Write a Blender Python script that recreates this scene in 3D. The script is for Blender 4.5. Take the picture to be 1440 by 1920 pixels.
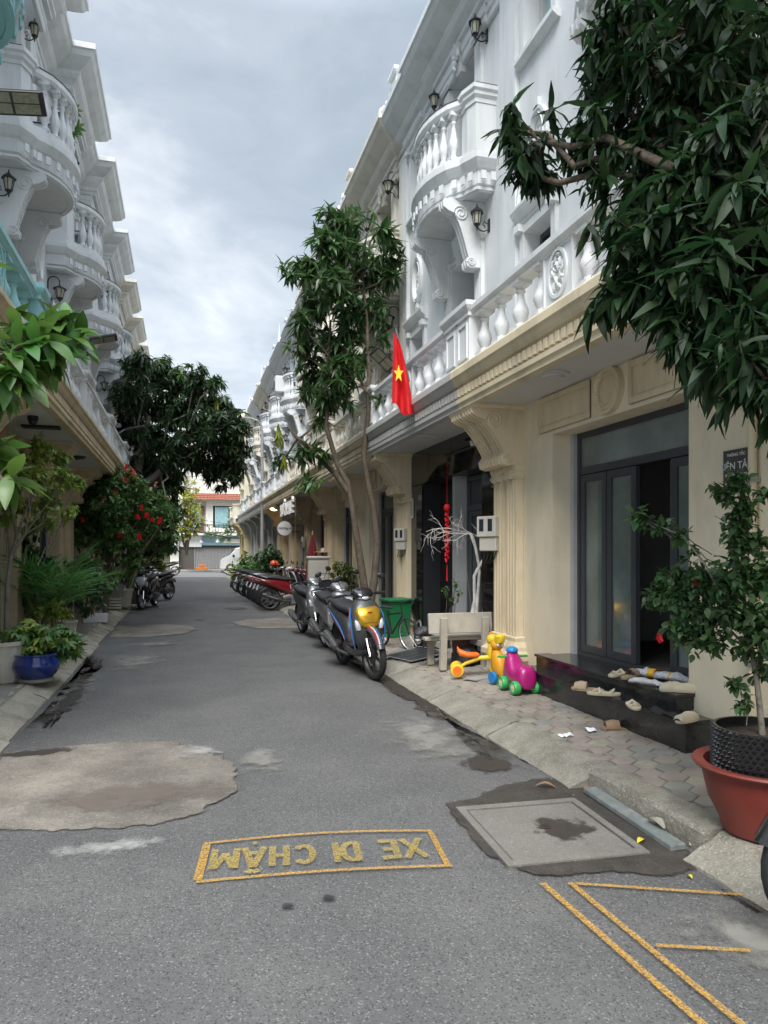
import bpy, math, random
import numpy as np
from mathutils import Vector, Matrix
from math import sin, cos, pi, radians as R
random.seed(7); rng = np.random.default_rng(7)
for o_ in list(bpy.data.objects): bpy.data.objects.remove(o_)
SC = bpy.context.scene
COL = SC.collection

SKYLOC = (3.1, 1.2, .5)
# ------------------------------------------------------------ camera, sky, sun, exposure
F_PX, VPX, HY, EYE = 1331.0, 345.0, 1034.0, 1.55
TH = math.atan((720 - VPX) / F_PX)
cam = bpy.data.cameras.new('camera'); co = bpy.data.objects.new('camera', cam); COL.objects.link(co)
cam.sensor_fit = 'VERTICAL'; cam.sensor_height = 36.0; cam.lens = 36.0 * F_PX / 1920.0
cam.shift_y = (HY - 960.0) / 1920.0
cam.clip_start = 0.05; cam.clip_end = 600
co.location = (0, 0, EYE); co.rotation_euler = (R(90), 0, -TH)
SC.camera = co
SC.view_settings.view_transform = 'Standard'; SC.view_settings.look = 'None'
SC.view_settings.gamma = 1.0; SC.view_settings.exposure = 0.0
SC.view_settings.use_curve_mapping = False
SUN_EL, SUN_AZ = R(50), R(206)       # azimuth measured clockwise from +Y
w = bpy.data.worlds.new('World'); SC.world = w; w.use_nodes = True
nt = w.node_tree; nt.nodes.clear()
def N(t, **k):
    n = nt.nodes.new(t)
    for a, b in k.items(): setattr(n, a, b)
    return n
L_ = lambda a, b: nt.links.new(a, b)
sky = N('ShaderNodeTexSky', sky_type='NISHITA', sun_disc=False); sky.sun_elevation = SUN_EL; sky.sun_rotation = SUN_AZ
tc = N('ShaderNodeTexCoord')
sep = N('ShaderNodeSeparateXYZ'); L_(tc.outputs['Generated'], sep.inputs[0])
mp = N('ShaderNodeMapping'); mp.inputs['Scale'].default_value = (1, 1, 1.9); mp.inputs['Location'].default_value = SKYLOC
L_(tc.outputs['Generated'], mp.inputs[0])
n1 = N('ShaderNodeTexNoise'); n1.inputs['Scale'].default_value = 2.1; n1.inputs['Detail'].default_value = 9; n1.inputs['Roughness'].default_value = .52; n1.inputs['Distortion'].default_value = .35
L_(mp.outputs[0], n1.inputs['Vector'])
n2 = N('ShaderNodeTexNoise'); n2.inputs['Scale'].default_value = 6.5; n2.inputs['Detail'].default_value = 8; n2.inputs['Roughness'].default_value = .58; n2.inputs['Distortion'].default_value = .5
L_(mp.outputs[0], n2.inputs['Vector'])
cr = N('ShaderNodeValToRGB')
e = cr.color_ramp.elements
e[0].position = .34; e[0].color = (2.9, 3.4, 3.85, 1)
e[1].position = .72; e[1].color = (9.3, 9.5, 9.7, 1)
m_ = e.new(.50); m_.color = (3.9, 4.35, 4.85, 1)
m_ = e.new(.60); m_.color = (5.6, 5.95, 6.3, 1)
mixn = N('ShaderNodeMix', data_type='FLOAT'); mixn.inputs[0].default_value = .33
L_(n1.outputs[0], mixn.inputs[2]); L_(n2.outputs[0], mixn.inputs[3])
# thin cloud is brighter near the horizon where the photograph shows a break
rmp = N('ShaderNodeMapRange'); rmp.inputs[1].default_value = .05; rmp.inputs[2].default_value = .42; rmp.inputs[3].default_value = .125; rmp.inputs[4].default_value = -.02
L_(sep.outputs[2], rmp.inputs[0])
add = N('ShaderNodeMath', operation='ADD'); L_(mixn.outputs[0], add.inputs[0]); L_(rmp.outputs[0], add.inputs[1])
L_(add.outputs[0], cr.inputs[0])
zr_ = N('ShaderNodeMapRange'); zr_.inputs[1].default_value = .6; zr_.inputs[2].default_value = 1.0; zr_.inputs[3].default_value = .545; zr_.inputs[4].default_value = 2.9
L_(sep.outputs[2], zr_.inputs[0])
mul = N('ShaderNodeVectorMath', operation='SCALE'); L_(cr.outputs[0], mul.inputs[0]); L_(zr_.outputs[0], mul.inputs[3])
mixc = N('ShaderNodeMix', data_type='RGBA'); mixc.inputs[0].default_value = .9
L_(sky.outputs[0], mixc.inputs[6]); L_(mul.outputs[0], mixc.inputs[7])
bg = N('ShaderNodeBackground'); bg.inputs[1].default_value = .1
L_(mixc.outputs[2], bg.inputs[0])
wo = N('ShaderNodeOutputWorld'); L_(bg.outputs[0], wo.inputs[0])
sl = bpy.data.lights.new('sun', 'SUN'); sl.energy = 1.5; sl.angle = R(30); sl.color = (1, .965, .92)
so = bpy.data.objects.new('sun', sl); COL.objects.link(so)
d_ = Vector((sin(SUN_AZ) * cos(SUN_EL), cos(SUN_AZ) * cos(SUN_EL), sin(SUN_EL)))
so.rotation_euler = d_.to_track_quat('Z', 'Y').to_euler(); so.location = (0, 0, 30)
SC.view_settings.exposure = 1.55
SC.cycles.max_bounces = 6; SC.cycles.transparent_max_bounces = 6

# ------------------------------------------------------------ materials
MATS = {}
def mat(name, col, rough=.6, metal=0., var=.12, scale=6., bump=0., bscale=60., spec=.5, dirt=None, coat=0., leaf=0., fleck=None, alpha=1., emit=0., trans=0.):
    if name in MATS: return MATS[name]
    m = bpy.data.materials.new(name); m.use_nodes = True
    t = m.node_tree; b = t.nodes['Principled BSDF']
    b.inputs['Roughness'].default_value = rough; b.inputs['Metallic'].default_value = metal
    b.inputs['Specular IOR Level'].default_value = spec; b.inputs['Coat Weight'].default_value = coat
    b.inputs['Coat Roughness'].default_value = .08
    b.inputs['Alpha'].default_value = alpha
    if trans: b.inputs['Transmission Weight'].default_value = trans
    def nn(ty, **k):
        n = t.nodes.new(ty)
        for a, c in k.items(): setattr(n, a, c)
        return n
    lk = t.links.new
    c = (*col, 1)
    tcn = nn('ShaderNodeTexCoord')
    geo = nn('ShaderNodeNewGeometry')
    vec = geo.outputs['Position']
    rgb = nn('ShaderNodeRGB'); rgb.outputs[0].default_value = c; cur = rgb.outputs[0]
    def mixin(cur, fac, col2, mode='MIX'):
        x = nn('ShaderNodeMix', data_type='RGBA', blend_type=mode)
        if isinstance(fac, float): x.inputs[0].default_value = fac
        else: lk(fac, x.inputs[0])
        lk(cur, x.inputs[6])
        if isinstance(col2, tuple): x.inputs[7].default_value = (*col2, 1)
        else: lk(col2, x.inputs[7])
        return x.outputs[2]
    if var:
        no = nn('ShaderNodeTexNoise'); no.inputs['Scale'].default_value = scale; no.inputs['Detail'].default_value = 6; no.inputs['Roughness'].default_value = .6
        lk(vec, no.inputs['Vector'])
        mr = nn('ShaderNodeMapRange'); mr.inputs[1].default_value = .3; mr.inputs[2].default_value = .7; mr.inputs[3].default_value = 1 - var; mr.inputs[4].default_value = 1 + var
        lk(no.outputs[0], mr.inputs[0])
        sc_ = nn('ShaderNodeVectorMath', operation='SCALE'); lk(cur, sc_.inputs[0]); lk(mr.outputs[0], sc_.inputs[3]); cur = sc_.outputs[0]
    if leaf:
        rp = nn('ShaderNodeMapRange'); rp.inputs[3].default_value = 1 - leaf; rp.inputs[4].default_value = 1 + leaf
        lk(geo.outputs['Random Per Island'], rp.inputs[0])
        sc_ = nn('ShaderNodeVectorMath', operation='SCALE'); lk(cur, sc_.inputs[0]); lk(rp.outputs[0], sc_.inputs[3]); cur = sc_.outputs[0]
        oi = nn('ShaderNodeObjectInfo')
        hs = nn('ShaderNodeHueSaturation'); lk(cur, hs.inputs['Color'])
        r2 = nn('ShaderNodeMapRange'); r2.inputs[3].default_value = .47; r2.inputs[4].default_value = .53
        fr_ = nn('ShaderNodeMath', operation='FRACT'); mu = nn('ShaderNodeMath', operation='MULTIPLY_ADD'); mu.inputs[1].default_value = 7.3
        lk(geo.outputs['Random Per Island'], mu.inputs[0]); lk(oi.outputs['Random'], mu.inputs[2]); lk(mu.outputs[0], fr_.inputs[0]); lk(fr_.outputs[0], r2.inputs[0])
        lk(r2.outputs[0], hs.inputs['Hue']); cur = hs.outputs[0]
    if dirt:   # (colour, amount, scale, z-stretch)
        dc, amt, ds, dz = dirt
        mp_ = nn('ShaderNodeMapping'); mp_.inputs['Scale'].default_value = (1, 1, dz); lk(vec, mp_.inputs[0])
        no = nn('ShaderNodeTexNoise'); no.inputs['Scale'].default_value = ds; no.inputs['Detail'].default_value = 8; no.inputs['Roughness'].default_value = .68
        lk(mp_.outputs[0], no.inputs['Vector'])
        mr = nn('ShaderNodeMapRange'); mr.inputs[1].default_value = .47; mr.inputs[2].default_value = .75; mr.inputs[3].default_value = 0; mr.inputs[4].default_value = amt
        lk(no.outputs[0], mr.inputs[0]); cur = mixin(cur, mr.outputs[0], dc)
    if fleck:  # (light colour, dark colour, scale, amount)
        lc, dk, fs, fa = fleck
        vo = nn('ShaderNodeTexVoronoi'); vo.inputs['Scale'].default_value = fs; lk(vec, vo.inputs['Vector'])
        sp = nn('ShaderNodeSeparateColor'); lk(vo.outputs['Color'], sp.inputs[0])
        m1 = nn('ShaderNodeMapRange'); m1.inputs[1].default_value = .86; m1.inputs[2].default_value = 1.0; m1.inputs[4].default_value = fa; lk(sp.outputs[0], m1.inputs[0])
        cur = mixin(cur, m1.outputs[0], lc)
        m2 = nn('ShaderNodeMapRange'); m2.inputs[1].default_value = .7; m2.inputs[2].default_value = 1.0; m2.inputs[4].default_value = fa; lk(sp.outputs[1], m2.inputs[0])
        cur = mixin(cur, m2.outputs[0], dk)
    lk(cur, b.inputs['Base Color'])
    if bump:
        no = nn('ShaderNodeTexNoise'); no.inputs['Scale'].default_value = bscale; no.inputs['Detail'].default_value = 5; no.inputs['Roughness'].default_value = .65
        lk(vec, no.inputs['Vector'])
        bp = nn('ShaderNodeBump'); bp.inputs['Strength'].default_value = bump; bp.inputs['Distance'].default_value = .02
        lk(no.outputs[0], bp.inputs['Height']); lk(bp.outputs[0], b.inputs['Normal'])
    if emit:
        lk(cur, b.inputs['Emission Color']); b.inputs['Emission Strength'].default_value = emit
    if leaf:
        tr = nn('ShaderNodeBsdfTranslucent'); 
        br = nn('ShaderNodeVectorMath', operation='SCALE'); br.inputs[3].default_value = 1.5; lk(cur, br.inputs[0]); lk(br.outputs[0], tr.inputs[0])
        ms = nn('ShaderNodeMixShader'); ms.inputs[0].default_value = .3
        lk(b.outputs[0], ms.inputs[1]); lk(tr.outputs[0], ms.inputs[2])
        lk(ms.outputs[0], t.nodes['Material Output'].inputs[0])
    MATS[name] = m
    return m
WHITE = mat('white_paint', (.69, .71, .725), .55, var=.05, scale=1.3, bump=.08, bscale=45, dirt=((.40, .40, .37), .55, 3.4, .16))
BLUEWHITE = mat('bluish_white_paint', (.69, .72, .75), .55, var=.04, bump=.06, bscale=45, dirt=((.46, .47, .45), .3, 2.2, .22))
IVORY = mat('ivory_paint', (.70, .675, .60), .55, var=.05, scale=1.5, bump=.06, bscale=45, dirt=((.38, .35, .28), .55, 3.4, .16))
CREAM = mat('cream_stone_paint', (.72, .62, .44), .6, var=.06, scale=2.2, bump=.12, bscale=70, dirt=((.30, .24, .16), .5, 3., .3))
CREAM2 = mat('cream_rough_wall', (.80, .71, .54), .75, var=.05, scale=2., bump=.35, bscale=90, dirt=((.36, .30, .21), .4, 2.2, .35))
OLDCREAM = mat('weathered_cream_stone', (.62, .51, .34), .65, var=.12, scale=3., bump=.18, bscale=60, dirt=((.24, .18, .12), .5, 3., .35))
YELLOWC = mat('pale_yellow_paint', (.66, .57, .34), .6, var=.05)
TEAL = mat('teal_paint', (.30, .56, .58), .55, var=.05, dirt=((.3, .4, .42), .3, 2.5, .25))
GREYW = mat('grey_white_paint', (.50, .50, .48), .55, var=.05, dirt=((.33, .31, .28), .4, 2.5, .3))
SOFFIT = mat('soffit_paint', (.62, .62, .60), .7, var=.05, scale=1.5)
FRAME = mat('dark_grey_aluminium', (.05, .056, .066), .42, spec=.4, var=.04)
PAINTG = mat('light_grey_reveal', (.42, .43, .44), .7, var=.06)
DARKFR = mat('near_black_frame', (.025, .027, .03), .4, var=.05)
BLACKM = mat('polished_black_marble', (.012, .012, .013), .05, spec=.7, var=.2, scale=9, dirt=((.05, .035, .03), .5, 4., 1.))
GRANITE = mat('black_granite', (.018, .019, .02), .16, spec=.6, var=.25, scale=30, bump=.02, dirt=((.09, .085, .08), .4, 6., 1.), fleck=((.12, .12, .12), (.005, .005, .005), 260., .5))
BLACK = mat('black_iron', (.015, .015, .017), .45, var=.1)
TRIMBLK = mat('dark_coping', (.06, .06, .065), .6, var=.15)
LGLASS = mat('lantern_glass', (.55, .53, .42), .25, var=.08, alpha=.85)
STEEL = mat('galvanised_steel', (.42, .43, .44), .45, metal=.6, var=.15, scale=12)
CHROME = mat('chrome', (.65, .65, .66), .15, metal=1., var=.05)
WOODL = mat('light_wood', (.48, .30, .12), .55, var=.2, scale=10)
BARK = mat('brown_bark', (.10, .075, .052), .85, var=.35, scale=18, bump=.6, bscale=55, dirt=((.20, .18, .15), .5, 9., .4))
PALEBARK = mat('pale_grey_bark', (.22, .20, .165), .85, var=.3, scale=18, bump=.6, bscale=50, dirt=((.08, .09, .05), .5, 8., .4))
WHITEBARK = mat('whitewashed_bark', (.58, .56, .53), .85, var=.25, scale=16, bump=.5, bscale=60, dirt=((.25, .22, .18), .6, 14., .6))
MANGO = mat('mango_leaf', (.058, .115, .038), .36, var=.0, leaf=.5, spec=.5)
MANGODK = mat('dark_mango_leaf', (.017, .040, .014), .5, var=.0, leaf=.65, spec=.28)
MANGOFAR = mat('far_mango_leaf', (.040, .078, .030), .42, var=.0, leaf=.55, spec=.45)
MANGOYG = mat('young_yellow_leaf', (.22, .26, .03), .45, var=.0, leaf=.3)
MANGOLT = mat('light_mango_leaf', (.065, .145, .028), .38, var=.0, leaf=.6)
LEAFLT = mat('light_green_leaf', (.23, .31, .065), .45, var=.0, leaf=.45)
LEAFMD = mat('mid_green_leaf', (.10, .19, .055), .42, var=.0, leaf=.45)
LEAFDK = mat('dark_green_leaf', (.042, .095, .034), .4, var=.0, leaf=.45)
LEAFVAR = mat('variegated_leaf', (.17, .21, .07), .45, var=.0, leaf=.6)
HIBL = mat('hibiscus_leaf', (.055, .115, .04), .42, var=.0, leaf=.5)
PALML = mat('palm_leaf', (.10, .24, .06), .35, var=.0, leaf=.35)
RED = mat('red_cloth', (.62, .008, .012), .75, var=.06, bump=.1, bscale=25)
REDFL = mat('red_flower', (.55, .015, .02), .6, var=.1)
YELLOW = mat('yellow_cloth', (.85, .62, .02), .7, var=.03)
RUBBER = mat('tyre_rubber', (.018, .018, .019), .8, var=.15, bump=.15, bscale=120)
PLAST = mat('black_plastic', (.02, .02, .022), .5, var=.1)
SEAT = mat('black_seat_vinyl', (.022, .022, .024), .55, var=.1, bump=.1, bscale=120)
CONC = mat('old_concrete', (.36, .34, .30), .9, var=.14, scale=5, bump=.5, bscale=45, dirt=((.13, .12, .10), .75, 5., 1.), fleck=((.5, .48, .44), (.1, .1, .09), 130., .5))
KERBM = mat('kerb_concrete', (.27, .25, .205), .92, var=.22, scale=4, bump=.9, bscale=34, dirt=((.12, .105, .075), .95, 3.6, 1.), fleck=((.58, .55, .5), (.12, .12, .1), 140., .5))
BENCHC = mat('terrazzo_concrete', (.40, .37, .31), .75, var=.1, scale=7, bump=.15, bscale=90, dirt=((.2, .17, .13), .5, 6., .5))
def light(o, **k): pass

# ------------------------------------------------------------ geometry kit: every shape is (verts, faces)
def J(*gs):
    v, f = [], []
    for g in gs:
        if not g: continue
        n = len(v); v += [tuple(p) for p in g[0]]; f += [tuple(i + n for i in q) for q in g[1]]
    return v, f
def T(g, M): return [tuple(M @ Vector(p)) for p in g[0]], g[1]
def mv(g, x=0, y=0, z=0): return [(p[0] + x, p[1] + y, p[2] + z) for p in g[0]], g[1]
def rz(g, a): return T(g, Matrix.Rotation(a, 4, 'Z'))
def box(x0, x1, y0, y1, z0, z1):
    v = [(x0, y0, z0), (x1, y0, z0), (x1, y1, z0), (x0, y1, z0), (x0, y0, z1), (x1, y0, z1), (x1, y1, z1), (x0, y1, z1)]
    return v, [(3, 2, 1, 0), (4, 5, 6, 7), (0, 1, 5, 4), (1, 2, 6, 5), (2, 3, 7, 6), (3, 0, 4, 7)]
def prism(poly, z0, z1):
    n = len(poly); v = [(p[0], p[1], z0) for p in poly] + [(p[0], p[1], z1) for p in poly]
    return v, [tuple(range(n - 1, -1, -1)), tuple(range(n, 2 * n))] + [(i, (i + 1) % n, n + (i + 1) % n, n + i) for i in range(n)]
def cbox(x0, x1, y0, y1, z0, z1, b=.01):
    """box with chamfered edges"""
    def ring(i, z): return [(x0 + i + b, y0 + i, z), (x1 - i - b, y0 + i, z), (x1 - i, y0 + i + b, z), (x1 - i, y1 - i - b, z), (x1 - i - b, y1 - i, z), (x0 + i + b, y1 - i, z), (x0 + i, y1 - i - b, z), (x0 + i, y0 + i + b, z)]
    return loft([ring(b * .7, z0), ring(0, z0 + b), ring(0, z1 - b), ring(b * .7, z1)])
def loft(rings, cap=True, closed=True):
    n = len(rings[0]); v = [tuple(p) for r in rings for p in r]; f = []
    for k in range(len(rings) - 1):
        for i in range(n if closed else n - 1):
            j = (i + 1) % n; f.append((k * n + i, k * n + j, (k + 1) * n + j, (k + 1) * n + i))
    if cap and closed:
        f.append(tuple(range(n - 1, -1, -1))); m = (len(rings) - 1) * n; f.append(tuple(range(m, m + n)))
    return v, f
def xz(poly, y0, y1):
    """polygon in (x,z) extruded along y"""
    return loft([[(p[0], y0, p[1]) for p in poly], [(p[0], y1, p[1]) for p in poly]])
def tube(pts, r, n=8, cap=True):
    pts = [Vector(p) for p in pts]; rs = r if isinstance(r, (list, tuple)) else [r] * len(pts)
    rings = []; t0 = (pts[1] - pts[0]).normalized()
    up = Vector((0, 0, 1)) if abs(t0.z) < .9 else Vector((1, 0, 0))
    a = t0.cross(up).normalized()
    for i, p in enumerate(pts):
        t = (pts[min(i + 1, len(pts) - 1)] - pts[max(i - 1, 0)])
        t = t.normalized() if t.length > 1e-6 else t0
        a = (a - t * a.dot(t)); a = a.normalized() if a.length > 1e-5 else t.orthogonal().normalized()
        b = t.cross(a)
        rings.append([tuple(p + (a * cos(2 * pi * k / n) + b * sin(2 * pi * k / n)) * rs[i]) for k in range(n)])
    return loft(rings, cap)
def cyl(p0, p1, r0, r1=None, n=12): return tube([p0, p1], [r0, r0 if r1 is None else r1], n)
def lathe(prof, n=16, cap=True):
    return loft([[(r * cos(2 * pi * k / n), r * sin(2 * pi * k / n), z) for k in range(n)] for r, z in prof], cap)
def revy(prof, n=28, closed=True):
    """closed profile (r, y) revolved about the y axis: tyres, rims"""
    m = len(prof); v = []; f = []
    for k in range(n):
        a = 2 * pi * k / n
        v += [(r * cos(a), y, r * sin(a)) for r, y in prof]
    for k in range(n):
        for i in range(m if closed else m - 1):
            j = (i + 1) % m; q = (k + 1) % n
            f.append((k * m + i, q * m + i, q * m + j, k * m + j))
    return v, f
def sphere(c, r, n=14, m=8, s=(1, 1, 1)):
    g = lathe([(max(1e-4, r * sin(pi * i / m)), -r * cos(pi * i / m)) for i in range(m + 1)], n)
    return [(c[0] + p[0] * s[0], c[1] + p[1] * s[1], c[2] + p[2] * s[2]) for p in g[0]], g[1]
def sweep(path, prof, closed=False):
    """mould profile [(out, z)] along a plan path [(x, y)]; outward is to the right of travel"""
    n = len(path); rings = []
    for i in range(n):
        p = Vector(path[i]); a = Vector(path[i - 1]) if i > 0 else None; b = Vector(path[i + 1]) if i < n - 1 else None
        d1 = (p - a).normalized() if a is not None else None; d2 = (b - p).normalized() if b is not None else None
        if d1 is None: d1 = d2
        if d2 is None: d2 = d1
        n1_ = Vector((d1.y, -d1.x)); n2_ = Vector((d2.y, -d2.x)); m = n1_ + n2_
        m = m.normalized() if m.length > 1e-4 else n1_
        k = 1 / max(.45, m.dot(n1_))
        rings.append([(p.x + m.x * o * k, p.y + m.y * o * k, z) for o, z in prof])
    return loft(rings)
def stairs(pts, inn=-.02):
    """cornice profile: outer points bottom to top, closed on the wall side"""
    return [(inn, pts[0][1])] + pts + [(inn, pts[-1][1])]
def bez(p0, p1, p2, n=8): return [tuple((1 - t) ** 2 * np.array(p0) + 2 * t * (1 - t) * np.array(p1) + t * t * np.array(p2)) for t in np.linspace(0, 1, n)]
def ring_x(x, zc, hw, hh, n=16, e=2.4, yc=0, sl=0.):
    out = []
    for k in range(n):
        a = 2 * pi * k / n; ca, sa = cos(a), sin(a)
        y = math.copysign(abs(ca) ** (2 / e), ca) * hw; z = math.copysign(abs(sa) ** (2 / e), sa) * hh
        out.append((x + sl * z, yc + y, zc + z))
    return out
def ring_z(z, xc, hx, hy, n=16, e=2.4, yc=0, sl=0.):
    out = []
    for k in range(n):
        a = 2 * pi * k / n; ca, sa = cos(a), sin(a)
        x = math.copysign(abs(ca) ** (2 / e), ca) * hx; y = math.copysign(abs(sa) ** (2 / e), sa) * hy
        out.append((xc + x, yc + y, z + sl * x))
    return out
MESH = {}
def mesh_of(name, g, smooth=False, mt=None):
    me = bpy.data.meshes.new(name); me.from_pydata([tuple(map(float, p)) for p in g[0]], [], g[1])
    if mt: me.materials.append(mt)
    else: me.materials.append(None)
    if smooth:
        me.shade_smooth(); me.set_sharp_from_angle(angle=R(38 if smooth is True else smooth))
    me.update(); return me
def ob(name, g, m, parent=None, loc=None, rot=None, smooth=False, key=None, scale=None):
    """one mesh object; g may be a callable, kept under key so alike pieces share mesh data"""
    if key is not None:
        if key not in MESH: MESH[key] = mesh_of(name, g() if callable(g) else g, smooth)
        me = MESH[key]
    else: me = mesh_of(name, g() if callable(g) else g, smooth)
    o = bpy.data.objects.new(name, me); COL.objects.link(o)
    o.material_slots[0].link = 'OBJECT'; o.material_slots[0].material = m
    if parent: o.parent = parent
    if loc: o.location = loc
    if rot: o.rotation_euler = rot
    if scale: o.scale = scale if hasattr(scale, '__len__') else (scale,) * 3
    return o
def tag(o, label=None, cat=None, group=None, kind=None):
    if label: o['label'] = label
    if cat: o['category'] = cat
    if group: o['group'] = group
    if kind: o['kind'] = kind
    return o
def thing(name, label, cat, loc=(0, 0, 0), rot=0., group=None):
    o = bpy.data.objects.new(name, None); COL.objects.link(o); o.location = loc
    o.rotation_euler = rot if hasattr(rot, '__len__') else (0, 0, rot); o.empty_display_size = .1
    return tag(o, label, cat, group)
def copy_tree(o, parent=None):
    c = o.copy(); COL.objects.link(c); c.parent = parent
    for ch in o.children: copy_tree(ch, c)
    return c
def text_geo(s, size, extr=.004, off=.0, shear=0., align='CENTER', sx=1.):
    cu = bpy.data.curves.new('t', 'FONT'); cu.body = s; cu.size = size; cu.extrude = extr; cu.offset = off; cu.shear = shear
    cu.align_x = align; cu.align_y = 'CENTER'; cu.resolution_u = 3
    if extr == 0: cu.dimensions = '2D'; cu.fill_mode = 'FRONT'
    o = bpy.data.objects.new('t', cu); COL.objects.link(o)
    dg = bpy.context.evaluated_depsgraph_get(); dg.update()
    me = bpy.data.meshes.new_from_object(o.evaluated_get(dg))
    g = ([(v.co.x * sx, v.co.y, v.co.z) for v in me.vertices], [tuple(p.vertices) for p in me.polygons])
    bpy.data.objects.remove(o); bpy.data.curves.remove(cu); bpy.data.meshes.remove(me)
    return g
def at(px, py, Z):
    """photograph pixel and distance along the lens axis -> point in the street"""
    xc = (px - 720) * Z / F_PX; z = EYE - (py - HY) * Z / F_PX
    return Vector((xc * cos(TH) + Z * sin(TH), Z * cos(TH) - xc * sin(TH), z))
# ------------------------------------------------------------ ground, road, kerbs, pavements
def film(name, col, rough=.8, scale=30., lo=.40, hi=.52, radial=False, amt=1., bump=0., detail=8.):
    """thin worn film (paint, dust, damp) whose coverage breaks up with noise"""
    m = mat(name, col, rough, var=.12, scale=12, bump=bump, bscale=140)
    t = m.node_tree; b = t.nodes['Principled BSDF']; lk = t.links.new
    def nn(ty, **k):
        n = t.nodes.new(ty)
        for a, c in k.items(): setattr(n, a, c)
        return n
    geo = nn('ShaderNodeNewGeometry'); no = nn('ShaderNodeTexNoise'); no.inputs['Scale'].default_value = scale; no.inputs['Detail'].default_value = detail; no.inputs['Roughness'].default_value = .7
    lk(geo.outputs['Position'], no.inputs['Vector']); src = no.outputs[0]
    if radial:
        tcn = nn('ShaderNodeTexCoord'); ln = nn('ShaderNodeVectorMath', operation='LENGTH'); lk(tcn.outputs['Object'], ln.inputs[0])
        mr = nn('ShaderNodeMapRange'); mr.inputs[1].default_value = .15; mr.inputs[2].default_value = 1.0; mr.inputs[3].default_value = .22; mr.inputs[4].default_value = -.35; lk(ln.outputs['Value'], mr.inputs[0])
        ad = nn('ShaderNodeMath', operation='ADD'); lk(no.outputs[0], ad.inputs[0]); lk(mr.outputs[0], ad.inputs[1]); src = ad.outputs[0]
    m2 = nn('ShaderNodeMapRange'); m2.inputs[1].default_value = lo; m2.inputs[2].default_value = hi; m2.inputs[4].default_value = amt; lk(src, m2.inputs[0]); lk(m2.outputs[0], b.inputs['Alpha'])
    return m
def grid(x0, x1, y0, y1, nx, ny, fz):
    v = [(x0 + (x1 - x0) * i / nx, y0 + (y1 - y0) * j / ny, 0) for j in range(ny + 1) for i in range(nx + 1)]
    v = [(a, b, fz(a, b)) for a, b, c in v]
    return v, [(j * (nx + 1) + i, j * (nx + 1) + i + 1, (j + 1) * (nx + 1) + i + 1, (j + 1) * (nx + 1) + i) for j in range(ny) for i in range(nx)]
GROUND = mat('dusty_ground', (.2, .19, .17), .95, var=.2, scale=.6)
ASPH = mat('asphalt', (.126, .125, .122), .82, var=.13, scale=1.1, bump=.55, bscale=170, dirt=((.17, .163, .15), .6, 1.1, 1.), fleck=((.30, .29, .28), (.035, .035, .036), 150., .75), spec=.35)
ASPH2 = mat('cross_street_asphalt', (.17, .168, .165), .85, var=.1, scale=.8, bump=.3, bscale=80)
gset = lambda n, g, m, par=None, sm=False: tag(ob(n, g, m, par, smooth=sm), kind='structure')
gset('ground', box(-250, 250, -150, 350, -.3, -.03), GROUND)
wob = lambda x, y: .006 * sin(x * 2.1 + y * .7) + .004 * sin(y * 1.9 + 1)
gset('road', grid(-1.75, 2.75, -5, 44.2, 12, 120, lambda x, y: wob(x, y) * .5 - .001), ASPH)
gset('cross_street', grid(-60, 60, 44.2, 55.5, 8, 4, lambda x, y: -.012), ASPH2)
PAVEBASE = mat('pavement_bed', (.20, .185, .16), .95, var=.25, scale=8, bump=.6, bscale=60)
# left pavement, right pavement bed (pavers stand on it), far pavement
gset('left_pavement', J(grid(-3.2, -1.62, -5, 43.5, 3, 60, lambda x, y: .125 + (-1.62 - x) * .02)), mat('grey_pavement', (.24, .23, .21), .9, var=.25, scale=3, bump=.5, bscale=50, dirt=((.12, .11, .1), .6, 3., 1.)))
zr = lambda x: .115 + max(0, min(x, 3.6) - 2.72) * .09
pav = gset('right_pavement', grid(2.66, 4.4, -5, 43.5, 4, 40, lambda x, y: zr(x) - .012), PAVEBASE)
gset('far_pavement', box(-60, 60, 55.5, 58.5, -.2, .12), CONC)
gset('crossing_lip', box(-1.4, 2.5, 44.0, 44.45, -.1, .02), CONC)

HEXM = [mat('hex_paver_%s' % n, c, .88, var=.2, scale=14, bump=.35, bscale=90, dirt=((.10, .085, .068), .85, 3.5, 1.)) for n, c in (('pinkish', (.28, .235, .205)), ('buff', (.30, .27, .22)), ('grey', (.24, .23, .205)))]
def hexp(r, t):
    p = [(r * cos(pi / 6 + k * pi / 3), r * sin(pi / 6 + k * pi / 3)) for k in range(6)]
    q = [(a * .93, b * .93) for a, b in p]
    return loft([[(a, b, 0) for a, b in p], [(a, b, t * .75) for a, b in p], [(a, b, t) for a, b in q]])
HR = .0925; cells = []
for j in range(0, 420):
    y = -1.2 + j * HR * 1.5
    for i in range(0, 8):
        x = 2.80 + i * HR * 1.735 + (.08 if j % 2 else 0)
        if x < 3.75: cells.append((x, y))
near = sorted([c for c in cells if 2.3 < c[1] and (c[0] < 3.38 or c[1] > 7.2)], key=lambda c: c[1])
for k, (x, y) in enumerate(near[:300]):
    o = ob('paver', lambda: hexp(HR * .965, .016), HEXM[random.choice((0, 0, 1, 1, 2))], pav, (x, y, zr(x) - .014 + random.uniform(-.003, .003)), (random.uniform(-.015, .015), random.uniform(-.015, .015) - .08, random.uniform(-.03, .03)), key='hex')
rest = [c for c in cells if c not in set(near[:300]) and (c[1] < 2.3 or c[1] > 6)]
h0 = hexp(HR * .965, .016)
tag(ob('paver_field', J(*[mv(h0, x, y, zr(x) - .014 + random.uniform(-.002, .002)) for x, y in rest]), HEXM[1], pav), kind='stuff')

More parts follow.
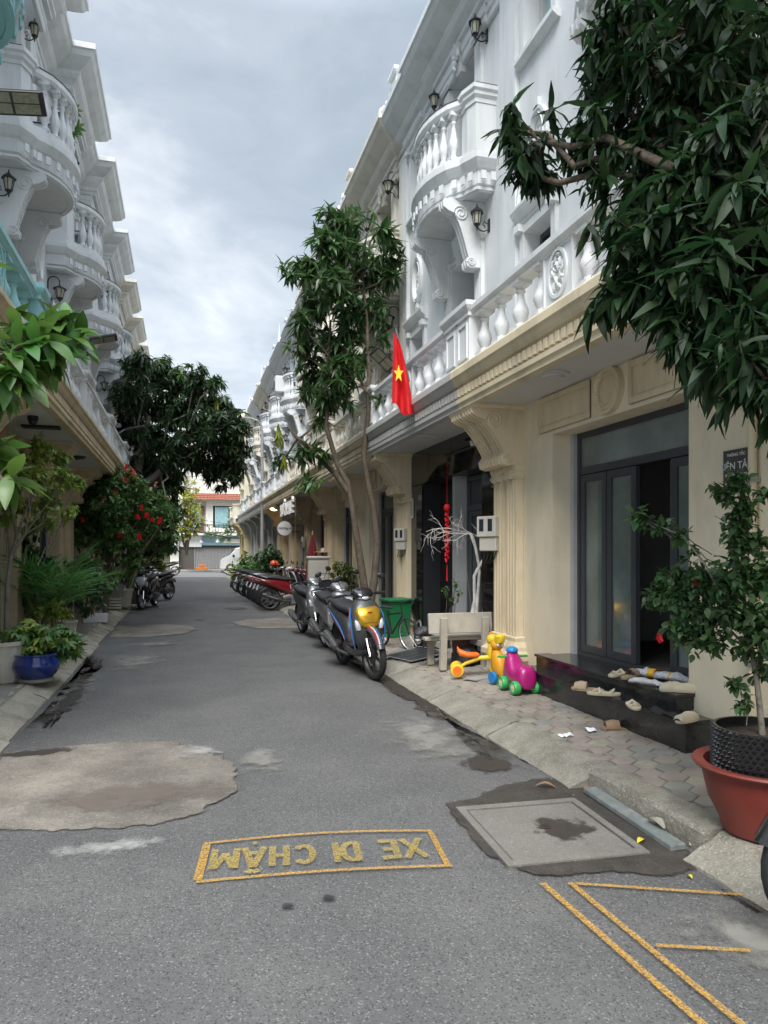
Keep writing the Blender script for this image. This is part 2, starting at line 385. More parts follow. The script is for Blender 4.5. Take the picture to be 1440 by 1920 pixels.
def kerb_piece(sec, y0, y1, n=10, jit=.008, sgn=1):
    ys = np.linspace(y0 + .011, y1 - .011, n); rings = []
    for y in ys:
        rings.append([(sgn * (x + random.uniform(-jit, jit) * .7), y, max(-.05, z + random.uniform(-jit, jit) * .5)) for x, z in sec])
    g = loft(rings); return g
kr = bpy.data.objects.new('right_kerb', None); COL.objects.link(kr); tag(kr, kind='structure')
KERBL = mat('left_kerb_concrete', (.40, .365, .30), .92, var=.22, scale=4, bump=.9, bscale=34, dirt=((.17, .145, .105), .9, 3.2, 1.), fleck=((.58, .55, .5), (.12, .12, .1), 140., .5))
kl = bpy.data.objects.new('left_kerb', None); COL.objects.link(kl); tag(kl, kind='structure')
RAMP = lambda a, b, h: [(a, -.03), (a, .012), (a + .03, .03), (a + (b - a) * .35, .055), (a + (b - a) * .7, .09), (b - .02, h - .006), (b + .05, h), (b + .09, h), (b + .09, -.03)]
VERT = [(2.535, -.03), (2.54, .03), (2.545, .11), (2.565, .135), (2.66, .138), (2.75, .128), (2.76, .1), (2.76, -.03)]
ys = [-4, -2.6, -1.3, 0, 1.3, 2.2, 3.02]
for a, b in zip(ys, ys[1:]): ob('kerb_segment', kerb_piece(RAMP(2.40, 2.64, .135), a, b, 10, .012), KERBM, kr, smooth=30)
for a, b in ((3.02, 4.1),): ob('kerb_segment', kerb_piece(VERT, a, b, 12, .007), KERBM, kr, smooth=30)
y = 4.1
while y < 43.6:
    L = min(1.35 + random.uniform(-.1, .1), 43.6 - y) if y < 30 else 43.6 - y
    ob('kerb_segment', kerb_piece(RAMP(2.41 + random.uniform(-.012, .012), 2.68, .12), y, y + L, 10, .008), KERBM, kr, smooth=30); y += L
y = -4.
while y < 43.6:
    L = 1.5 + random.uniform(-.3, .3)
    if 12.6 < y < 14.6: L = .8
    ob('kerb_segment', kerb_piece(RAMP(1.36 + random.uniform(-.02, .02), 1.62, .125), y, min(y + L, 43.6), 10, .011, -1), KERBL, kl, smooth=30); y += L

# ---- concrete patches, drain cover, stains
def ragged(poly, n=7, amp=.03):
    out = []
    for k in range(len(poly)):
        a, b = Vector(poly[k]), Vector(poly[(k + 1) % len(poly)])
        for t in range(n):
            p = a.lerp(b, t / n); out.append((p.x + random.uniform(-amp, amp), p.y + random.uniform(-amp, amp)))
    return out
def ragged(poly, n=7, amp=.03):
    pts = [Vector(p) for p in poly]
    for lv in range(5):
        new = []
        for k in range(len(pts)):
            a, b = pts[k], pts[(k + 1) % len(pts)]; d = b - a; L = d.length
            new.append(a)
            if L > .012: new.append((a + b) / 2 + Vector((-d.y, d.x)) * random.uniform(-1, 1) * (.16 if lv else .10) * min(1, amp * 40))
        pts = new
    return [(p.x, p.y) for p in pts]
def feather(m, wd=.5, sc=9.):
    """coverage of a patch breaks up towards its rim, by the rim attribute and noise"""
    t = m.node_tree; b = t.nodes['Principled BSDF']; at_ = t.nodes.new('ShaderNodeAttribute'); at_.attribute_name = 'rim'
    geo = t.nodes.new('ShaderNodeNewGeometry'); no = t.nodes.new('ShaderNodeTexNoise'); no.inputs['Scale'].default_value = sc; no.inputs['Detail'].default_value = 10; no.inputs['Roughness'].default_value = .75
    t.links.new(geo.outputs['Position'], no.inputs['Vector']); ad = t.nodes.new('ShaderNodeMath'); ad.operation = 'ADD'; t.links.new(at_.outputs['Fac'], ad.inputs[0]); t.links.new(no.outputs[0], ad.inputs[1])
    mr = t.nodes.new('ShaderNodeMapRange'); mr.inputs[1].default_value = .86; mr.inputs[2].default_value = .86 + wd; t.links.new(ad.outputs[0], mr.inputs[0]); t.links.new(mr.outputs[0], b.inputs['Alpha'])
def patch(name, poly, z, m, k=.86, kind='structure'):
    n = len(poly); c = Vector((sum(p[0] for p in poly) / n, sum(p[1] for p in poly) / n))
    inn = [c + (Vector(p) - c) * k for p in poly]
    v = [(p[0], p[1], z) for p in poly] + [(p.x, p.y, z) for p in inn]
    o = ob(name, (v, [(i, (i + 1) % n, n + (i + 1) % n, n + i) for i in range(n)] + [tuple(range(n, 2 * n))]), m)
    a = o.data.attributes.new('rim', 'FLOAT', 'POINT'); a.data.foreach_set('value', [0.] * n + [1.] * n)
    return tag(o, kind=kind)
PATCH = mat('patch_concrete', (.205, .182, .152), .88, var=.45, scale=1.9, bump=.9, bscale=20, dirt=((.125, .105, .088), 1., 1.3, 1.), fleck=((.42, .4, .37), (.09, .08, .07), 110., .4))
patch('concrete_patch', ragged([(-1.42, 6.1), (-.7, 6.22), (-.06, 6.14), (.25, 5.65), (.42, 5.0), (.33, 4.55), (.14, 4.27), (-.1, 4.15), (-.35, 4.12), (-.7, 4.2), (-1, 4.3), (-1.42, 4.5)], 6, .022), .0095, PATCH, .80)
patch('concrete_patch', ragged([(-1.4, 15.8), (-.3, 15.9), (.25, 15.1), (.3, 14.5), (.0, 13.7), (-.6, 13.4), (-1.4, 13.5)], 4, .03), .0095, PATCH, .80)
patch('concrete_patch', ragged([(.95, 15.7), (1.3, 16.4), (2.1, 16.6), (2.5, 16.5), (2.5, 14.2), (2.0, 14.0), (1.3, 14.4)], 4, .03), .0095, PATCH, .80)
dc = thing('drain_cover', 'square grey concrete drain cover with a raised rim set in the road beside the kerb', 'drain cover', (1.93, 3.55, 0), R(-3.5))
SLAB = mat('slab_concrete', (.18, .168, .15), .85, var=.1, scale=4, bump=.3, bscale=60, dirt=((.10, .085, .07), .5, 2.4, 1.), fleck=((.34, .32, .3), (.1, .09, .08), 120., .4))
ob('slab', cbox(-.33, .33, -.34, .34, -.03, .014, .004), SLAB, dc)
ob('rim', J(box(-.385, .385, .352, .41, -.03, .018), box(-.385, .385, -.41, -.352, -.03, .018), box(-.385, -.342, -.3515, .3515, -.03, .018), box(.342, .385, -.3515, .3515, -.03, .018)), SLAB, dc)
ob('lifting_ring', J(tube([(.03 * cos(a), .012 * sin(a), .02 + .014 * max(0, sin(a))) for a in np.linspace(0, 2 * pi, 12)], .004, 6), lathe([(.022, .012), (.022, .016), (.001, .017)], 10)), mat('rusty_iron', (.08, .05, .035), .7, metal=.4), dc)
def stain(name, x, y, rx, ry, m, z=.0135, rot=0.):
    n = 28; o = ob(name, ([(cos(2 * pi * k / n), sin(2 * pi * k / n), 0) for k in range(n)], [tuple(range(n))]), m, None, (x, y, z), (0, 0, rot), key='disc', scale=(rx, ry, 1))
    return tag(o, kind='structure')
WETM = mat('damp_asphalt', (.055, .047, .040), .5, var=.4, scale=7, bump=.5, bscale=120, spec=.5, fleck=((.16, .14, .12), (.015, .014, .013), 120., .5))
patch('damp_road_patch', (ragged([(1.50, 4.0), (1.52, 4.12), (1.75, 4.16), (1.95, 4.3), (2.3, 4.4), (2.54, 4.4), (2.53, 3.05), (2.42, 2.86), (2.2, 2.84), (2.0, 2.96), (1.8, 2.98), (1.62, 3.02), (1.49, 3.15), (1.46, 3.5), (1.47, 3.8)], 6, .018)), .0089, WETM, .86)
feather(PATCH, .12, 6.); feather(WETM, .25, 9.)
GUT = film('gutter_dirt', (.075, .062, .048), .75, 7., .3, .6, False, .8, bump=.5)
feather2 = [patch('gutter_dirt', ragged(p_, 6, .03), .0105, GUTM, .55) for GUTM in [mat('gutter_grime', (.072, .060, .048), .8, var=.3, scale=9, bump=.5, bscale=90)] for p_ in ([(2.10, 4.6), (2.2, 6), (2.25, 8.2), (2.3, 11), (2.43, 11), (2.43, 4.5), (2.3, 4.35)], [(-1.38, 6.3), (-1.12, 6.6), (-1.15, 7.8), (-1.22, 9.5), (-1.3, 12), (-1.42, 12)], [(2.3, 1.4), (2.2, 2.2), (2.36, 2.9), (2.46, 2.7), (2.46, 1.0)])]
feather(MATS['gutter_grime'], .5, 5.)
del GUT
DAMP = film('damp_film', (.05, .042, .036), .5, 7., .42, .56, True, .85)
DUST = film('pale_dust_film', (.25, .24, .215), .95, 5., .45, .72, True, .75)
DUSTW = film('cement_smear_film', (.38, .37, .35), .95, 9., .45, .75, True, .75)
OIL = film('oil_film', (.02, .02, .02), .5, 14., .42, .62, True, .8)
stain('damp_film', 2.02, 3.5, .26, .30, DAMP, .0165); stain('damp_film', 2.12, 4.75, .30, .35, DAMP, .0125)
stain('dust_film', -.68, 10.6, .75, 1.7, DUST, .0125); stain('dust_film', 1.95, 5.6, .6, 1.5, DUST, .0115); stain('dust_film', -.5, 12.4, .95, .5, DUST, .012)
stain('cement_smear', .1, 5.65, .35, .32, DUSTW, .0155); stain('dust_film', .55, 5.3, .28, .7, DUST, .0118); stain('cement_smear', -.35, 3.95, .62, .16, DUSTW, .0128)
stain('dust_film', 2.25, 2.3, .55, .6, DUST, .0131); stain('dust_film', -1.15, 8.3, .35, 2., DUST, .0117)
stain('damp_film', -1.13, 8.0, .17, 1.3, DAMP, .0138); stain('damp_film', -1.05, 5.95, .5, .16, DAMP, .0142)
stain('oil_film', .43, 3.08, .06, .05, OIL, .0133); stain('oil_film', .62, 3.1, .06, .06, OIL, .0133); stain('damp_film', 2.33, 7.6, .2, 2.6, DAMP, .0129)
stain('oil_film', 1.35, 19.6, .5, .8, OIL, .012); stain('oil_film', .35, 16.5, .2, .25, OIL, .012); stain('damp_film', -.3, 4.75, 1.0, .42, film('brown_damp_film', (.17, .14, .115), .8, 3., .4, .6, True, .7), .0145)
# ---- painted road marks
PAINT = film('worn_orange_paint', (.58, .32, .055),   .8, 85., .33, .60, amt=.92, bump=.5)
PAINT2 = film('worn_ochre_paint', (.44, .32, .085), .85, 80., .32, .62, amt=.88, bump=.5)
rm = bpy.data.objects.new('slow_marking', None); COL.objects.link(rm); rm.location = (.68, 3.57, .0135); rm.rotation_euler = (0, 0, R(-7.6)); tag(rm, kind='structure')
def quads(segs, wd):
    out = []
    for (a, b) in segs:
        a, b = Vector(a), Vector(b); d = (b - a).normalized(); n = Vector((-d.y, d.x)) * wd / 2
        out.append(([(*(a - n), 0), (*(b - n), 0), (*(b + n), 0), (*(a + n), 0)], [(0, 1, 2, 3)]))
    return J(*out)
top = [(-.61 + 1.22 * t, .235 + .055 * sin(pi * t) - .03) for t in np.linspace(0, 1, 9)]; bot = [(-.60 + 1.22 * t, -.235 + .03 * sin(pi * t)) for t in np.linspace(0, 1, 9)]
def band(c, wd): 
    v = [(x, y + s * wd / 2, 0) for x, y in c for s in (-1, 1)]; return v, [(2 * i, 2 * i + 2, 2 * i + 3, 2 * i + 1) for i in range(len(c) - 1)]
ob('marking_border', J(band(top, .026), band(bot, .026), quads([((-.595, -.218), (-.595, .19))], .042), quads([((.60, -.218), (.60, .19))], .03)), PAINT, rm)
def strokes():
    """stencilled capitals X E D-bar I C H A-circumflex-dot M, cell .1 wide, .2 high, drawn as broad strokes"""
    arcp = lambda cx, cy, rx, ry, a0, a1, n=9: [(cx + rx * cos(a), cy + ry * sin(a)) for a in np.linspace(R(a0), R(a1), n)]
    G_ = {'X': [[(0, 0), (.1, .2)], [(0, .2), (.1, 0)]], 'E': [[(.015, 0), (.015, .2)], [(.03, .185), (.095, .185)], [(.03, .1), (.08, .1)], [(.03, .015), (.095, .015)]],
          'D': [[(.02, 0), (.02, .2)], [(.03, .185), (.05, .185)] + arcp(.05, .1, .045, .085, 88, -88) + [(.03, .015)]],
          'I': [[(0, 0), (0, .2)]], 'C': [arcp(.055, .1, .045, .085, 40, 320, 14)], 'H': [[(.015, 0), (.015, .2)], [(.085, 0), (.085, .2)], [(.03, .1), (.07, .1)]],
          'A': [[(0, 0), (.047, .2)], [(.1, 0), (.053, .2)], [(.025, .06), (.075, .06)], [(.02, .225), (.05, .25)], [(.05, .25), (.08, .225)], [(.04, -.045), (.06, -.045)]],
          'M': [[(.01, 0), (.01, .2)], [(.12, 0), (.12, .2)], [(.02, .19), (.065, .05)], [(.065, .05), (.11, .19)]]}
    x = -.52; out = []; q = 0
    for ch in 'XE DI CHAM':
        if ch == ' ': x += .065; continue
        for st in G_[ch]:
            n = len(st); L_s, R_s = [], []
            for i in range(n):
                a_, b_ = Vector(st[max(i - 1, 0)]), Vector(st[min(i + 1, n - 1)]); d = (b_ - a_).normalized(); nn_ = Vector((-d.y, d.x)) * .018
                p = Vector(st[i]); L_s.append(p + nn_); R_s.append(p - nn_)
            q += 1
            out.append(([(x + p.x, p.y - .1, q * .00006) for pr in zip(L_s, R_s) for p in pr], [(2 * i, 2 * i + 1, 2 * i + 3, 2 * i + 2) for i in range(n - 1)]))
        x += {'I': .045, 'M': .155}.get(ch, .128)
    return J(*out)
lg = strokes()
ob('marking_letters', lg, PAINT2, rm, (.0, .0, 0), (0, 0, pi), scale=(1, 1.18, 1))
gset('parking_lines', mv(J(quads([((1.60, 2.97), (1.70, -1.2))], .032), quads([((1.725, 2.94), (1.81, -1.2)), ], .03), quads([((1.745, 2.925), (2.42, 2.62))], .024), quads([((1.775, 2.38), (2.10, 2.25))], .024)), z=.0137), PAINT)
# granite strip lying in the gutter, litter, leaves
tag(ob('granite_offcut', cbox(-.045, .045, -.45, .45, 0, .03, .004), mat('grey_green_granite', (.16, .18, .175), .5, var=.25, scale=14, dirt=((.35, .35, .33), .6, 9., 1.)), None, (2.475, 3.56, .012), (.01, -.03, R(-2.5)), smooth=30), 'long narrow grey granite offcut lying in the gutter along the kerb', 'stone strip')
def deadleaf(n=5, c=.3):
    pts = []
    for k in range(n + 1):
        t = k / n; wd = .028 * sin(pi * min(1, t * .95 + .03)) + .001
        pts += [(t * .13, -wd, c * wd * 1.2 + .02 * sin(t * 3)), (t * .13, 0, .004 + .02 * sin(t * 3)), (t * .13, wd, c * wd * 1.6 + .02 * sin(t * 3))]
    return pts, [(3 * k + i, 3 * k + 3 + i, 3 * k + 4 + i, 3 * k + 1 + i) for k in range(n) for i in (0, 1)]
DL = [mat('dead_leaf_brown', (.26, .15, .075), .8), mat('dead_leaf_tan', (.38, .29, .18), .8), mat('dead_leaf_grey', (.30, .28, .23), .85), mat('dead_leaf_yellow', (.62, .48, .03), .7)]
for (x, y, z, a, mi, lab, s) in [(2.33, 4.14, .012, 2.6, 0, 'curled brown dead leaf in the road at the corner of the drain cover', 1), (2.47, 4.02, .015, .9, 0, 'small brown dead leaf at the top end of the granite strip', .7), (2.5, 3.28, .05, 1.6, 2, 'greyish dry leaf on the lower end of the granite strip', 1.1), (2.53, 3.12, .02, .3, 2, 'dark crumpled leaf against the kerb below the granite strip', 1.3), (2.3, 3.24, .012, .4, 3, 'bright yellow leaf on the damp road beside the drain cover', .55), (2.3, 2.82, .012, 1.4, 3, 'tiny yellow leaf at the edge of the damp road', .3),
                         (2.8, 4.35, .135, .3, 0, 'tiny dark leaf on the pavers near the kerb bend', .35), (2.72, 8.25, .12, 2, 0, 'small brown leaf on the kerb by the front scooter', .4)]:
    tag(ob('dead_leaf', lambda: deadleaf(), DL[mi], None, (x, y, z), (0, 0, a), key='dl', scale=s), lab, 'leaf', 'fallen leaves')
for k in range(60):
    pass
lit = []
for k in range(150):
    x = random.choice((random.uniform(2.3, 2.54), random.uniform(-1.35, -1.1), random.uniform(2.7, 3.4))); y = random.uniform(2.4, 12)
    lit.append(mv(rz(box(-.006, .006, -.004, .004, 0, .004), random.uniform(0, 3)), x, y, (zr(x) + .002) if x > 2.6 else .012))
tag(ob('grit', J(*lit), DL[2]), kind='stuff')
for (x, y, lab, a) in [(2.83, 4.88, 'crumpled white tissue on the pavers near the kerb', .4), (3.06, 4.9, 'flat white paper scrap on the pavers beside the brown slipper', 1.2)]:
    g = grid(-.06, .06, -.035, .035, 6, 4, lambda x, y: .012 + random.uniform(-.008, .012))
    tag(ob('paper_scrap', g, mat('white_paper', (.75, .76, .77), .7), None, (x, y, zr(x)), (0, 0, a)), lab, 'paper', 'paper litter')
# ------------------------------------------------------------ houses
def arc_path(hw, p, chy=.28, ch=.40, n=11):
    """plan of the bowed balcony: straight cheek, chamfered pier, bowed front"""
    pts = [(-.02, -hw), (ch * .75, -hw), (ch, -hw + chy * .55)]
    for t in np.linspace(-1, 1, n):
        pts.append((ch + .02 + (p - ch - .02) * (1 - t * t) ** .75, t * (hw - chy * .8)))
    pts += [(ch, hw - chy * .55), (ch * .75, hw), (-.02, hw)]
    return pts
def scroll_bracket(w_, zt, h, d, ribs=5, roll=.16):
    """S-shaped console: ribbed front, rolls at top and foot, swept between"""
    outer = [(d, zt), (d + .03, zt - .035), (d + .02, zt - .10), (d - .05, zt - .145), (d - .13, zt - .165), (d * .72, zt - .21)]
    for t in np.linspace(0, 1, 7): outer.append((d * .70 - (d * .70 - d * .42) * (t ** .8), zt - .23 - (h - .23 - roll * 1.1) * t))
    outer += [(d * .40, zt - h + roll * .9), (d * .47, zt - h + roll * .55), (d * .44, zt - h + roll * .12), (d * .33, zt - h), (d * .2, zt - h + .01)]
    gs = []
    n = ribs
    for k in range(n):
        a = -w_ / 2 + w_ * k / n; b = a + w_ / n
        s = .022 if k % 2 else 0
        poly = [(0, zt)] + [(x - s, z) for x, z in outer] + [(0, zt - h + .01)]
        gs.append(xz(poly, a + .001, b - .001))
    # spiral relief on both cheeks
    for sg in (-1, 1):
        for (cx, cz, r0) in ((d * .60, zt - .17, .10), (d * .33, zt - h + roll * .45, .055)):
            pts = [(cx + r * cos(a), sg * (w_ / 2 + .004), cz + r * sin(a)) for a, r in [(t * 4.2 * pi, r0 * (1 - t * .85)) for t in np.linspace(0, 1, 26)]]
            gs.append(tube(pts, .011, 5))
    return J(*gs)
def baluster(h, r=.075):
    pr = [(1., 0), (1., .07), (.62, .10), (.55, .15), (.80, .24), (.98, .34), (.92, .42), (.60, .55), (.42, .68), (.40, .75), (.62, .80), (.45, .84), (.62, .88), (1., .92), (1., 1.)]
    g = lathe([(r * a, h * b) for a, b in pr], 10)
    return J(g, box(-r, r, -r, r, -.001, h * .06), box(-r, r, -r, r, h * .93, h + .001))
def lantern_geo():
    """wall lantern: plate, curled arm, six-sided tapered cage, hat and finial; local +x leaves the wall"""
    g = [box(0, .015, -.03, .03, -.09, .09), tube(bez((.01, 0, -.05), (.12, 0, -.14), (.19, 0, -.03), 8), .009, 6), tube([(.03, 0, .02), (.08, 0, .05), (.10, 0, 0), (.06, 0, -.03)], .007, 5), cyl((.19, 0, -.05), (.19, 0, .0), .02, .03, 8)]
    a = [pi / 6 + k * pi / 3 for k in range(6)]
    for t in a: g.append(tube([(.19 + .045 * cos(t), .045 * sin(t), .0), (.19 + .075 * cos(t), .075 * sin(t), .16)], .006, 4))
    g.append(mv(lathe([(.05, -.012), (.052, 0), (.045, .005)], 6), .19)); g.append(mv(lathe([(.10, .155), (.098, .17), (.06, .205), (.022, .235), (.018, .25), (.006, .26), (.012, .275), (.001, .295)], 6), .19))
    g.append(mv(lathe([(.001, -.10), (.012, -.085), (.008, -.065), (.02, -.05)], 6), .19))
    return J(*g)
def lantern2_geo():
    """lantern hung from an overhead crook"""
    g = [box(0, .012, -.018, .018, -.2, .16)]
    g.append(tube([(.01, 0, .05)] + [(.10 - .09 * cos(t), 0, .16 + .09 * sin(t)) for t in np.linspace(0, pi, 9)] + [(.19, 0, .10)], .009, 6))
    g.append(tube([(.01, 0, -.15), (.06, 0, -.19), (.10, 0, -.12), (.19, 0, -.10)], .007, 5))
    g.append(mv(lathe([(.015, .11), (.03, .095), (.105, .055), (.11, .045), (.06, .05)], 10), .19)); g.append(mv(lathe([(.05, -.12), (.055, -.10), (.04, -.095), (.03, -.14), (.001, -.17)], 8), .19))
    for k in range(6):
        t = k * pi / 3; g.append(tube([(.19 + .045 * cos(t), .045 * sin(t), -.10), (.19 + .085 * cos(t), .085 * sin(t), .05)], .005, 4))
    return J(*g)
def lantern_glass(): return mv(lathe([(.038, .003), (.066, .155)], 6), .19)
def lantern2_glass(): return mv(lathe([(.038, -.10), (.076, .05)], 6), .19)
def relief(w_, h, n, seed):
    """leafy relief: small lobes heaped in an oval"""
    rr = random.Random(seed); g = []
    for k in range(n):
        a = rr.uniform(0, 2 * pi); q = rr.uniform(.1, .9) ** .5
        c = (0, q * w_ / 2 * cos(a), q * h / 2 * sin(a)); r = rr.uniform(.10, .2) * w_
        g.append(T(sphere((0, 0, 0), r, 6, 4, (.5, .45, 1.)), Matrix.Translation(c) @ Matrix.Rotation(rr.uniform(0, pi), 4, 'X')))
    return J(*g)
def oval_ring(w_, h, prof, n=28, x=0.):
    rings = []
    for k in range(n + 1):
        a = 2 * pi * k / n; rings.append([(x + px_, (w_ / 2 + o) * cos(a), (h / 2 + o) * sin(a)) for px_, o in prof])
    return loft(rings, False)
CORN = [(.03, 0), (.03, .05), (.07, .07), (.07, .13), (.16, .19), (.20, .24), (.20, .28), (.30, .33), (.40, .40), (.44, .46), (.47, .48), (.47, .56), (.44, .565)]
PR = dict(zs=3.15, zg=3.55, zl=5.88, zf=6.36, zr=7.05, zo=8.0, zc=8.2, zt=8.78, ov=.75, cb=.05, pj=.62, wc_z=(3.95, 5.02))
PL = dict(zs=3.15, zg=3.52, zl=6.25, zf=6.78, zr=7.5, zo=8.95, zc=9.2, zt=9.85, ov=.9, cb=.34, pj=.8, wc_z=(4.0, 5.2))
def fluted(u0, u1, z0, z1, d, n=4):
    g = [box(0, d - .012, u0, u1, z0, z1)]; wd = (u1 - u0) / (2 * n + 1)
    for k in range(n + 1): g.append(box(.0, d, u0 + 2 * k * wd + .001, u0 + (2 * k + 1) * wd - .001, z0 + .002, z1 - .002))
    return J(*g)
def frame_rect(u0, u1, z0, z1, t, x0, x1):
    return J(box(x0, x1, u0, u1, z1 - t, z1), box(x0, x1, u0, u1, z0, z0 + t), box(x0, x1, u0, u0 + t, z0 + t, z1 - t), box(x0, x1, u1 - t, u1, z0 + t, z1 - t))
PANE = mat('dark_window_glass', (.03, .035, .045), .06, spec=.8, var=.1)
PANEBL = mat('pale_blue_window_glass', (.30, .42, .47), .1, spec=.8, var=.1)
INNER = mat('dim_interior', (.20, .19, .175), .8)
def house(P, w_, Wm, label, W=3.6, y0=0., side=1, ground='cream', canopy=None, gm=None, lant=1, detail=2, rail=None, upper=True, relief_seed=1, extra_h=0., lanterns=True, solidrail=False, key=None):
    """row house; local x leaves the facade, local y runs along the street, bay at the high end"""
    k_ = key or ('%s%.2f' % ('R' if side > 0 else 'L', w_)); canopy = canopy or Wm; gm = gm or CREAM; rail = rail or Wm
    h = thing('row_house', label, 'house', (W, y0 + (w_ if side > 0 else 0), 0), pi if side > 0 else 0., 'houses of the right row' if side > 0 else 'houses of the left row')
    zs, zg, zl, zf, zr_, zo, zc, zt, ov = [P[q] for q in ('zs', 'zg', 'zl', 'zf', 'zr', 'zo', 'zc', 'zt', 'ov')]
    b = w_ - 1.42 if w_ > 3.8 else w_ - 1.22; hw = .98 if w_ > 3.8 else .95; dw = .44; wc = .66; ww = .3
    if w_ < 3.4: b = w_ - 1.18; hw = .92; wc = .58
    PC = .40 * P['pj'] / .8
    # --- upper wall with two deep door openings and a window opening
    def wall():
        x0, x1 = -.5, 0.; g = []
        yb0, yb1 = b - dw, b + dw
        z1a, z1b = zg + .05, zl - .42
        wz0, wz1 = P['wc_z']
        g += [box(x0, x1, .001, wc - ww, zg - .05, zt - .02), box(x0, x1, wc + ww, yb0, zg - .05, zt - .02), box(x0, x1, yb1, w_ - .001, zg - .05, zt - .02)]
        g += [box(x0, x1, wc - ww + .0005, wc + ww - .0005, zg - .05, wz0), box(x0, x1, wc - ww + .0005, wc + ww - .0005, wz1, zf + .65), box(x0, x1, wc - ww + .0005, wc + ww - .0005, zf + .65 + 1.0, zt - .02)]
        g += [box(x0, x1, yb0 + .0005, yb1 - .0005, z1b, zf), box(x0, x1, yb0 + .0005, yb1 - .0005, zo, zt - .02)]
        return J(*g)
    ob('upper_wall', wall, Wm, h, key=k_ + 'wall')
    ob('side_wall', lambda: J(box(-9, -.52, .01, .11, .0, zt - .3), box(-9, -.52, w_ - .11, w_ - .01, .0, zt - .3), box(-9, -.5, .0, w_, zt - .1, zt + .05)), Wm, h, key=k_ + 'side')
    for s_ in (0, w_ - .2): ob('party_pier', lambda: box(.001, .06, .0, .2, zg, zc), Wm, h, (0, s_, 0), key=k_ + 'pier')
    # --- cornice, breaking forward over the bay
    cw = [(z * (zt - zc) / .565 if False else 0) for z in ()]
    sc_ = (zt - zc) / .565
    prof = stairs([(o, zc + z * sc_) for o, z in CORN], -.05)
    ob('cornice', lambda: J(sweep([(0, .004), (0, b - .85), (P['cb'], b - .85), (P['cb'], min(b + .85, w_ - .12)), (0, min(b + .85, w_ - .12)), (0, w_ - .004)], prof)), Wm, h, key=k_ + 'corn')
    ob('entablature', lambda: J(sweep([(0, .004), (0, b - .8), (P['cb'] * .7, b - .8), (P['cb'] * .7, min(b + .8, w_ - .15)), (0, min(b + .8, w_ - .15)), (0, w_ - .004)], stairs([(.03, zc - .22), (.045, zc - .2), (.045, zc - .12), (.065, zc - .1), (.065, zc - .02), (.05, zc)]))), Wm, h, key=k_ + 'ent')
    # --- parapet with end piers and a raised centre
    ob('parapet', lambda: J(box(-.12, .02, .2, w_ - .2, zt - .01, zt + .38), box(-.16, .26, .0, .26, zt - .01, zt + .62), sweep([(-.1, -.02), (.26, -.02), (.26, .28), (-.1, .28)][0:4], [(0, zt + .62), (.05, zt + .64), (.05, zt + .70), (0, zt + .71)]), box(-.14, .24, w_ - .26, w_ - .0, zt - .01, zt + .6),
                             xz([(-.1, zt + .3), (.05, zt + .3), (.05, zt + .62), (-.1, zt + .62)], b - .5, b + .5), xz([(-.12, zt + .62), (.09, zt + .62), (.09, zt + .68), (-.12, zt + .68)], b - .6, b + .6)), Wm, h, key=k_ + 'parapet')
    ob('parapet_relief', lambda: mv(relief(.8, .3, 26, 3), .06, b, zt + .75), Wm, h, key=k_ + 'prel', smooth=True)
    # --- window (near end) with frame, panes, pediment, oval medallion above
    wz0, wz1 = P['wc_z']
    def winset(z0, z1, panem, kk, top=True):
        wf = ob('window', lambda: J(frame_rect(wc - ww + .01, wc + ww - .01, z0 + .005, z1 - .005, .055, -.24, -.16), box(-.23, -.17, wc - .025, wc + .025, z0 + .06, z1 - .06), box(-.225, -.175, wc - ww + .07, wc + ww - .07, z0 + (z1 - z0) * .66, z0 + (z1 - z0) * .66 + .03)), FRAME if panem is PANE else GREYW, h, key=k_ + kk)
        ob('pane', lambda: box(-.205, -.20, wc - ww + .06, wc + ww - .06, z0 + .05, z1 - .05), panem, wf, key=k_ + kk + 'p')
        ob('window_surround', lambda: J(frame_rect(wc - ww - .09, wc + ww + .09, z0 - .06, z1 + .09, .088, -.001, .04), sweep([(0.0, wc - ww - .15), (0.0, wc + ww + .15)], stairs([(.02, z1 + .1), (.05, z1 + .12), (.05, z1 + .16), (.11, z1 + .2), (.13, z1 + .25), (.13, z1 + .28)])), box(0, .1, wc - ww - .12, wc - ww, z1 + .02, z1 + .1), box(0, .1, wc + ww, wc + ww + .12, z1 + .02, z1 + .1), sweep([(0.0, wc - ww - .13), (0.0, wc + ww + .13)], stairs([(.03, z0 - .14), (.09, z0 - .1), (.09, z0 - .06)]))), Wm, h, key=k_ + kk + 's')
    winset(wz0, wz1, PANE, 'w1'); winset(zf + .65, zf + 1.65, PANEBL if side > 0 else PANE, 'w2')
    mzc = (wz1 + .3 + zf) / 2 + .02
    ob('medallion', lambda: mv(J(oval_ring(.34, .62, [(0, .06), (.05, .055), (.05, .02), (.03, .01), (.03, -.01), (.05, -.02), (.02, -.04), (0, -.04)]), relief(.2, .42, 22, 5), box(0, .05, -.05, .05, -.44, -.34), box(0, .05, -.05, .05, .34, .44)), .002, wc, mzc), Wm, h, key=k_ + 'med', smooth=True)
    # --- bay: deep recess with door at each level, fluted pilasters, keystone
    for (z0, z1, kk) in ((zg + .0, zl - .42, 'd1'), (zf, zo, 'd2')):
        d = ob('balcony_door', lambda: J(box(-.5, -.46, b - dw, b + dw, z0, z1), frame_rect(b - dw + .02, b + dw - .02, z0 + .01, z1 - .25, .06, -.459, -.42), box(-.458, -.43, b - .03, b + .03, z0 + .07, z1 - .31)), FRAME, h, key=k_ + kk)
        ob('door_pane', lambda: J(box(-.459, -.45, b - dw + .08, b - .035, z0 + .1, z1 - .32), box(-.459, -.45, b + .035, b + dw - .08, z0 + .1, z1 - .32)), PANE, d, key=k_ + kk + 'p')
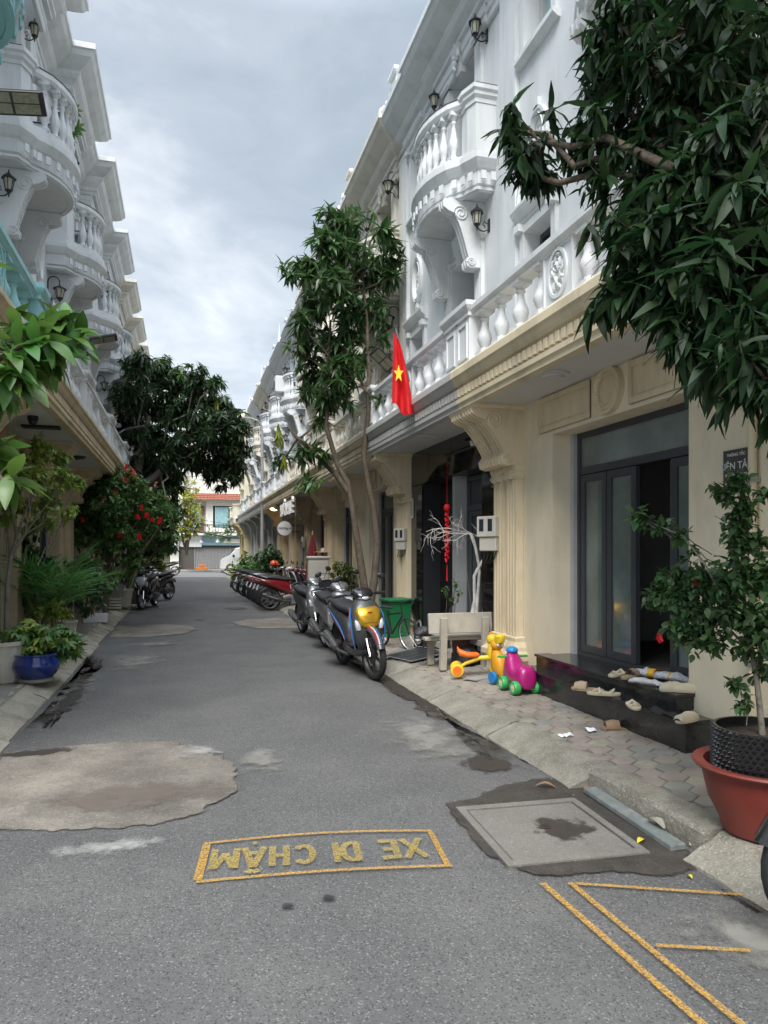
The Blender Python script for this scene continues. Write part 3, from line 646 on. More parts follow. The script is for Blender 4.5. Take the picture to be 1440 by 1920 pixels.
        ob('reveal', lambda: J(box(-.46, .0, b - dw - .001, b - dw + .012, z0, z1), box(-.46, .0, b + dw - .012, b + dw + .001, z0, z1), box(-.46, .0, b - dw + .013, b + dw - .013, z1 - .012, z1 + .001)), Wm, h, key=k_ + kk + 'r')
        for s_ in (-1, 1):
            ob('pilaster', lambda: J(fluted(-.10, .10, z0, z1 - .02, .05), sweep([(0.0, -.13), (.06, -.13), (.06, .13), (0.0, .13)], [(-.06, z1 - .02), (0, z1 - .02), (.03, z1 + .02), (.03, z1 + .07), (-.06, z1 + .07)])), Wm, h, (0.001, b + s_ * (dw + .115), 0), key=k_ + kk + 'pi')
        ob('keystone', lambda: J(loft([[(0, b - .07, z1 - .1), (.08, b - .07, z1 - .1), (.08, b + .07, z1 - .1), (0, b + .07, z1 - .1)], [(0, b - .12, z1 + .24), (.15, b - .12, z1 + .24), (.15, b + .12, z1 + .24), (0, b + .12, z1 + .24)]]), frame_rect(b - dw - .02, b + dw + .02, z1 - .0, z1 + .13, .03, 0, .05), box(0, .03, b - dw, b + dw, z1 + .03, z1 + .1)), Wm, h, key=k_ + kk + 'ks')
    ob('crest', lambda: mv(relief(.30, .36, 22, 9), .13, b, zc - .1), Wm, h, key=k_ + 'crest', smooth=True)
    # --- bowed balcony
    pth = [(x, y + b) for x, y in arc_path(hw, P['pj'], ch=.40 * P['pj'] / .8)]
    H = zf - zl
    bal = ob('balcony', lambda: J(sweep(pth, [(-.10, zl), (-.06, zl), (-.06, zl + .06), (-.03, zl + .08), (-.03, zl + .24), (0, zl + .26), (.035, zl + .31), (.06, zl + .35), (.06, zl + .42), (.02, zl + .44), (.02, zf), (-.10, zf)]),
                                    prism([(x * .97 - .005, b + (y - b) * .96) for x, y in pth], zl + .015, zl + .05), prism([(x * .97 - .005, b + (y - b) * .96) for x, y in pth], zf - .06, zf - .01)), Wm, h, key=k_ + 'bal')
    # panels (dentils) round the fascia
    def dents():
        g = []; P2 = [Vector(p) for p in pth]
        for i in range(1, len(P2) - 1):
            a, c = P2[i], P2[i + 1]; L = (c - a).length; n = max(1, int(L / .11))
            for q in range(n):
                p = a.lerp(c, (q + .5) / n); dd = (c - a).normalized(); ang = math.atan2(dd.y, dd.x)
                g.append(mv(rz(box(-.032, .032, .025, .045, zl + .105, zl + .205), ang + pi), p.x, p.y))
        return J(*g)
    tag(ob('fascia_blocks', dents, Wm, bal, key=k_ + 'dent'), kind='stuff')
    for s_ in (-1, 1):
        ob('balcony_bracket', lambda: scroll_bracket(.17, 0, .82, .52, 5, .15), Wm, h, (0, b + s_ * (dw + .12), zl + .01), key=k_ + 'brk' if False else 'brk')
    # rail, piers, balusters
    ob('balcony_rail', lambda: J(sweep(pth[3:-3], [(-.16, zr_ - .10), (.0, zr_ - .10), (.025, zr_ - .06), (.025, zr_), (-.17, zr_)]),
                                  *[J(prism([(-.01, b + s_ * (hw + .01)), (PC * .825, b + s_ * (hw + .01)), (PC, b + s_ * (hw - .14)), (PC, b + s_ * (hw - .30)), (-.01, b + s_ * (hw - .30))][::s_], zf - .01, zr_ - .14),
                                      sweep([(-.02, b - hw), (PC * .825, b - hw), (PC, b - hw + .15), (PC, b - hw + .30)] if s_ < 0 else [(PC, b + hw - .30), (PC, b + hw - .15), (PC * .825, b + hw), (-.02, b + hw)], [(-.12, zr_ - .15), (.02, zr_ - .15), (.02, zr_ - .10), (.05, zr_ - .07), (.05, zr_ - .03), (.075, zr_ - .01), (.075, zr_ + .04), (-.12, zr_ + .04)]),
                                      prism([(-.01, b + s_ * (hw + .05)), (PC * .875, b + s_ * (hw + .05)), (PC * 1.12, b + s_ * (hw - .14)), (PC * 1.12, b + s_ * (hw - .34)), (-.01, b + s_ * (hw - .34))][::s_], zr_ + .0, zr_ + .045)) for s_ in (-1, 1)]), Wm, h, key=k_ + 'rail')
    tag(ob('rail_coping', lambda: J(sweep(pth[3:-3], [(-.17, zr_ + .001), (.028, zr_ + .001), (.028, zr_ + .018), (-.17, zr_ + .018)]), *[prism([(-.01, b + s_ * (hw + .06)), (PC * .875, b + s_ * (hw + .06)), (PC * 1.15, b + s_ * (hw - .14)), (PC * 1.15, b + s_ * (hw - .35)), (-.01, b + s_ * (hw - .35))][::s_], zr_ + .046, zr_ + .062) for s_ in (-1, 1)]), TRIMBLK, h, key=k_ + 'cop'), 'dark coping on the balcony rail')
    mid = pth[4:-4]
    for i in range(0, len(mid), 1):
        x, y = mid[i]
        if detail > 1: ob('baluster', lambda: baluster(zr_ - .10 - zf, .062), Wm, bal, (x - .075, y, zf), key='bl%.2f' % (zr_ - zf), smooth=35)
    if detail <= 1: tag(ob('baluster_row', lambda: J(*[mv(baluster(zr_ - .10 - zf, .062), x - .075, y, zf) for x, y in mid]), Wm, bal, key=k_ + 'blrow', smooth=35), kind='stuff')
    # --- canopy over the pavement with moulded fascia and dentils
    cprof = [(-.1, zs - .02), (.0, zs - .02), (.0, zs + .03), (.025, zs + .04), (.025, zs + .085), (.005, zs + .09), (.005, zs + .215), (.04, zs + .225), (.06, zs + .25), (.075, zs + .29), (.10, zs + .31), (.10, zg - .02), (.09, zg), (-.1, zg)]
    zx = ov - .1
    can = ob('canopy', lambda: J(sweep([(zx, .002), (zx, w_ - .002)], cprof), box(-.001, zx - .09, .002, w_ - .002, zg - .12, zg - .01)), canopy, h, key=k_ + 'can')
    ob('soffit', lambda: box(-.0, zx - .095, .003, w_ - .003, zs + .0, zs + .03), SOFFIT, h, key=k_ + 'sof')
    nd = int(w_ / .098)
    if detail > 1:
        for q in range(nd): ob('dentil', lambda: cbox(0, .03, -.032, .032, 0, .09, .004), canopy, can, (zx + .004, (q + .5) * w_ / nd, zs + .105), key='dentil')
    else: tag(ob('dentil_row', lambda: J(*[box(zx + .004, zx + .034, (q + .5) * w_ / nd - .032, (q + .5) * w_ / nd + .032, zs + .105, zs + .195) for q in range(nd)]), canopy, can, key=k_ + 'dr'), kind='stuff')
    # --- balustrade on the canopy: pedestals at both ends, medallion panel, balusters, rail
    rx = zx - .02; rt = zg + .62
    ob('balustrade', lambda: J(sweep([(rx, .18), (rx, w_ - .18)], [(-.16, rt - .09), (.0, rt - .09), (.02, rt - .06), (.035, rt - .05), (.035, rt), (-.19, rt)]), box(rx - .15, rx + .01, .18, w_ - .18, zg, zg + .07),
                                *[J(box(rx - .19, rx + .04, y_ - .17, y_ + .17, zg - .001, rt - .04), frame_rect(y_ - .13, y_ + .13, zg + .08, rt - .16, .025, rx + .04, rx + .055), sweep([(rx - .19, y_ - .17), (rx + .04, y_ - .17), (rx + .04, y_ + .17), (rx - .19, y_ + .17)], [(-.05, rt - .10), (.02, rt - .10), (.02, rt - .06), (.045, rt - .03), (.06, rt), (.06, rt + .05), (-.05, rt + .05)]), box(rx - .2, rx + .08, y_ - .2, y_ + .2, rt + .02, rt + .05)) for y_ in (.18, w_ - .18)],
                                box(rx - .11, rx - .02, w_ / 2 - .24, w_ / 2 + .24, zg + .05, rt - .08), frame_rect(w_ / 2 - .24, w_ / 2 + .24, zg + .07, rt - .09, .02, rx - .02, rx - .005)), rail, h, key=k_ + 'bst')
    ob('balustrade_medallion', lambda: mv(J(oval_ring(.26, .36, [(0, .03), (.02, .028), (.02, 0), (0, 0)], 22), relief(.25, .34, 46, 4)), rx - .018, w_ / 2, (zg + rt) / 2), rail, h, key=k_ + 'bm', smooth=True)
    ybs = list(np.linspace(.50, w_ / 2 - .38, 4 if w_ > 3.8 else 3)) + list(np.linspace(w_ / 2 + .38, w_ - .50, 4 if w_ > 3.8 else 3))
    if detail > 0:
        for y_ in ybs: ob('baluster', lambda: baluster(rt - .09 - zg - .07, .08), rail, h, (rx - .075, y_, zg + .07), key='bb', smooth=35)
    else: tag(ob('baluster_row', lambda: J(*[mv(baluster(rt - .09 - zg - .07, .08), rx - .075, y_, zg + .07) for y_ in ybs]), rail, h, key=k_ + 'bbr', smooth=35), kind='stuff')
    # --- lanterns
    if lanterns:
        for (z_, y_) in ((zl - .34, b - dw - .36), (zl - .34, b + dw + .36), (zo - .1, b - dw - .30), (zo - .1, b + dw + .30)):
            l_ = ob('wall_lantern', lantern_geo if lant == 1 else lantern2_geo, BLACK, h, (.06 if y_ > w_ - .2 else .0, min(y_, w_ - .12), z_), key='lant%d' % lant, scale=.86 if lant == 1 else 1.0)
            ob('lantern_glass', lantern_glass if lant == 1 else lantern2_glass, LGLASS, l_, key='lantg%d' % lant)
    # --- ground floor: end pilasters with big scroll brackets, frieze, medallion
    for y_ in ((.17, w_ - .17) if ground != 'none' else ()):
        ob('bracket', lambda: J(scroll_bracket(.27, 0, .66, .60, 7, .17), sweep([(-.0, -.17), (.62, -.17), (.62, .17), (-.0, .17)], [(-.05, -.05), (0, -.05), (.02, -.02), (.02, 0), (-.05, 0)])), gm, h, (0, y_, zs - .001), key='bigbrk')
        ob('column', lambda: J(fluted(-.12, .12, .62, zs - .66, .09, 3), sweep([(0, -.14), (.10, -.14), (.10, .14), (0, .14)], [(-.05, .13), (.05, .13), (.05, .30), (.10, .36), (.10, .42), (.06, .46), (.055, .5), (.02, .56), (.02, .6), (-.05, .63)]),
                               sweep([(0, -.13), (.09, -.13), (.09, .13), (0, .13)], [(-.05, zs - .80), (.01, zs - .80), (.035, zs - .76), (.015, zs - .72), (.03, zs - .68), (.03, zs - .655), (-.05, zs - .655)]), box(.085, .13, -.06, .06, zs - .80, zs - .70)), gm, h, (.002, y_, 0), key=k_ + 'col')
    return h, b, hw
def ground_cream(h, w_, gm, doorm=FRAME, panem=PANE, d0=.62, d1=None, lint=2.74, sill=.14, steps=False, frieze=True, kd='', leaves=4, skip=()):
    d1 = d1 or w_ - .62; zs = 3.15
    ob('ground_wall', lambda: J(box(-.3, .0, .002, d0, .0, zs), box(-.3, .0, d1, w_ - .002, .0, zs), box(-.3, .0, d0 + .001, d1 - .001, lint, zs)), CREAM2 if gm is CREAM else gm, h, key='gw%.2f%s' % (w_, kd))
    if frieze:
        m = (d0 + d1) / 2
        for a, c in ((d0 - .25, m - .30), (m + .30, d1 + .25)):
            ob('frieze', lambda: J(frame_rect(a, c, lint + .04, zs - .02, .05, .001, .03), frame_rect(a + .07, c - .07, lint + .11, zs - .09, .015, .001, .016), box(.0, .012, a, c, lint + .04, zs - .02)), gm, h, key='fz%.2f%s%.2f' % (w_, kd, a))
        ob('frieze_medallion', lambda: mv(J(oval_ring(.33, .33, [(0, .05), (.05, .045), (.055, .02), (.035, .0), (.05, -.02), (.02, -.035), (.0, -.035)]), T(cyl((0, 0, 0), (.02, 0, 0), .2, n=24), Matrix.Identity(4)),
                                              *[sphere((.035, .135 * cos(a), .135 * sin(a)), .014, 6, 4) for a in np.linspace(0, 2 * pi, 28, False)], relief(.2, .2, 24, 8)), .004, m, (lint + zs) / 2 + .02), gm, h, key='fm', smooth=True)
    # recessed glazed door with transom
    fr = ob('door_frame', lambda: J(frame_rect(d0 + .06, d1 - .0, sill, lint, .055, -.30, -.24), box(-.295, -.245, d0 + .12, d1 - .06, lint - .42, lint - .35)), doorm, h, key='df%.2f%s' % (w_, kd))
    n = leaves; W_ = (d1 - d0 - .18) / n
    for q in range(n):
        a = d0 + .12 + q * W_
        if q in skip: continue
        lf = ob('door_leaf', lambda: frame_rect(.008, W_ - .008, sill + .06, lint - .43, .07, -.29, -.245), doorm, h, (0, a, 0), key='dl%.2f%s' % (w_, kd))
        ob('pane', lambda: box(-.27, -.262, .06, W_ - .06, sill + .12, lint - .49), panem, lf, key='dp%.2f%s' % (w_, kd))
    ob('transom_pane', lambda: box(-.27, -.262, d0 + .1, d1 - .04, lint - .36, lint - .04), panem, fr, key='tp%.2f%s' % (w_, kd))
    ob('shutter_guide', lambda: J(box(-.26, -.20, d0 + .001, d0 + .07, sill, lint - .001), box(-.23, -.20, d1 - .05, d1 - .001, sill, lint - .001)), PAINTG, h, key='sg%.2f%s' % (w_, kd))
    ob('room', lambda: J(box(-4, -.301, .02, .06, 0, zs), box(-4, -.301, w_ - .06, w_ - .02, 0, zs), box(-4.1, -4, 0, w_, 0, zs), box(-4, -.3, .06, w_ - .06, zs - .05, zs), box(-4, -.3, .06, w_ - .06, 0, sill)), INNER, h, key='rm%.2f%s' % (w_, kd))
    if not steps: ob('threshold', lambda: box(-.3, .05, d0 - .02, d1 + .02, .0, sill), GRANITE, h, key='th%.2f%s' % (w_, kd))
    return fr
# ------------------------------------------------------------ the right row
WR = 3.6
hA, bA, _ = house(PR, 4.25, WHITE, 'near right white house with a cream ground floor, glazed grey door and black granite steps', WR, 3.15, 1, canopy=CREAM, key='A0')
FROST = mat('greenish_film_glass', (.13, .165, .155), .08, spec=.9, var=.35, scale=1.6)
fA = ground_cream(hA, 4.25, CREAM, panem=FROST, d0=.93, d1=2.95, sill=.49, steps=True, kd='A', skip=(2,))
h0_, _, _ = house(PR, 4.0, WHITE, 'white house at the right edge of the picture, mostly hidden behind the near mango leaves', WR, -.85, 1, canopy=CREAM, key='A')
ground_cream(h0_, 4.0, CREAM, d0=1.2, d1=2.95, kd='0')
hB, bB, _ = house(PR, 4.0, WHITE, 'white house whose ground floor is clad in polished black marble behind the bare whitewashed tree', WR, 7.4, 1, canopy=GREYW, key='A')
# black marble front of hB
def slabs():
    g = []
    return g
ob('ground_wall', J(box(-.3, -.02, .002, .84, 0, 3.15), box(-.3, -.02, 3.16, 3.998, 0, 3.15), box(-.3, -.02, .841, 3.159, 2.62, 3.15)), DARKFR, hB)
for (u0, u1, z0, z1) in [(.30, .84, .1, 1.3), (.30, .84, 1.305, 2.6), (.30, 1.2, 2.62, 3.14), (1.205, 2.1, 2.62, 3.14), (2.105, 3.0, 2.62, 3.14), (3.005, 3.7, 2.62, 3.14), (3.16, 3.7, .1, 1.0), (3.16, 3.7, 1.005, 1.9), (3.16, 3.7, 1.905, 2.615)]:
    ob('marble_panel', box(-.019, .004, u0 + .002, u1 - .002, z0, z1), BLACKM, hB)
for a in (.8, 3.16): ob('marble_return', box(-.6, -.3, a, a + .04, 0, 2.62), BLACKM, hB)
ob('light_jamb', box(-.29, -.10, 1.88, 1.98, .1, 2.62), PAINTG, hB)
fB = ob('door_frame', J(frame_rect(2.0, 3.15, .14, 2.6, .06, -.34, -.27), box(-.335, -.275, 2.06, 3.09, 2.12, 2.2)), mat('teal_grey_frame', (.075, .095, .10), .4, var=.05), hB)
for q in range(2):
    lf = ob('door_leaf', frame_rect(2.07 + q * .52, 2.57 + q * .52, .2, 2.11, .06, -.32, -.28), MATS['teal_grey_frame'], hB)
    ob('pane', box(-.30, -.295, 2.12 + q * .52, 2.52 + q * .52, .26, 2.05), PANE, lf)
ob('transom_pane', box(-.30, -.295, 2.06, 3.09, 2.2, 2.54), PANE, fB)
ob('recess_shade_panel', box(-.45, -.42, .84, 1.86, .1, 2.62), DARKFR, hB)  # near-black panel puts the shade of the open recess into colour
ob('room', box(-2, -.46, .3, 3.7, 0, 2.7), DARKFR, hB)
YS = [11.4]
for q in range(10): YS.append(YS[-1] + 3.25)
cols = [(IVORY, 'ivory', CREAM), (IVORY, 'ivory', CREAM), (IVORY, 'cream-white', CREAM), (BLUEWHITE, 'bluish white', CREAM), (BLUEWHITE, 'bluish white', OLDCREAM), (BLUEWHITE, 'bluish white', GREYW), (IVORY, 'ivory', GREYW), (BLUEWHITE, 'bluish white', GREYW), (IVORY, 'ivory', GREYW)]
rl = ['ivory house directly behind the forked mango tree, next to the black marble front', 'second ivory house past the black marble front, its doorway closed by a dark shutter', 'cream-white house with the red door and the small wooden wall shelf', 'bluish white house behind the folded dark red parasol and the grey cabinet',
      'bluish white cafe house with the round white sign on a bracket', 'bluish white house with the glowing ceiling lamp under its canopy', 'ivory house just behind the tall street lamp pole', 'bluish white house past the street lamp, with hedge in front', 'ivory house next to the last one on the right row']
REDP = mat('red_door_panel', (.16, .02, .015), .4, var=.1)
for q in range(9):
    Wm, nm, cc = cols[q]; det = 2 if q < 2 else (1 if q < 4 else 0)
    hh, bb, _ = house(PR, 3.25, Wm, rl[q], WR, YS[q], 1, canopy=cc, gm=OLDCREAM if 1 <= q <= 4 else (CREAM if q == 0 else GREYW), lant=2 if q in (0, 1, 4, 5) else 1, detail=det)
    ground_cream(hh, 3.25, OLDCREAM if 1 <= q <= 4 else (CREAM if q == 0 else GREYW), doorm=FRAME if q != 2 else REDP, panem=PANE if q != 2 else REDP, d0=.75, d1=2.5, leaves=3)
    # spire or urn on some piers
    if q in (2, 4, 6, 8):
        ob('roof_finial', lambda: lathe([(.12, 0), (.12, .1), (.05, .14), (.09, .25), (.04, .35), (.015, .7), (.001, .95)], 10), Wm, hh, (.05, .13, 8.78 + .7), key='fin')
# last pale yellow corner house, lower, standing a little forward
hz_, _, _ = house(PR, 3.4, mat('yellow_white', (.72, .68, .55), .6, var=.05), 'pale yellow corner house at the far end of the right row', WR - .25, YS[9] - .05, 1, canopy=mat('yellow_white', (1, 1, 1)), gm=YELLOWC, detail=0)
ground_cream(hz_, 3.4, YELLOWC, kd='z', d0=.75, d1=2.6, leaves=3)
# ------------------------------------------------------------ the left row
WL = -2.2
LY = [4.55, 8.02, 11.5, 14.98, 18.45, 21.93, 25.4, 28.9, 32.4, 35.9, 39.4]
ll = ['teal balconied house nearest on the left with a cream stone canopy', 'white house with the large bowed balcony and yellowish lanterns on the near left', 'white house in the middle of the left row, plants hanging over its balcony', 'white house on the left whose canopy ends at the red flag', 'white house on the left just before the big dark mango tree',
      'ivory house behind the big dark mango tree', 'ivory house on the left beyond the mango tree crown', 'ivory house on the left, third before the crossing', 'ivory house on the left, second before the crossing', 'ivory house on the left corner at the crossing']
for q in range(10):
    Wm = TEAL if q == 0 else (WHITE if q < 5 else IVORY)
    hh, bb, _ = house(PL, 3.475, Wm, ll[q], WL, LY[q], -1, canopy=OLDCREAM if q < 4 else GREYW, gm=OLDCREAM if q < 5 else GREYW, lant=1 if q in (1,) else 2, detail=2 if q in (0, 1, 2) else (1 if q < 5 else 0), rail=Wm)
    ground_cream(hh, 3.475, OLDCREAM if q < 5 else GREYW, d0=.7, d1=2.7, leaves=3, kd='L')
# ------------------------------------------------------------ buildings across the far street
TILE = mat('red_roof_tile', (.30, .10, .065), .8, var=.2)
fb = thing('townhouse', 'white townhouse facing down the street with red tiled awning and grey folding gate', 'house', (2.85, 58.5, 0), 0)
WH2 = mat('warm_white_wall', (.70, .69, .64), .7, var=.08, dirt=((.4, .38, .33), .4, 1.5, .3))  # warm off-white wall paint with greyish stains
ob('wall', J(box(-3.3, 3.8, .5, 8, 0, 9.5), box(-3.35, -2.75, -.2, .5, 3.2, 13), box(3.0, 3.5, -.2, .5, 3.2, 13), box(-1.15, 3.0, .2, .5, 3.6, 6.6)), WH2, fb)
ob('upper_wall', box(-3.2, 3.6, 1.6, 8, 9.5, 13), WH2, fb)
ob('balcony', J(box(-3.35, 3.7, -.5, .5, 3.25, 3.45)), WH2, fb)
for k in range(4):
    ob('roof_tile_row', J(*[mv(T(box(-.13, .13, -.3, .3, -.02, .02), Matrix.Rotation(R(24), 4, 'X') @ Matrix.Rotation(0, 4, 'Y')), -2.6 + i * .28, -.25 + k * .33, 6.65 + k * .2) for i in range(23)]), TILE, fb)
wf = ob('window', J(T(frame_rect(-.6, 2.6, 4.0, 6.0, .12, -.1, .0), Matrix.Rotation(-pi / 2, 4, 'Z'))), FRAME, fb, (0, 0, 0))
wf.location = (0, .2, 0)
CURT = mat('pale_blue_curtain', (.36, .58, .62), .8, var=.15, scale=5)
ob('curtain', J(*[box(-.45 + i * .09, -.38 + i * .09, -.08 + (i % 2) * .04, -.02 + (i % 2) * .04, 4.1, 5.9) for i in range(12)], *[box(1.55 + i * .09, 1.62 + i * .09, -.08 + (i % 2) * .04, -.02 + (i % 2) * .04, 4.1, 5.9) for i in range(10)]), CURT, wf)
ob('pane', box(-.48, 2.48, .0, .02, 4.12, 5.88), PANE, wf)
dr = ob('balcony_door', J(box(-2.55, -1.3, .3, .49, 3.5, 6.0)), mat('brown_door_frame', (.16, .06, .04), .6), fb); ob('pane', box(-2.3, -1.55, .26, .29, 3.8, 5.8), PANEBL, dr)
u2 = ob('upper_window', box(-.2, 2.4, 1.5, 1.59, 9.6, 12), mat('orange_wood_frame', (.40, .16, .04), .6), fb)
for a in (-.1, .6, 1.6): ob('pane', box(a, a + .5, 1.45, 1.49, 9.7, 11.9), CURT, u2)
ob('balcony_railing', J(box(-2.7, 3.2, -.47, -.44, 4.2, 4.25), *[cyl((-2.7 + i * .25, -.45, 3.45), (-2.7 + i * .25, -.45, 4.2), .012, n=4) for i in range(24)]), BLACK, fb)
ob('fascia', box(-2.6, 3.6, .1, .5, 2.35, 3.2), mat('blue_grey_fascia', (.25, .38, .45), .6), fb)
ob('small_sign', box(.2, 1.9, .02, .09, 2.55, 2.95), WH2, fb); ob('wall_sign', box(-3.2, -1.5, .02, .09, 2.2, 3.2), WHITE, fb)
ob('stone_pier', J(box(-3.2, -2.1, .2, .499, 0, 2.2), box(2.9, 3.8, .2, .499, 0, 2.2)), mat('dark_stone', (.09, .085, .075), .8, var=.4, scale=30), fb)
gt = mat('grey_folding_gate', (.34, .34, .35), .5, metal=.3)
for k in range(36): ob('gate_slat', lambda: box(0, .09, .25, .32, 0, 2.15), gt, fb, (-2.08 + k * .138, (k % 2) * .05, 0), key='gs')
ob('gate_track', box(-2.2, 3.0, .15, .4, 2.15, 2.33), BLACK, fb)
shp = thing('shop_house', 'low white shop across the far street with blue lettered signboard and dark doorway', 'shop', (-1.95, 58.2, 0), 0)
ob('wall', J(box(-6, -1.5, 0, 6, 0, 5.2), box(.9, 1.55, 0, 6, 0, 5.2), box(-1.5, .9, 0, 6, 2.3, 5.2)), WH2, shp)
ob('inside', box(-1.45, .88, 1.2, 5, 0, 2.3), DARKFR, shp)
ob('door_panel', box(-.0, .85, .3, .4, 0, 2.2), mat('brown_shop_panel', (.13, .12, .09), .7), shp)
sb = ob('signboard', box(-2.6, 1.3, -.25, -.12, 3.0, 4.5), WHITE, shp)
ob('sign_text', T(text_geo('LINH', .75, .01, .02), Matrix.Translation((-1.1, -.27, 3.95)) @ Matrix.Rotation(pi / 2, 4, 'X')), mat('blue_letter', (.04, .12, .45), .6), sb)
ob('sign_text', T(text_geo('TẠP HÓA - NƯỚC GIẢI KHÁT', .26, .01, .005), Matrix.Translation((-.7, -.27, 3.25)) @ Matrix.Rotation(pi / 2, 4, 'X')), mat('red_letter', (.4, .03, .04), .6), sb)
g = grid(-3.2, 1.4, 0, 1, 16, 3, lambda x, y: 0); g = ([(x, -.15 + .12 * sin(x * 4) - .3 * y, 3.0 - y * (.8 + .15 * sin(x * 2.3))) for x, y, z in g[0]], g[1])
ob('awning', g, mat('grey_awning', (.42, .44, .48), .8, var=.15, scale=3), shp)
g = grid(0, 1.6, 0, 1, 10, 3, lambda x, y: 0); g = ([(x - .3, -.35, 2.98 - y * (.35 + .25 * sin(x * 1.9))) for x, y, z in g[0]], g[1])
ob('bunting', g, YELLOW, shp)
ob('balcony_slab', box(-6, 1.5, -.6, 0, 5.2, 5.5), WH2, shp)
rh = thing('brick_roof_house', 'house with a steep red tiled roof behind the yellow-green tree', 'house', (-4.2, 63, 0), 0)
ob('wall', box(-5, 5, 0, 6, 0, 8), mat('tan_wall', (.38, .30, .2), .8, var=.2), rh)
for k in range(9): ob('roof_tile_row', J(*[mv(T(box(-.19, .19, -.26, .26, -.02, .03), Matrix.Rotation(R(40), 4, 'X')), -5 + i * .42, -.3 + k * .36, 8 + k * .33) for i in range(24)]), TILE, rh)
ob('roof_back', xz([(-5, 8), (5, 8), (5, 11), (-5, 11)], 3, 3.2), TILE, rh)
for (x, y, w_, d, h_, l, m) in [(-13, 58.5, 10, 8, 9, 'plain white house far left across the crossing', WH2), (12, 58.5, 10, 8, 10, 'plain cream house far right across the crossing', IVORY), (24, 58.5, 12, 8, 12, 'tall pale house at the right end of the far street', WH2), (-26, 58.5, 12, 8, 11, 'tall pale house at the left end of the far street', IVORY)]:
    b_ = thing('townhouse', l, 'house', (x, y, 0)); ob('wall', box(-w_ / 2, w_ / 2, 0, d, 0, h_), m, b_)
    for i in range(4):
        for j in range(3): ob('window', lambda: J(box(0, 1.1, -.05, .02, 0, 1.4)), PANE, b_, (-w_ / 2 + 1 + i * 2.3, 0, 1.2 + j * 3), key='fw')

fb.scale = (1, 1, .87); shp.scale = (1, 1, .87); rh.scale = (1, 1, .9)
# ------------------------------------------------------------ plants
def leaf_tmpl(L, Wd, n=5, fold=.25, droop=.25, wave=0., tipw=1., shape=.55):
    """one leaf along +x: three vertices a row, folded at the midrib"""
    v = []
    for k in range(n + 1):
        t = k / n; wd = Wd / 2 * (sin(pi * t ** shape * .97 + .04) ** 1.0) + .0006
        z = -droop * L * t * t + wave * L * sin(t * 15)
        v += [(t * L, -wd, z + fold * wd + wave * L * .8 * sin(t * 19)), (t * L, 0, -droop * L * t * t), (t * L, wd, z + fold * wd + wave * L * .8 * sin(t * 17 + 2))]
    return np.array(v), [(3 * k + i, 3 * k + 3 + i, 3 * k + 4 + i, 3 * k + 1 + i) for k in range(n) for i in (0, 1)]
def basis(d, up):
    d = d / np.linalg.norm(d, axis=1, keepdims=True)
    y = np.cross(up, d); ln = np.linalg.norm(y, axis=1, keepdims=True); y = np.where(ln < 1e-4, np.array([[1., 0, 0]]), y / np.maximum(ln, 1e-6))
    z = np.cross(d, y); return np.stack([d, y, z], axis=2)
def leaves_mesh(name, tmpl, pos, dirs, ups, scl, m, parent):
    """all leaves in one mesh, built with arrays"""
    V, F = tmpl; B = basis(dirs, ups); n = len(pos)
    P_ = np.einsum('nij,kj->nki', B, V) * scl[:, None, None] + pos[:, None, :]
    me = bpy.data.meshes.new(name); nv = len(V); F = np.array(F)
    me.vertices.add(n * nv); me.vertices.foreach_set('co', P_.reshape(-1).astype(np.float32))
    idx = (F[None] + (np.arange(n) * nv)[:, None, None]).reshape(-1); nf = n * len(F)
    me.loops.add(nf * 4); me.loops.foreach_set('vertex_index', idx.astype(np.int32))
    me.polygons.add(nf); me.polygons.foreach_set('loop_start', np.arange(0, nf * 4, 4, dtype=np.int32)); me.polygons.foreach_set('loop_total', np.full(nf, 4, dtype=np.int32))
    me.polygons.foreach_set('use_smooth', np.ones(nf, dtype=bool))
    me.materials.append(m); me.update(calc_edges=True); 
    o = bpy.data.objects.new(name, me); COL.objects.link(o); o.parent = parent; return o
def whorls(centres, outs, nl, spread=1., droop=.5, jit=.25, scale=(.75, 1.15), sub=.03):
    pos, dr, up, sc = [], [], [], []
    for c, o in zip(centres, outs):
        o = o / (np.linalg.norm(o) + 1e-6); k = rng.integers(max(3, int(nl * .7)), int(nl * 1.3) + 1)
        a0 = rng.uniform(0, 6.28); s = rng.uniform(*scale)
        u = np.cross(o, [0, 0, 1.]); u = u / (np.linalg.norm(u) + 1e-6); w2 = np.cross(o, u)
        for q in range(k):
            a = a0 + 2.4 * q; el = rng.uniform(.05, .9) * (1 - .5 * q / k) * spread
            d = o * sin(el) * 1.0 + (u * cos(a) + w2 * sin(a)) * cos(el) * 1.0
            d = d + rng.normal(0, jit * .5, 3); d[2] -= droop * rng.uniform(.3, 1.2)
            pos.append(c - o * sub * (q / k) * 2 + rng.normal(0, .006, 3)); dr.append(d); up.append(np.array([0, 0, 1.]) + rng.normal(0, .3, 3)); sc.append(s * rng.uniform(.75, 1.15))
    return np.array(pos), np.array(dr), np.array(up), np.array(sc)
def blob_pts(c, r, n, squash=(1, 1, 1), shell=.35, rough=.25):
    d = rng.normal(0, 1, (n, 3)); d /= np.linalg.norm(d, axis=1, keepdims=True)
    q = (rng.uniform(shell, 1, (n, 1))) ** .6 * (1 + rough * np.sin(d[:, :1] * 5 + c[0] * 3) * np.cos(d[:, 2:3] * 4 + c[1]))
    return np.array(c) + d * q * r * np.array(squash), d + np.array([0, 0, .25])
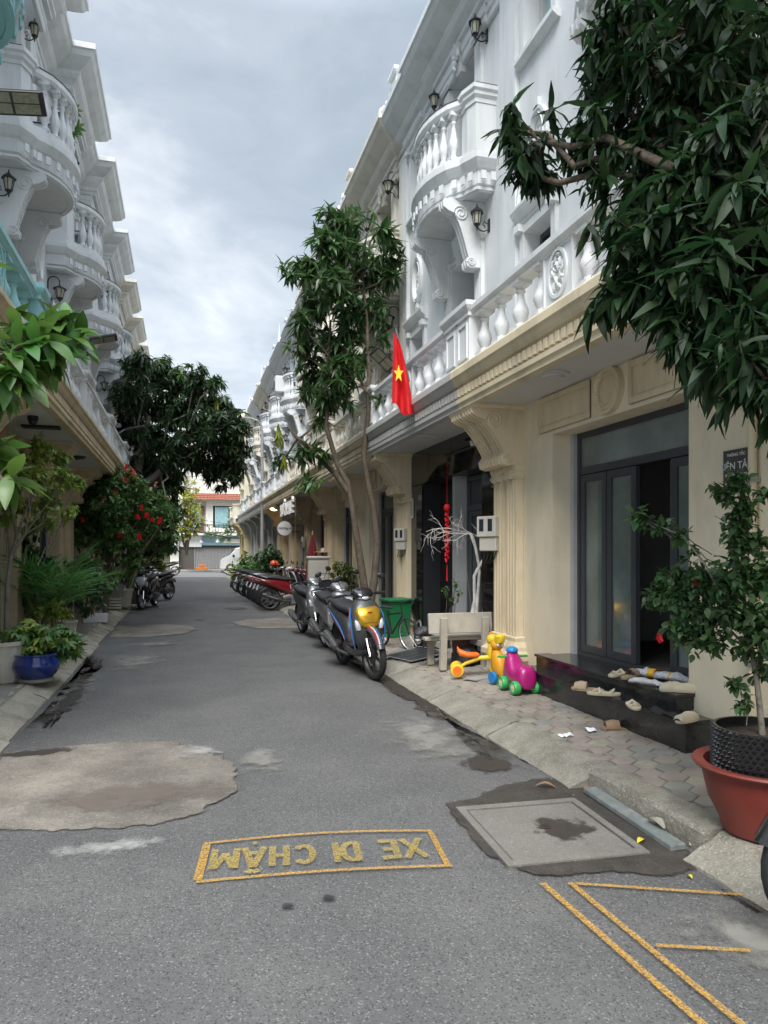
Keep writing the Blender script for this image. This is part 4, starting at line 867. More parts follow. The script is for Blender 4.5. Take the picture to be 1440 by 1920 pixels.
def limb(a, b, r0, r1, wob=.06, n=6):
    a, b = Vector(a), Vector(b); L = (b - a).length; pts = []
    for t in np.linspace(0, 1, n): pts.append(a.lerp(b, t) + Vector(rng.normal(0, wob * L * .25, 3)) * (sin(pi * t)))
    return tube(pts, [r0 + (r1 - r0) * t for t in np.linspace(0, 1, n)], 7)
def tree(name, label, cat, base, trunks, blobs, tmpl, lm, bm, nl=9, droop=.5, dens=26., stems=(.02, .006), squash=(1, 1, 1), parts=0, extra=None, scale=(.8, 1.15), group=None, shell=.35, spread=1., twig=.004, jit=.25):
    """trunks: list of (points, radii); blobs: (centre, radius, limb start) ; leaves grow in whorls at twig tips"""
    root = thing(name, label, cat, tuple(base), 0, group); inv = -Vector(base)
    for pts, rs in trunks:
        ob('trunk', mv(tube(pts, rs, 9), *inv), bm, root, smooth=60)
    C, O, tw, lb = [], [], [], []
    for bl in blobs:
        c, r, st = bl[:3]; n = max(3, int(dens * r * r * (bl[3] if len(bl) > 3 else 1)))
        p, d = blob_pts(c, r, n, squash, shell); C.append(p); O.append(d)
        if st is not None: lb.append(limb(st, c, stems[0] * (.6 + r), stems[1] * 1.5, .15))
        for k in range(len(p)):
            if k % 2 == 0: tw.append(tube([tuple(c), tuple((np.array(c) * .4 + p[k] * .6) + rng.normal(0, .03 * r, 3)), tuple(p[k] - d[k] * .02)], [stems[1], twig * .9, twig * .6], 4, False))
    C, O = np.concatenate(C), np.concatenate(O)
    for l_ in lb: ob('branch', mv(l_, *inv), bm, root, smooth=60)
    tag(ob('twigs', mv(J(*tw), *inv), bm, root), kind='stuff')
    pos, dr, up, sc = whorls(C, O, nl, spread, droop, scale=scale, jit=jit)
    pos = pos - np.array(base)[None]
    if parts:       # the leaves nearest the lens are parts of their own
        dist = np.linalg.norm(pos + np.array(base) - np.array([0, 0, EYE]), axis=1)
        pw = pos + np.array(base)
        zc = pw[:, 0] * sin(TH) + pw[:, 1] * cos(TH); xc = pw[:, 0] * cos(TH) - pw[:, 1] * sin(TH)
        px_, py_ = 720 + F_PX * xc / np.maximum(zc, .1), HY - F_PX * (pw[:, 2] - EYE) / np.maximum(zc, .1)
        ok = (zc > .3) & (px_ > -40) & (px_ < 1480) & (py_ > -40) & (py_ < 1900)
        order = np.argsort(np.where(ok, dist / sc, 1e9))[:parts]
        msk = np.ones(len(pos), bool); msk[order] = False
        B = basis(dr[order], up[order])
        g = ([tuple(p) for p in tmpl[0]], tmpl[1])
        for q, i in enumerate(order):
            M4 = Matrix([list(B[q][r_]) + [pos[i][r_]] for r_ in range(3)] + [[0, 0, 0, 1]]) @ Matrix.Scale(sc[i], 4)
            o = ob('leaf', g, lm, root, key='leaf' + name + cat, smooth=80); o.matrix_local = M4
        pos, dr, up, sc = pos[msk], dr[msk], up[msk], sc[msk]
    tag(leaves_mesh('foliage', tmpl, pos, dr, up, sc, lm, root), kind='stuff')
    if extra:
        for (cs, os_, n_, mm, tp, dd) in extra:
            p2, d2, u2, s2 = whorls([np.array(c) for c in cs], [np.array(o) for o in os_], n_, .6, dd, scale=(.9, 1.2))
            tag(leaves_mesh('young_foliage', tp, p2 - np.array(base)[None], d2, u2, s2, mm, root), kind='stuff')
    return root
A3 = lambda px, py, Z: np.array(at(px, py, Z))
ML = leaf_tmpl(.185, .05, 6, .25, .22, .012)
ML2 = leaf_tmpl(.145, .034, 9, .25, .4, .022, shape=.85)
# near mango tree at the right edge
b0 = (3.05, 1.35, .12)
bl = []
for (x, y, Z, r, k) in [(1010, 265, 4.1, .30, 1.5), (1115, 255, 3.9, .36, 1.4), (1215, 165, 3.7, .40, 1.3), (1180, 60, 3.7, .36, 1.2), (1290, 60, 3.4, .42, 1.2), (1390, 100, 3.2, .45, 1.3), (1300, 230, 3.4, .42, 1.5), (1400, 300, 3.0, .42, 1.5), (1200, 330, 3.6, .34, 1.7), (1290, 400, 3.2, .36, 1.7), (1170, 450, 3.5, .27, 1.9), (1385, 450, 2.8, .36, 1.7), (1235, 530, 3.1, .28, 2), (1330, 560, 2.8, .30, 2), (1155, 560, 3.4, .17, 2.2), (1420, 590, 2.6, .27, 2), (1375, 680, 2.5, .20, 2.2), (1440, 720, 2.4, .22, 2), (1290, 640, 2.8, .18, 2.2), (1470, 420, 2.8, .45, 1.3), (1500, 200, 3.0, .5, 1.2), (1500, 620, 2.6, .35, 1.2), (1000, 330, 4.2, .14, 1.6), (950, 250, 4.3, .13, 2.4), (1240, -60, 3.8, .4, .8), (1400, -60, 3.4, .5, .8), (1120, 160, 4.0, .22, 1.5), (1230, 450, 3.1, .3, 1.7), (1330, 330, 3.1, .3, 1.7)]:
    bl.append((A3(x, y, Z), r * .82, None, k * 1.25))
hub = A3(1440, 380, 3.1)
bl = [(c, r, tuple(hub * (1 - .55) + c * .55) if False else tuple(hub), k) for c, r, _, k in bl]
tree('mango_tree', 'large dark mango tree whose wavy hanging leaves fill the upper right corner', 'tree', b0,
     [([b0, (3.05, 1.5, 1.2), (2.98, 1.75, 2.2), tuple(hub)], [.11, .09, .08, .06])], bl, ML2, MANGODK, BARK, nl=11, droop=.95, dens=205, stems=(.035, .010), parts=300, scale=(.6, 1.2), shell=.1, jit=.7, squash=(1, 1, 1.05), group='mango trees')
# forked mango tree between the scooters and the black marble front
Zm = 11.6; b1 = (2.9, 11.25, .12)
P_ = lambda x, y, dz=0.: tuple(at(x, y, Zm + dz))
tr = [([P_(690, 1200), P_(688, 1130), P_(680, 1080), P_(668, 1000), P_(662, 960), P_(652, 905), P_(632, 870), P_(612, 800), P_(612, 720), P_(620, 600)], [.08, .072, .064, .056, .052, .047, .043, .038, .03, .018]),
      ([P_(692, 1150), P_(703, 1080), P_(708, 1020), P_(700, 950), P_(690, 905), P_(682, 850), P_(690, 780), P_(692, 700), P_(688, 600), P_(680, 520)], [.068, .062, .058, .052, .047, .043, .038, .034, .026, .016]),
      ([P_(655, 925), P_(630, 890), P_(590, 850), P_(556, 820), P_(540, 800)], [.05, .045, .04, .03, .015]),
      ([P_(684, 870), P_(698, 855), P_(710, 830)], [.02, .014, .008]), ([P_(690, 740), P_(668, 700), P_(640, 660)], [.03, .02, .012])]
bl = []
for (x, y, r, k) in [(622, 420, .30, 1), (660, 415, .26, 1), (712, 428, .22, 1), (600, 455, .28, 1), (650, 470, .36, 1), (735, 480, .30, 1), (548, 505, .22, 1.1), (580, 510, .30, 1.1), (625, 530, .36, 1.2), (690, 520, .38, 1.2), (735, 520, .2, 1), (590, 560, .30, 1.2), (650, 590, .38, 1.2), (705, 585, .30, 1.1), (565, 610, .22, 1.1), (600, 640, .34, 1.2), (650, 650, .32, 1.2), (710, 640, .16, 1.2), (560, 655, .18, 1), (585, 700, .30, 1.3), (640, 700, .34, 1.3), (575, 735, .2, 1.2), (620, 740, .28, 1.3), (670, 680, .22, 1.2), (645, 745, .15, 1), (715, 750, .10, 1.2), (600, 790, .16, 1.2), (565, 850, .22, 1), (600, 850, .16, 1), (530, 865, .16, 1), (575, 900, .14, 1)]:
    jit = rng.normal(0, .22)
    st = P_(650, 720) if y < 780 else P_(560, 822)
    if y < 600: st = P_(640, 560)
    bl.append((A3(x, y, Zm + jit), r * .98, st, k * 1.1))
ex = [([A3(522, 800, Zm), A3(520, 815, Zm), A3(528, 825, Zm), A3(532, 860, Zm)], [(0, 0, -1)] * 4, 22, MANGOYG, leaf_tmpl(.2, .035, 4, .25, .3), 1.6),
      ([A3(570, 902, Zm - .3), A3(585, 905, Zm - .3), A3(600, 900, Zm - .3), A3(555, 910, Zm - .3)], [(-.4, 0, .3)] * 4, 8, MANGOLT, ML, .5),
      ([A3(600, 395, Zm - .2), A3(655, 410, Zm - .3), A3(585, 450, Zm - .3), A3(700, 395, Zm), A3(560, 640, Zm - .3)], [(0, 0, 1)] * 5, 7, MANGOLT, ML, .5)]
tree('mango_tree', 'slender forked mango tree behind the parked scooters, in front of the marble-clad house', 'tree', b1, tr, bl, leaf_tmpl(.23, .062, 5, .25, .25, .01), MANGO, BARK, nl=10, droop=.55, dens=165, stems=(.028, .009), extra=ex, scale=(.8, 1.15), shell=.1, group='mango trees')
# big dark mango on the left, far
Zl = 19.5; b2 = tuple(at(251, 1130, Zl)); b2 = (b2[0], b2[1], .12)
Q_ = lambda x, y, dz=0.: tuple(at(x, y, Zl + dz))
bl = []
for (x, y, r, k) in [(262, 690, .45, 1), (300, 700, .6, 1), (340, 720, .6, 1), (380, 735, .5, 1), (415, 765, .5, 1), (445, 800, .45, 1), (240, 740, .55, 1), (290, 760, .75, 1), (350, 780, .75, 1), (400, 810, .7, 1), (445, 840, .45, 1), (235, 800, .5, 1), (280, 830, .7, 1.1), (340, 850, .7, 1.1), (400, 865, .55, 1.1), (435, 875, .4, 1), (260, 880, .55, 1.1), (310, 895, .5, 1.1), (305, 930, .4, 1), (280, 945, .5, 1.1), (405, 900, .3, .9), (315, 960, .45, 1), (300, 1000, .6, 1), (275, 1015, .55, 1), (245, 690, .3, 1), (370, 700, .3, 1), (405, 722, .25, 1)]:
    bl.append((A3(x, y, Zl + rng.normal(0, .6)), r * .97, Q_(300, 860) if x > 290 else Q_(262, 850), k))
ex = [([A3(402, 730, Zl), A3(404, 745, Zl), A3(406, 755, Zl)], [(0, 0, -1)] * 3, 26, MANGOYG, leaf_tmpl(.3, .06, 4, .25, .3), .9), ([A3(255, 665, Zl), A3(262, 680, Zl), A3(300, 680, Zl), A3(340, 700, Zl)], [(0, 0, 1)] * 4, 16, MANGOLT, leaf_tmpl(.3, .08, 4, .25, .3), .5)]
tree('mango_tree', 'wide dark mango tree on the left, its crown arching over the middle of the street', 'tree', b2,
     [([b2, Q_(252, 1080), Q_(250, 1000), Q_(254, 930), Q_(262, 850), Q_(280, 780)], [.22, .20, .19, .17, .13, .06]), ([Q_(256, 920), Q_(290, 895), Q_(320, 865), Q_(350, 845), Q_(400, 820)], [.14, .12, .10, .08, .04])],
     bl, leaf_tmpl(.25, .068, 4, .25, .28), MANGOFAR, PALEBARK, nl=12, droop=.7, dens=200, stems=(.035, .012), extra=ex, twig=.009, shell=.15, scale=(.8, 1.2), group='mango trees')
# low branch with broad leaves entering at the left edge
b3 = (-1.85, 2.2, .12); Zb = 3.1
bl = [(A3(x, y, Z), r, tuple(A3(-160, 760, 3.0)), k) for x, y, Z, r, k in [(95, 600, 3.3, .12, 3), (60, 640, 3.2, .14, 3), (20, 660, 3.1, .15, 3), (130, 640, 3.4, .07, 4), (10, 720, 3.0, .15, 3), (50, 690, 3.1, .10, 3), (-40, 700, 3.0, .2, 2), (5, 900, 2.9, .08, 3), (-30, 860, 2.9, .12, 3), (-60, 560, 3.0, .2, 1.5), (120, 600, 3.4, .05, 4), (100, 670, 3.3, .05, 4)]]
tree('broadleaf_tree', 'bright green broad-leaved branch reaching in from the left edge in front of the teal balcony', 'tree', b3, [([b3, (-1.85, 2.3, 1.2), tuple(A3(-160, 760, 3.0))], [.05, .045, .03])], bl, leaf_tmpl(.15, .062, 8, .25, .35, .012, shape=.85), MANGOLT, BARK, nl=7, droop=.45, dens=95, stems=(.018, .007), parts=120, shell=.1, scale=(.75, 1.1))
# small-leaved shrubs
SL = leaf_tmpl(.05, .026, 2, .2, .2); SL2 = leaf_tmpl(.065, .036, 2, .2, .2); SL3 = leaf_tmpl(.085, .045, 3, .2, .25)
def shrub(label, cat, base, blobs, tmpl, lm, stems, nl=9, dens=300, bm=BARK, droop=.3, scale=(.7, 1.2), name='shrub', squash=(1, 1, 1), twig=.003, group=None, trunks=None, parts=0, shell=.1):
    tk = trunks or [([tuple(base), tuple(np.array(base) * .5 + np.array(s) * .5 + rng.normal(0, .02, 3)), tuple(s)], [stems[0], stems[0] * .8, stems[1]]) for s in [b[0] for b in blobs][::2]]
    return tree(name, label, cat, base, tk, [(b[0], b[1], tuple(np.array(base) * .35 + np.array(b[0]) * .65), b[2] if len(b) > 2 else 1) for b in blobs], tmpl, lm, bm, nl=nl, droop=droop, dens=dens, stems=(stems[1] * 1.5, twig * 1.3), shell=shell, scale=scale, squash=squash, twig=twig, group=group, parts=parts, jit=.6)
Zs = 8.9; bs = (-2.02, 8.15, .45)
S_ = lambda x, y, Z: np.array(at(x, y, Z))
shrub('tall loose shrub with light green leaves in the big ribbed white pot', 'shrub', tuple(at(14, 1205, 8.4)),
      [(S_(x, y, Zs + rng.normal(0, .25)), r, k) for x, y, r, k in [(30, 860, .22, 1), (75, 845, .2, 1), (110, 860, .16, 1), (15, 900, .22, .8), (65, 890, .24, .8), (120, 900, .2, .8), (145, 905, .12, 1), (30, 945, .2, .7), (90, 940, .22, .7), (125, 960, .16, .7), (60, 985, .18, .6), (10, 970, .15, .6), (100, 985, .12, .5)]], SL3, LEAFLT, (.02, .009), nl=11, dens=760, name='potted_shrub', bm=PALEBARK,
      trunks=[([tuple(at(12, 1200, 8.4)), tuple(at(14, 1100, 8.5)), tuple(at(20, 1045, 8.6)), tuple(at(40, 980, 8.7)), tuple(at(70, 900, 8.8))], [.035, .03, .026, .015, .008]), ([tuple(at(20, 1045, 8.6)), tuple(at(12, 980, 8.7)), tuple(at(20, 900, 8.8))], [.02, .012, .007]), ([tuple(at(24, 1030, 8.6)), tuple(at(70, 970, 8.8)), tuple(at(115, 910, 8.9))], [.018, .012, .006]), ([tuple(at(22, 1040, 8.6)), tuple(at(50, 1000, 8.7)), tuple(at(90, 975, 8.9))], [.015, .01, .006])])
Zf = 15.0
fs = shrub('wide dark green shrub tree with red hanging ribbons in its crown, left of the street', 'shrub', tuple(at(200, 1150, 14.6)),
      [(S_(x, y, Zf + rng.normal(0, .4)), r, k) for x, y, r, k in [(215, 905, .35, 1), (250, 915, .35, 1), (180, 925, .35, 1), (285, 945, .35, 1), (150, 940, .3, 1), (120, 935, .2, 1), (210, 950, .45, 1), (260, 960, .45, 1), (170, 975, .4, 1), (300, 975, .35, 1), (130, 985, .3, .8), (225, 1000, .4, 1), (270, 1005, .4, 1), (190, 1015, .35, .9), (160, 1005, .3, .8), (315, 955, .2, 1), (310, 1010, .3, 1), (250, 1030, .3, .8), (205, 1040, .25, .6)]], SL3, LEAFMD, (.05, .022), nl=12, dens=520, name='ribbon_shrub', bm=BARK, scale=(.9, 1.5),
      trunks=[([tuple(at(198, 1150, 14.6)), tuple(at(201, 1090, 14.7)), tuple(at(195, 1040, 14.8)), tuple(at(215, 960, 15))], [.06, .05, .04, .02]), ([tuple(at(200, 1060, 14.7)), tuple(at(225, 1020, 15)), tuple(at(265, 970, 15))], [.035, .03, .015]), ([tuple(at(199, 1075, 14.7)), tuple(at(175, 1030, 14.9)), tuple(at(150, 970, 15))], [.03, .02, .012])])
def ribbon(s=1.):
    g = grid(-.07, .07, -.18, .02, 4, 5, lambda x, y: 0); return [(x * (1 + 2 * abs(y)), .03 * sin(x * 40 + y * 9), y + .02 * cos(x * 30)) for x, y, z in g[0]], g[1]
for (x, y, s) in [(217, 920, .9), (266, 948, 1.1), (258, 965, 1.), (275, 962, 1.2), (285, 972, .9), (300, 972, 1.3), (155, 972, .9), (197, 957, .8), (220, 968, .9), (228, 995, 1.6), (261, 1002, 1.1), (136, 947, .8), (125, 977, .7), (222, 1000, 1.)]:
    c = at(x, y, 14.3) - Vector(fs.location)
    ob('red_ribbon', J(ribbon(), rz(ribbon(), 1.4)), RED, fs, tuple(c), (0, 0, random.uniform(0, 3)), key='ribbon', scale=s * .5)
shrub('dense dark green potted bush hanging over the cream woven pot', 'bush', tuple(at(138, 1165, 12.0)), [(S_(x, y, 12.2 + rng.normal(0, .2)), r) for x, y, r in [(140, 1085, .25), (170, 1090, .22), (150, 1115, .26), (178, 1115, .22), (130, 1125, .2), (190, 1125, .12), (165, 1140, .18), (190, 1095, .12), (150, 1145, .14)]], SL3, LEAFDK, (.02, .01), nl=10, dens=420, name='potted_bush')
shrub('mid green bush filling the gap between the palm and the ribbon shrub', 'bush', tuple(at(165, 1150, 13.2)), [(S_(x, y, 13.2 + rng.normal(0, .2)), r) for x, y, r in [(150, 1070, .3), (180, 1075, .28), (125, 1090, .26), (200, 1100, .2), (165, 1050, .22), (110, 1060, .25)]], SL3, LEAFMD, (.02, .01), nl=10, dens=300, name='bush', scale=(1., 1.6))
shrub('low bright green potted bush in front of the palm', 'bush', tuple(at(100, 1195, 9.6)), [(S_(x, y, 9.6 + rng.normal(0, .1)), r) for x, y, r in [(95, 1150, .16), (120, 1155, .14), (75, 1145, .13), (105, 1135, .13)]], SL3, LEAFLT, (.015, .008), nl=9, dens=520, name='potted_bush')
shrub('very dark leafy bush filling the left edge behind the ribbed white pot', 'bush', tuple(at(40, 1190, 10)), [(S_(x, y, 10.2 + rng.normal(0, .25)), r) for x, y, r in [(20, 1040, .3), (55, 1040, .28), (30, 1080, .3), (70, 1075, .25), (10, 1110, .25), (50, 1120, .25), (85, 1060, .2), (80, 1110, .2), (0, 1060, .25), (45, 1010, .2), (20, 1140, .2), (95, 1130, .15)]], SL3, LEAFDK, (.025, .012), nl=10, dens=520, name='bush', scale=(1., 1.6))
shrub('bright yellow-green bush under the mango tree on the left pavement', 'bush', tuple(at(285, 1085, 24)), [(S_(x, y, 23.5), r) for x, y, r in [(275, 1045, .35), (295, 1045, .3), (285, 1030, .28), (300, 1060, .2), (265, 1060, .25)]], SL3, LEAFLT, (.03, .015), nl=10, dens=300, name='bush', scale=(1.4, 2.))
shrub('mid green bush between the mango trunk and the ribbon shrub', 'bush', tuple(at(228, 1100, 18)), [(S_(x, y, 17.5), r) for x, y, r in [(215, 1050, .3), (240, 1055, .25), (228, 1070, .25), (200, 1060, .22), (260, 1060, .25)]], SL3, LEAFMD, (.03, .015), nl=9, dens=150, name='bush', scale=(1.2, 1.8))
shrub('clipped variegated hedge bush beside the grey cabinet', 'bush', tuple(at(642, 1130, 15)), [(S_(x, y, 15 + rng.normal(0, .1)), r) for x, y, r in [(632, 1070, .22), (655, 1075, .2), (640, 1090, .25), (660, 1095, .18), (628, 1100, .18), (650, 1062, .15)]], SL3, LEAFVAR, (.02, .01), nl=10, dens=420, name='hedge_bush', scale=(.9, 1.3))
for (lab, x, y, Z, r, mm) in [('dark trimmed hedge just right of the street lamp pole', 508, 1048, 27, .55, LEAFDK), ('low bright green bush left of the street lamp by the corner house', 452, 1062, 33, .5, LEAFLT), ('feathery green bush at the foot of the pale yellow house', 470, 1058, 30, .55, LEAFMD), ('low dark bush behind the row of scooters', 485, 1066, 28, .4, LEAFMD)]:
    shrub(lab, 'bush', tuple(at(x, 1075, Z)), [(S_(x + dx, y + dy, Z + rng.normal(0, .2)), r * k) for dx, dy, k in [(0, 0, 1), (-12, 6, .7), (12, 5, .7), (0, 14, .8), (-8, 16, .6), (9, 16, .6)]], SL3, mm, (.03, .015), nl=9, dens=150, name='bush', scale=(1.6, 2.4))
shrub('yellow-green tree rising beside the tiled roof across the street', 'tree', tuple(at(350, 1040, 52)), [(S_(x, y, 51 + rng.normal(0, .5)), r) for x, y, r in [(345, 915, 1.), (360, 930, .9), (352, 950, 1.1), (345, 975, 1.2), (362, 965, .9), (372, 980, .8), (340, 1000, .9), (358, 995, .7)]], leaf_tmpl(.2, .1, 2, .2, .2), mat('yellow_green_leaf', (.30, .33, .05), .5, var=0, leaf=.4), (.1, .05), nl=9, dens=32, name='street_tree', scale=(1., 1.6), twig=.02)
shrub('climbing plant spilling over the balcony above the grey folding gate', 'plant', tuple(at(440, 995, 50)), [(S_(x, y, 50), r) for x, y, r in [(436, 960, .5), (440, 980, .5), (430, 990, .5), (400, 1001, .35), (415, 1003, .35), (385, 1002, .35), (430, 1005, .35), (445, 950, .35)]], leaf_tmpl(.2, .1, 2, .2, .2), LEAFMD, (.03, .03), nl=8, dens=60, name='climber', scale=(.9, 1.4), twig=.02)
# hibiscus in the red bowl
Zh = 3.55; hb = tuple(at(1432, 1385, Zh))
H_ = lambda x, y, dz=0.: tuple(at(x, y, Zh + dz))
hib = [(x, y, r, dz, k) for x, y, r, dz, k in [(1200, 968, .045, .35, 5), (1240, 985, .05, .3, 3), (1275, 1000, .05, .25, 3), (1300, 1030, .03, .2, 3), (1385, 900, .05, 0, 4), (1360, 925, .06, 0, 4), (1395, 950, .07, 0, 4), (1385, 985, .07, 0, 4), (1380, 1020, .07, 0, 4), (1420, 1010, .06, 0, 3), (1290, 1085, .09, .2, 4), (1250, 1105, .08, .25, 4), (1225, 1125, .06, .3, 4), (1330, 1090, .10, .1, 4), (1370, 1095, .1, 0, 4), (1415, 1080, .11, 0, 4), (1280, 1130, .09, .15, 4), (1320, 1150, .10, .1, 3), (1360, 1145, .1, 0, 3), (1410, 1150, .1, -.05, 3), (1300, 1190, .08, .1, 3.5), (1340, 1200, .07, .05, 3), (1270, 1180, .06, .15, 3), (1400, 1210, .07, 0, 3), (1430, 1250, .06, 0, 3), (1380, 1280, .04, 0, 4), (1400, 1320, .04, 0, 3), (1435, 1180, .1, -.1, 3), (1435, 920, .05, 0, 3)]]
hs = tree('hibiscus', 'leafy hibiscus with red blooms growing from the black studded pot', 'plant', hb,
     [([H_(1430, 1385), H_(1424, 1320), H_(1418, 1270), H_(1408, 1215), H_(1385, 1160), H_(1345, 1100), H_(1320, 1055), H_(1280, 1005, .2), H_(1210, 975, .35)], [.016, .015, .013, .011, .008, .006, .005, .004, .002]), ([H_(1420, 1280), H_(1405, 1180), H_(1390, 1080), H_(1392, 980), H_(1385, 890)], [.01, .008, .006, .004, .002]), ([H_(1418, 1260), H_(1440, 1150), H_(1445, 1000)], [.01, .007, .004]), ([H_(1408, 1215), H_(1350, 1190, .1), H_(1260, 1150, .2)], [.008, .005, .003]), ([H_(1415, 1230), H_(1340, 1150, .1), H_(1240, 1120, .25)], [.007, .005, .003])],
     [(np.array(H_(x, y, dz)), r * 1.25, H_(1400 if x > 1330 else x + 60, y + 40, dz * .8), k * 1.5) for x, y, r, dz, k in hib], leaf_tmpl(.048, .029, 4, .2, .25, .01, shape=.75), HIBL, PALEBARK, nl=6, droop=.4, dens=640, stems=(.004, .002), twig=.0012, parts=280, shell=.1, scale=(.7, 1.25), jit=.7)
for (x, y, dz) in [(1233, 1197, .18), (1302, 1093, .1), (1283, 1205, .1)]:
    ob('flower', J(*[T(([(0, 0, 0), (.022, -.012, .012), (.03, 0, .014), (.022, .012, .012)], [(0, 1, 2, 3)]), Matrix.Rotation(k * 1.256, 4, 'Z')) for k in range(5)], cyl((0, 0, 0), (0, 0, .03), .002, .003, 5)), REDFL, hs, tuple(Vector(H_(x, y, dz)) - Vector(hb)), (1.2, random.random(), 0), key='hfl', scale=1.0 if dz > .1 else .7)
# ---- leaves with a form of their own: fan palm, snake plants, umbrella plant
def frond(L, n, wd, arch=.35):
    """one pinnate frond along +x with n leaflets a side"""
    g = [tube([(L * t, 0, L * .5 * t - arch * L * t * t) for t in np.linspace(0, 1, 7)], [.008 * (1 - .7 * t) for t in np.linspace(0, 1, 7)], 5)]
    lt = leaf_tmpl(1, wd, 4, .5, .35)
    for k in range(n):
        t = .22 + .78 * k / n; ll = .42 * L * (sin(pi * (t * .75 + .12)) + .15); p = Vector((L * t, 0, L * .5 * t - arch * L * t * t))
        for s in (-1, 1):
            M4 = Matrix.Translation(p) @ Matrix.Rotation(s * (1.05 - .55 * t), 4, 'Z') @ Matrix.Rotation(-.25 + random.uniform(-.15, .15), 4, 'Y') @ Matrix.Scale(ll, 4)
            g.append(T(([tuple(q) for q in lt[0]], lt[1]), M4))
    return J(*g)
pl = thing('potted_palm', 'glossy green palm with feathered fronds standing among the pots on the left', 'palm', tuple(at(100, 1185, 10.2)))
for k in range(13):
    a = k * 2.4; e_ = random.uniform(.35, 1.1)
    ob('frond', lambda: frond(.95, 20, .055), PALML, pl, (0, 0, .18), (random.uniform(-.2, .2), -e_ * .95, a), key='frond', scale=random.uniform(.9, 1.25), smooth=60)
ob('frond_stems', J(*[tube([(0, 0, 0), (.04 * cos(k), .04 * sin(k), .2)], .012, 5) for k in range(6)]), LEAFLT, pl)
def blade(L, wd):
    v = []; n = 6
    for k in range(n + 1):
        t = k / n; w2 = wd * (.6 + .8 * t - 1.35 * t ** 3.2) + .001; v += [(-w2, .012 * abs(sin(t * 2)), L * t), (0, -.006 - .03 * t * t, L * t), (w2, .012, L * t)]
    return v, [(3 * k + i, 3 * k + 3 + i, 3 * k + 4 + i, 3 * k + 1 + i) for k in range(n) for i in (0, 1)]
SNK = mat('snake_plant_leaf', (.10, .14, .06), .4, var=.35, scale=14)
def snake(label, base, n, L, sp):
    t = thing('snake_plant', label, 'plant', base, 0, 'snake plants')
    for k in range(n): ob('blade', lambda: blade(.5, .026), SNK if k % 3 else LEAFVAR, t, (random.uniform(-sp, sp), random.uniform(-sp, sp), 0), (random.uniform(-.45, .45), random.uniform(-.45, .45), random.uniform(0, 6)), key='blade', scale=L / .5 * random.uniform(.7, 1.15))
snake('upright snake plant between the palm and the blue glazed pot', tuple(at(72, 1172, 9.9)), 16, .5, .11)
snake('snake plant growing from the grey square planter near the wooden bench', tuple(at(213, 1095, 17.0)), 18, .5, .16)
snake('snake plant in the round white pot nearest the wooden bench', tuple(at(232, 1105, 18.6)), 16, .5, .16)
up = thing('umbrella_plant', 'bushy umbrella plant with fingered leaves spilling over the blue glazed pot', 'plant', tuple(at(68, 1238, 8.05)))
fl = leaf_tmpl(.11, .04, 3, .15, .3, shape=.8)
def umbel(): return J(*[T(([tuple(q) for q in fl[0]], fl[1]), Matrix.Rotation(k * 2 * pi / 8, 4, 'Z') @ Matrix.Rotation(.28, 4, 'Y')) for k in range(8)], tube([(0, 0, 0), (.0, .01, -.1)], .0025, 4))
for k in range(190):
    a = random.uniform(0, 2 * pi); q = random.random() ** .5; z = random.uniform(.04, .50) * (1 - .35 * q)
    ob('leaf_cluster', umbel, MATS['mid_green_leaf'] if k % 3 else LEAFLT, up, (.44 * q * cos(a), .34 * q * sin(a), z), (random.uniform(-.6, .6) - .3 * sin(a) * -1, random.uniform(-.5, .5) + q * .5 * cos(a), random.uniform(0, 6)), key='umbel', scale=random.uniform(.75, 1.25), smooth=80)
tag(ob('stems', J(*[tube([(0, 0, -.05), (.2 * cos(k), .15 * sin(k), .15), (.38 * cos(k), .28 * sin(k), .25)], .006, 5) for k in range(9)]), PALEBARK, up), kind='stuff')
# ------------------------------------------------------------ scooters
def paint(n, c, r=.25, metal=.0, coat=.6): return mat(n, c, r, metal=metal, var=.04, coat=coat)
P_BLACK = paint('black_gloss_paint', (.015, .015, .017)); P_GREY = paint('matt_grey_paint', (.075, .078, .082), .42, .4, .2); P_SILV = paint('silver_paint', (.28, .29, .30), .3, .7)
P_RED = paint('dark_red_paint', (.17, .008, .014), .22); P_WHITE = paint('white_gloss_paint', (.68, .68, .68)); P_GREEN = paint('dark_green_paint', (.012, .045, .035)); P_GOLD = mat('gold_panel', (.75, .45, .05), .28, metal=.75, var=.08, scale=30)
P_BLUE = mat('blue_stripe', (.02, .16, .42), .35, var=.02); P_REDS = mat('red_stripe', (.45, .02, .02), .35, var=.02); LENS = mat('clear_lamp_lens', (.45, .47, .50), .08, var=.1, spec=.9, coat=1.); TAILR = mat('red_tail_lens', (.35, .01, .01), .15, var=.05)
ENG = mat('cast_engine_metal', (.12, .12, .12), .5, metal=.6, var=.2)
WRIM = mat('alloy_rim', (.30, .30, .31), .35, metal=.7, var=.08)
def tyre(R_, w_): return revy([(R_ - .055, -w_ * .8), (R_ - .03, -w_), (R_ - .01, -w_ * .75), (R_, -w_ * .25), (R_, w_ * .25), (R_ - .01, w_ * .75), (R_ - .03, w_), (R_ - .055, w_ * .8)], 30)
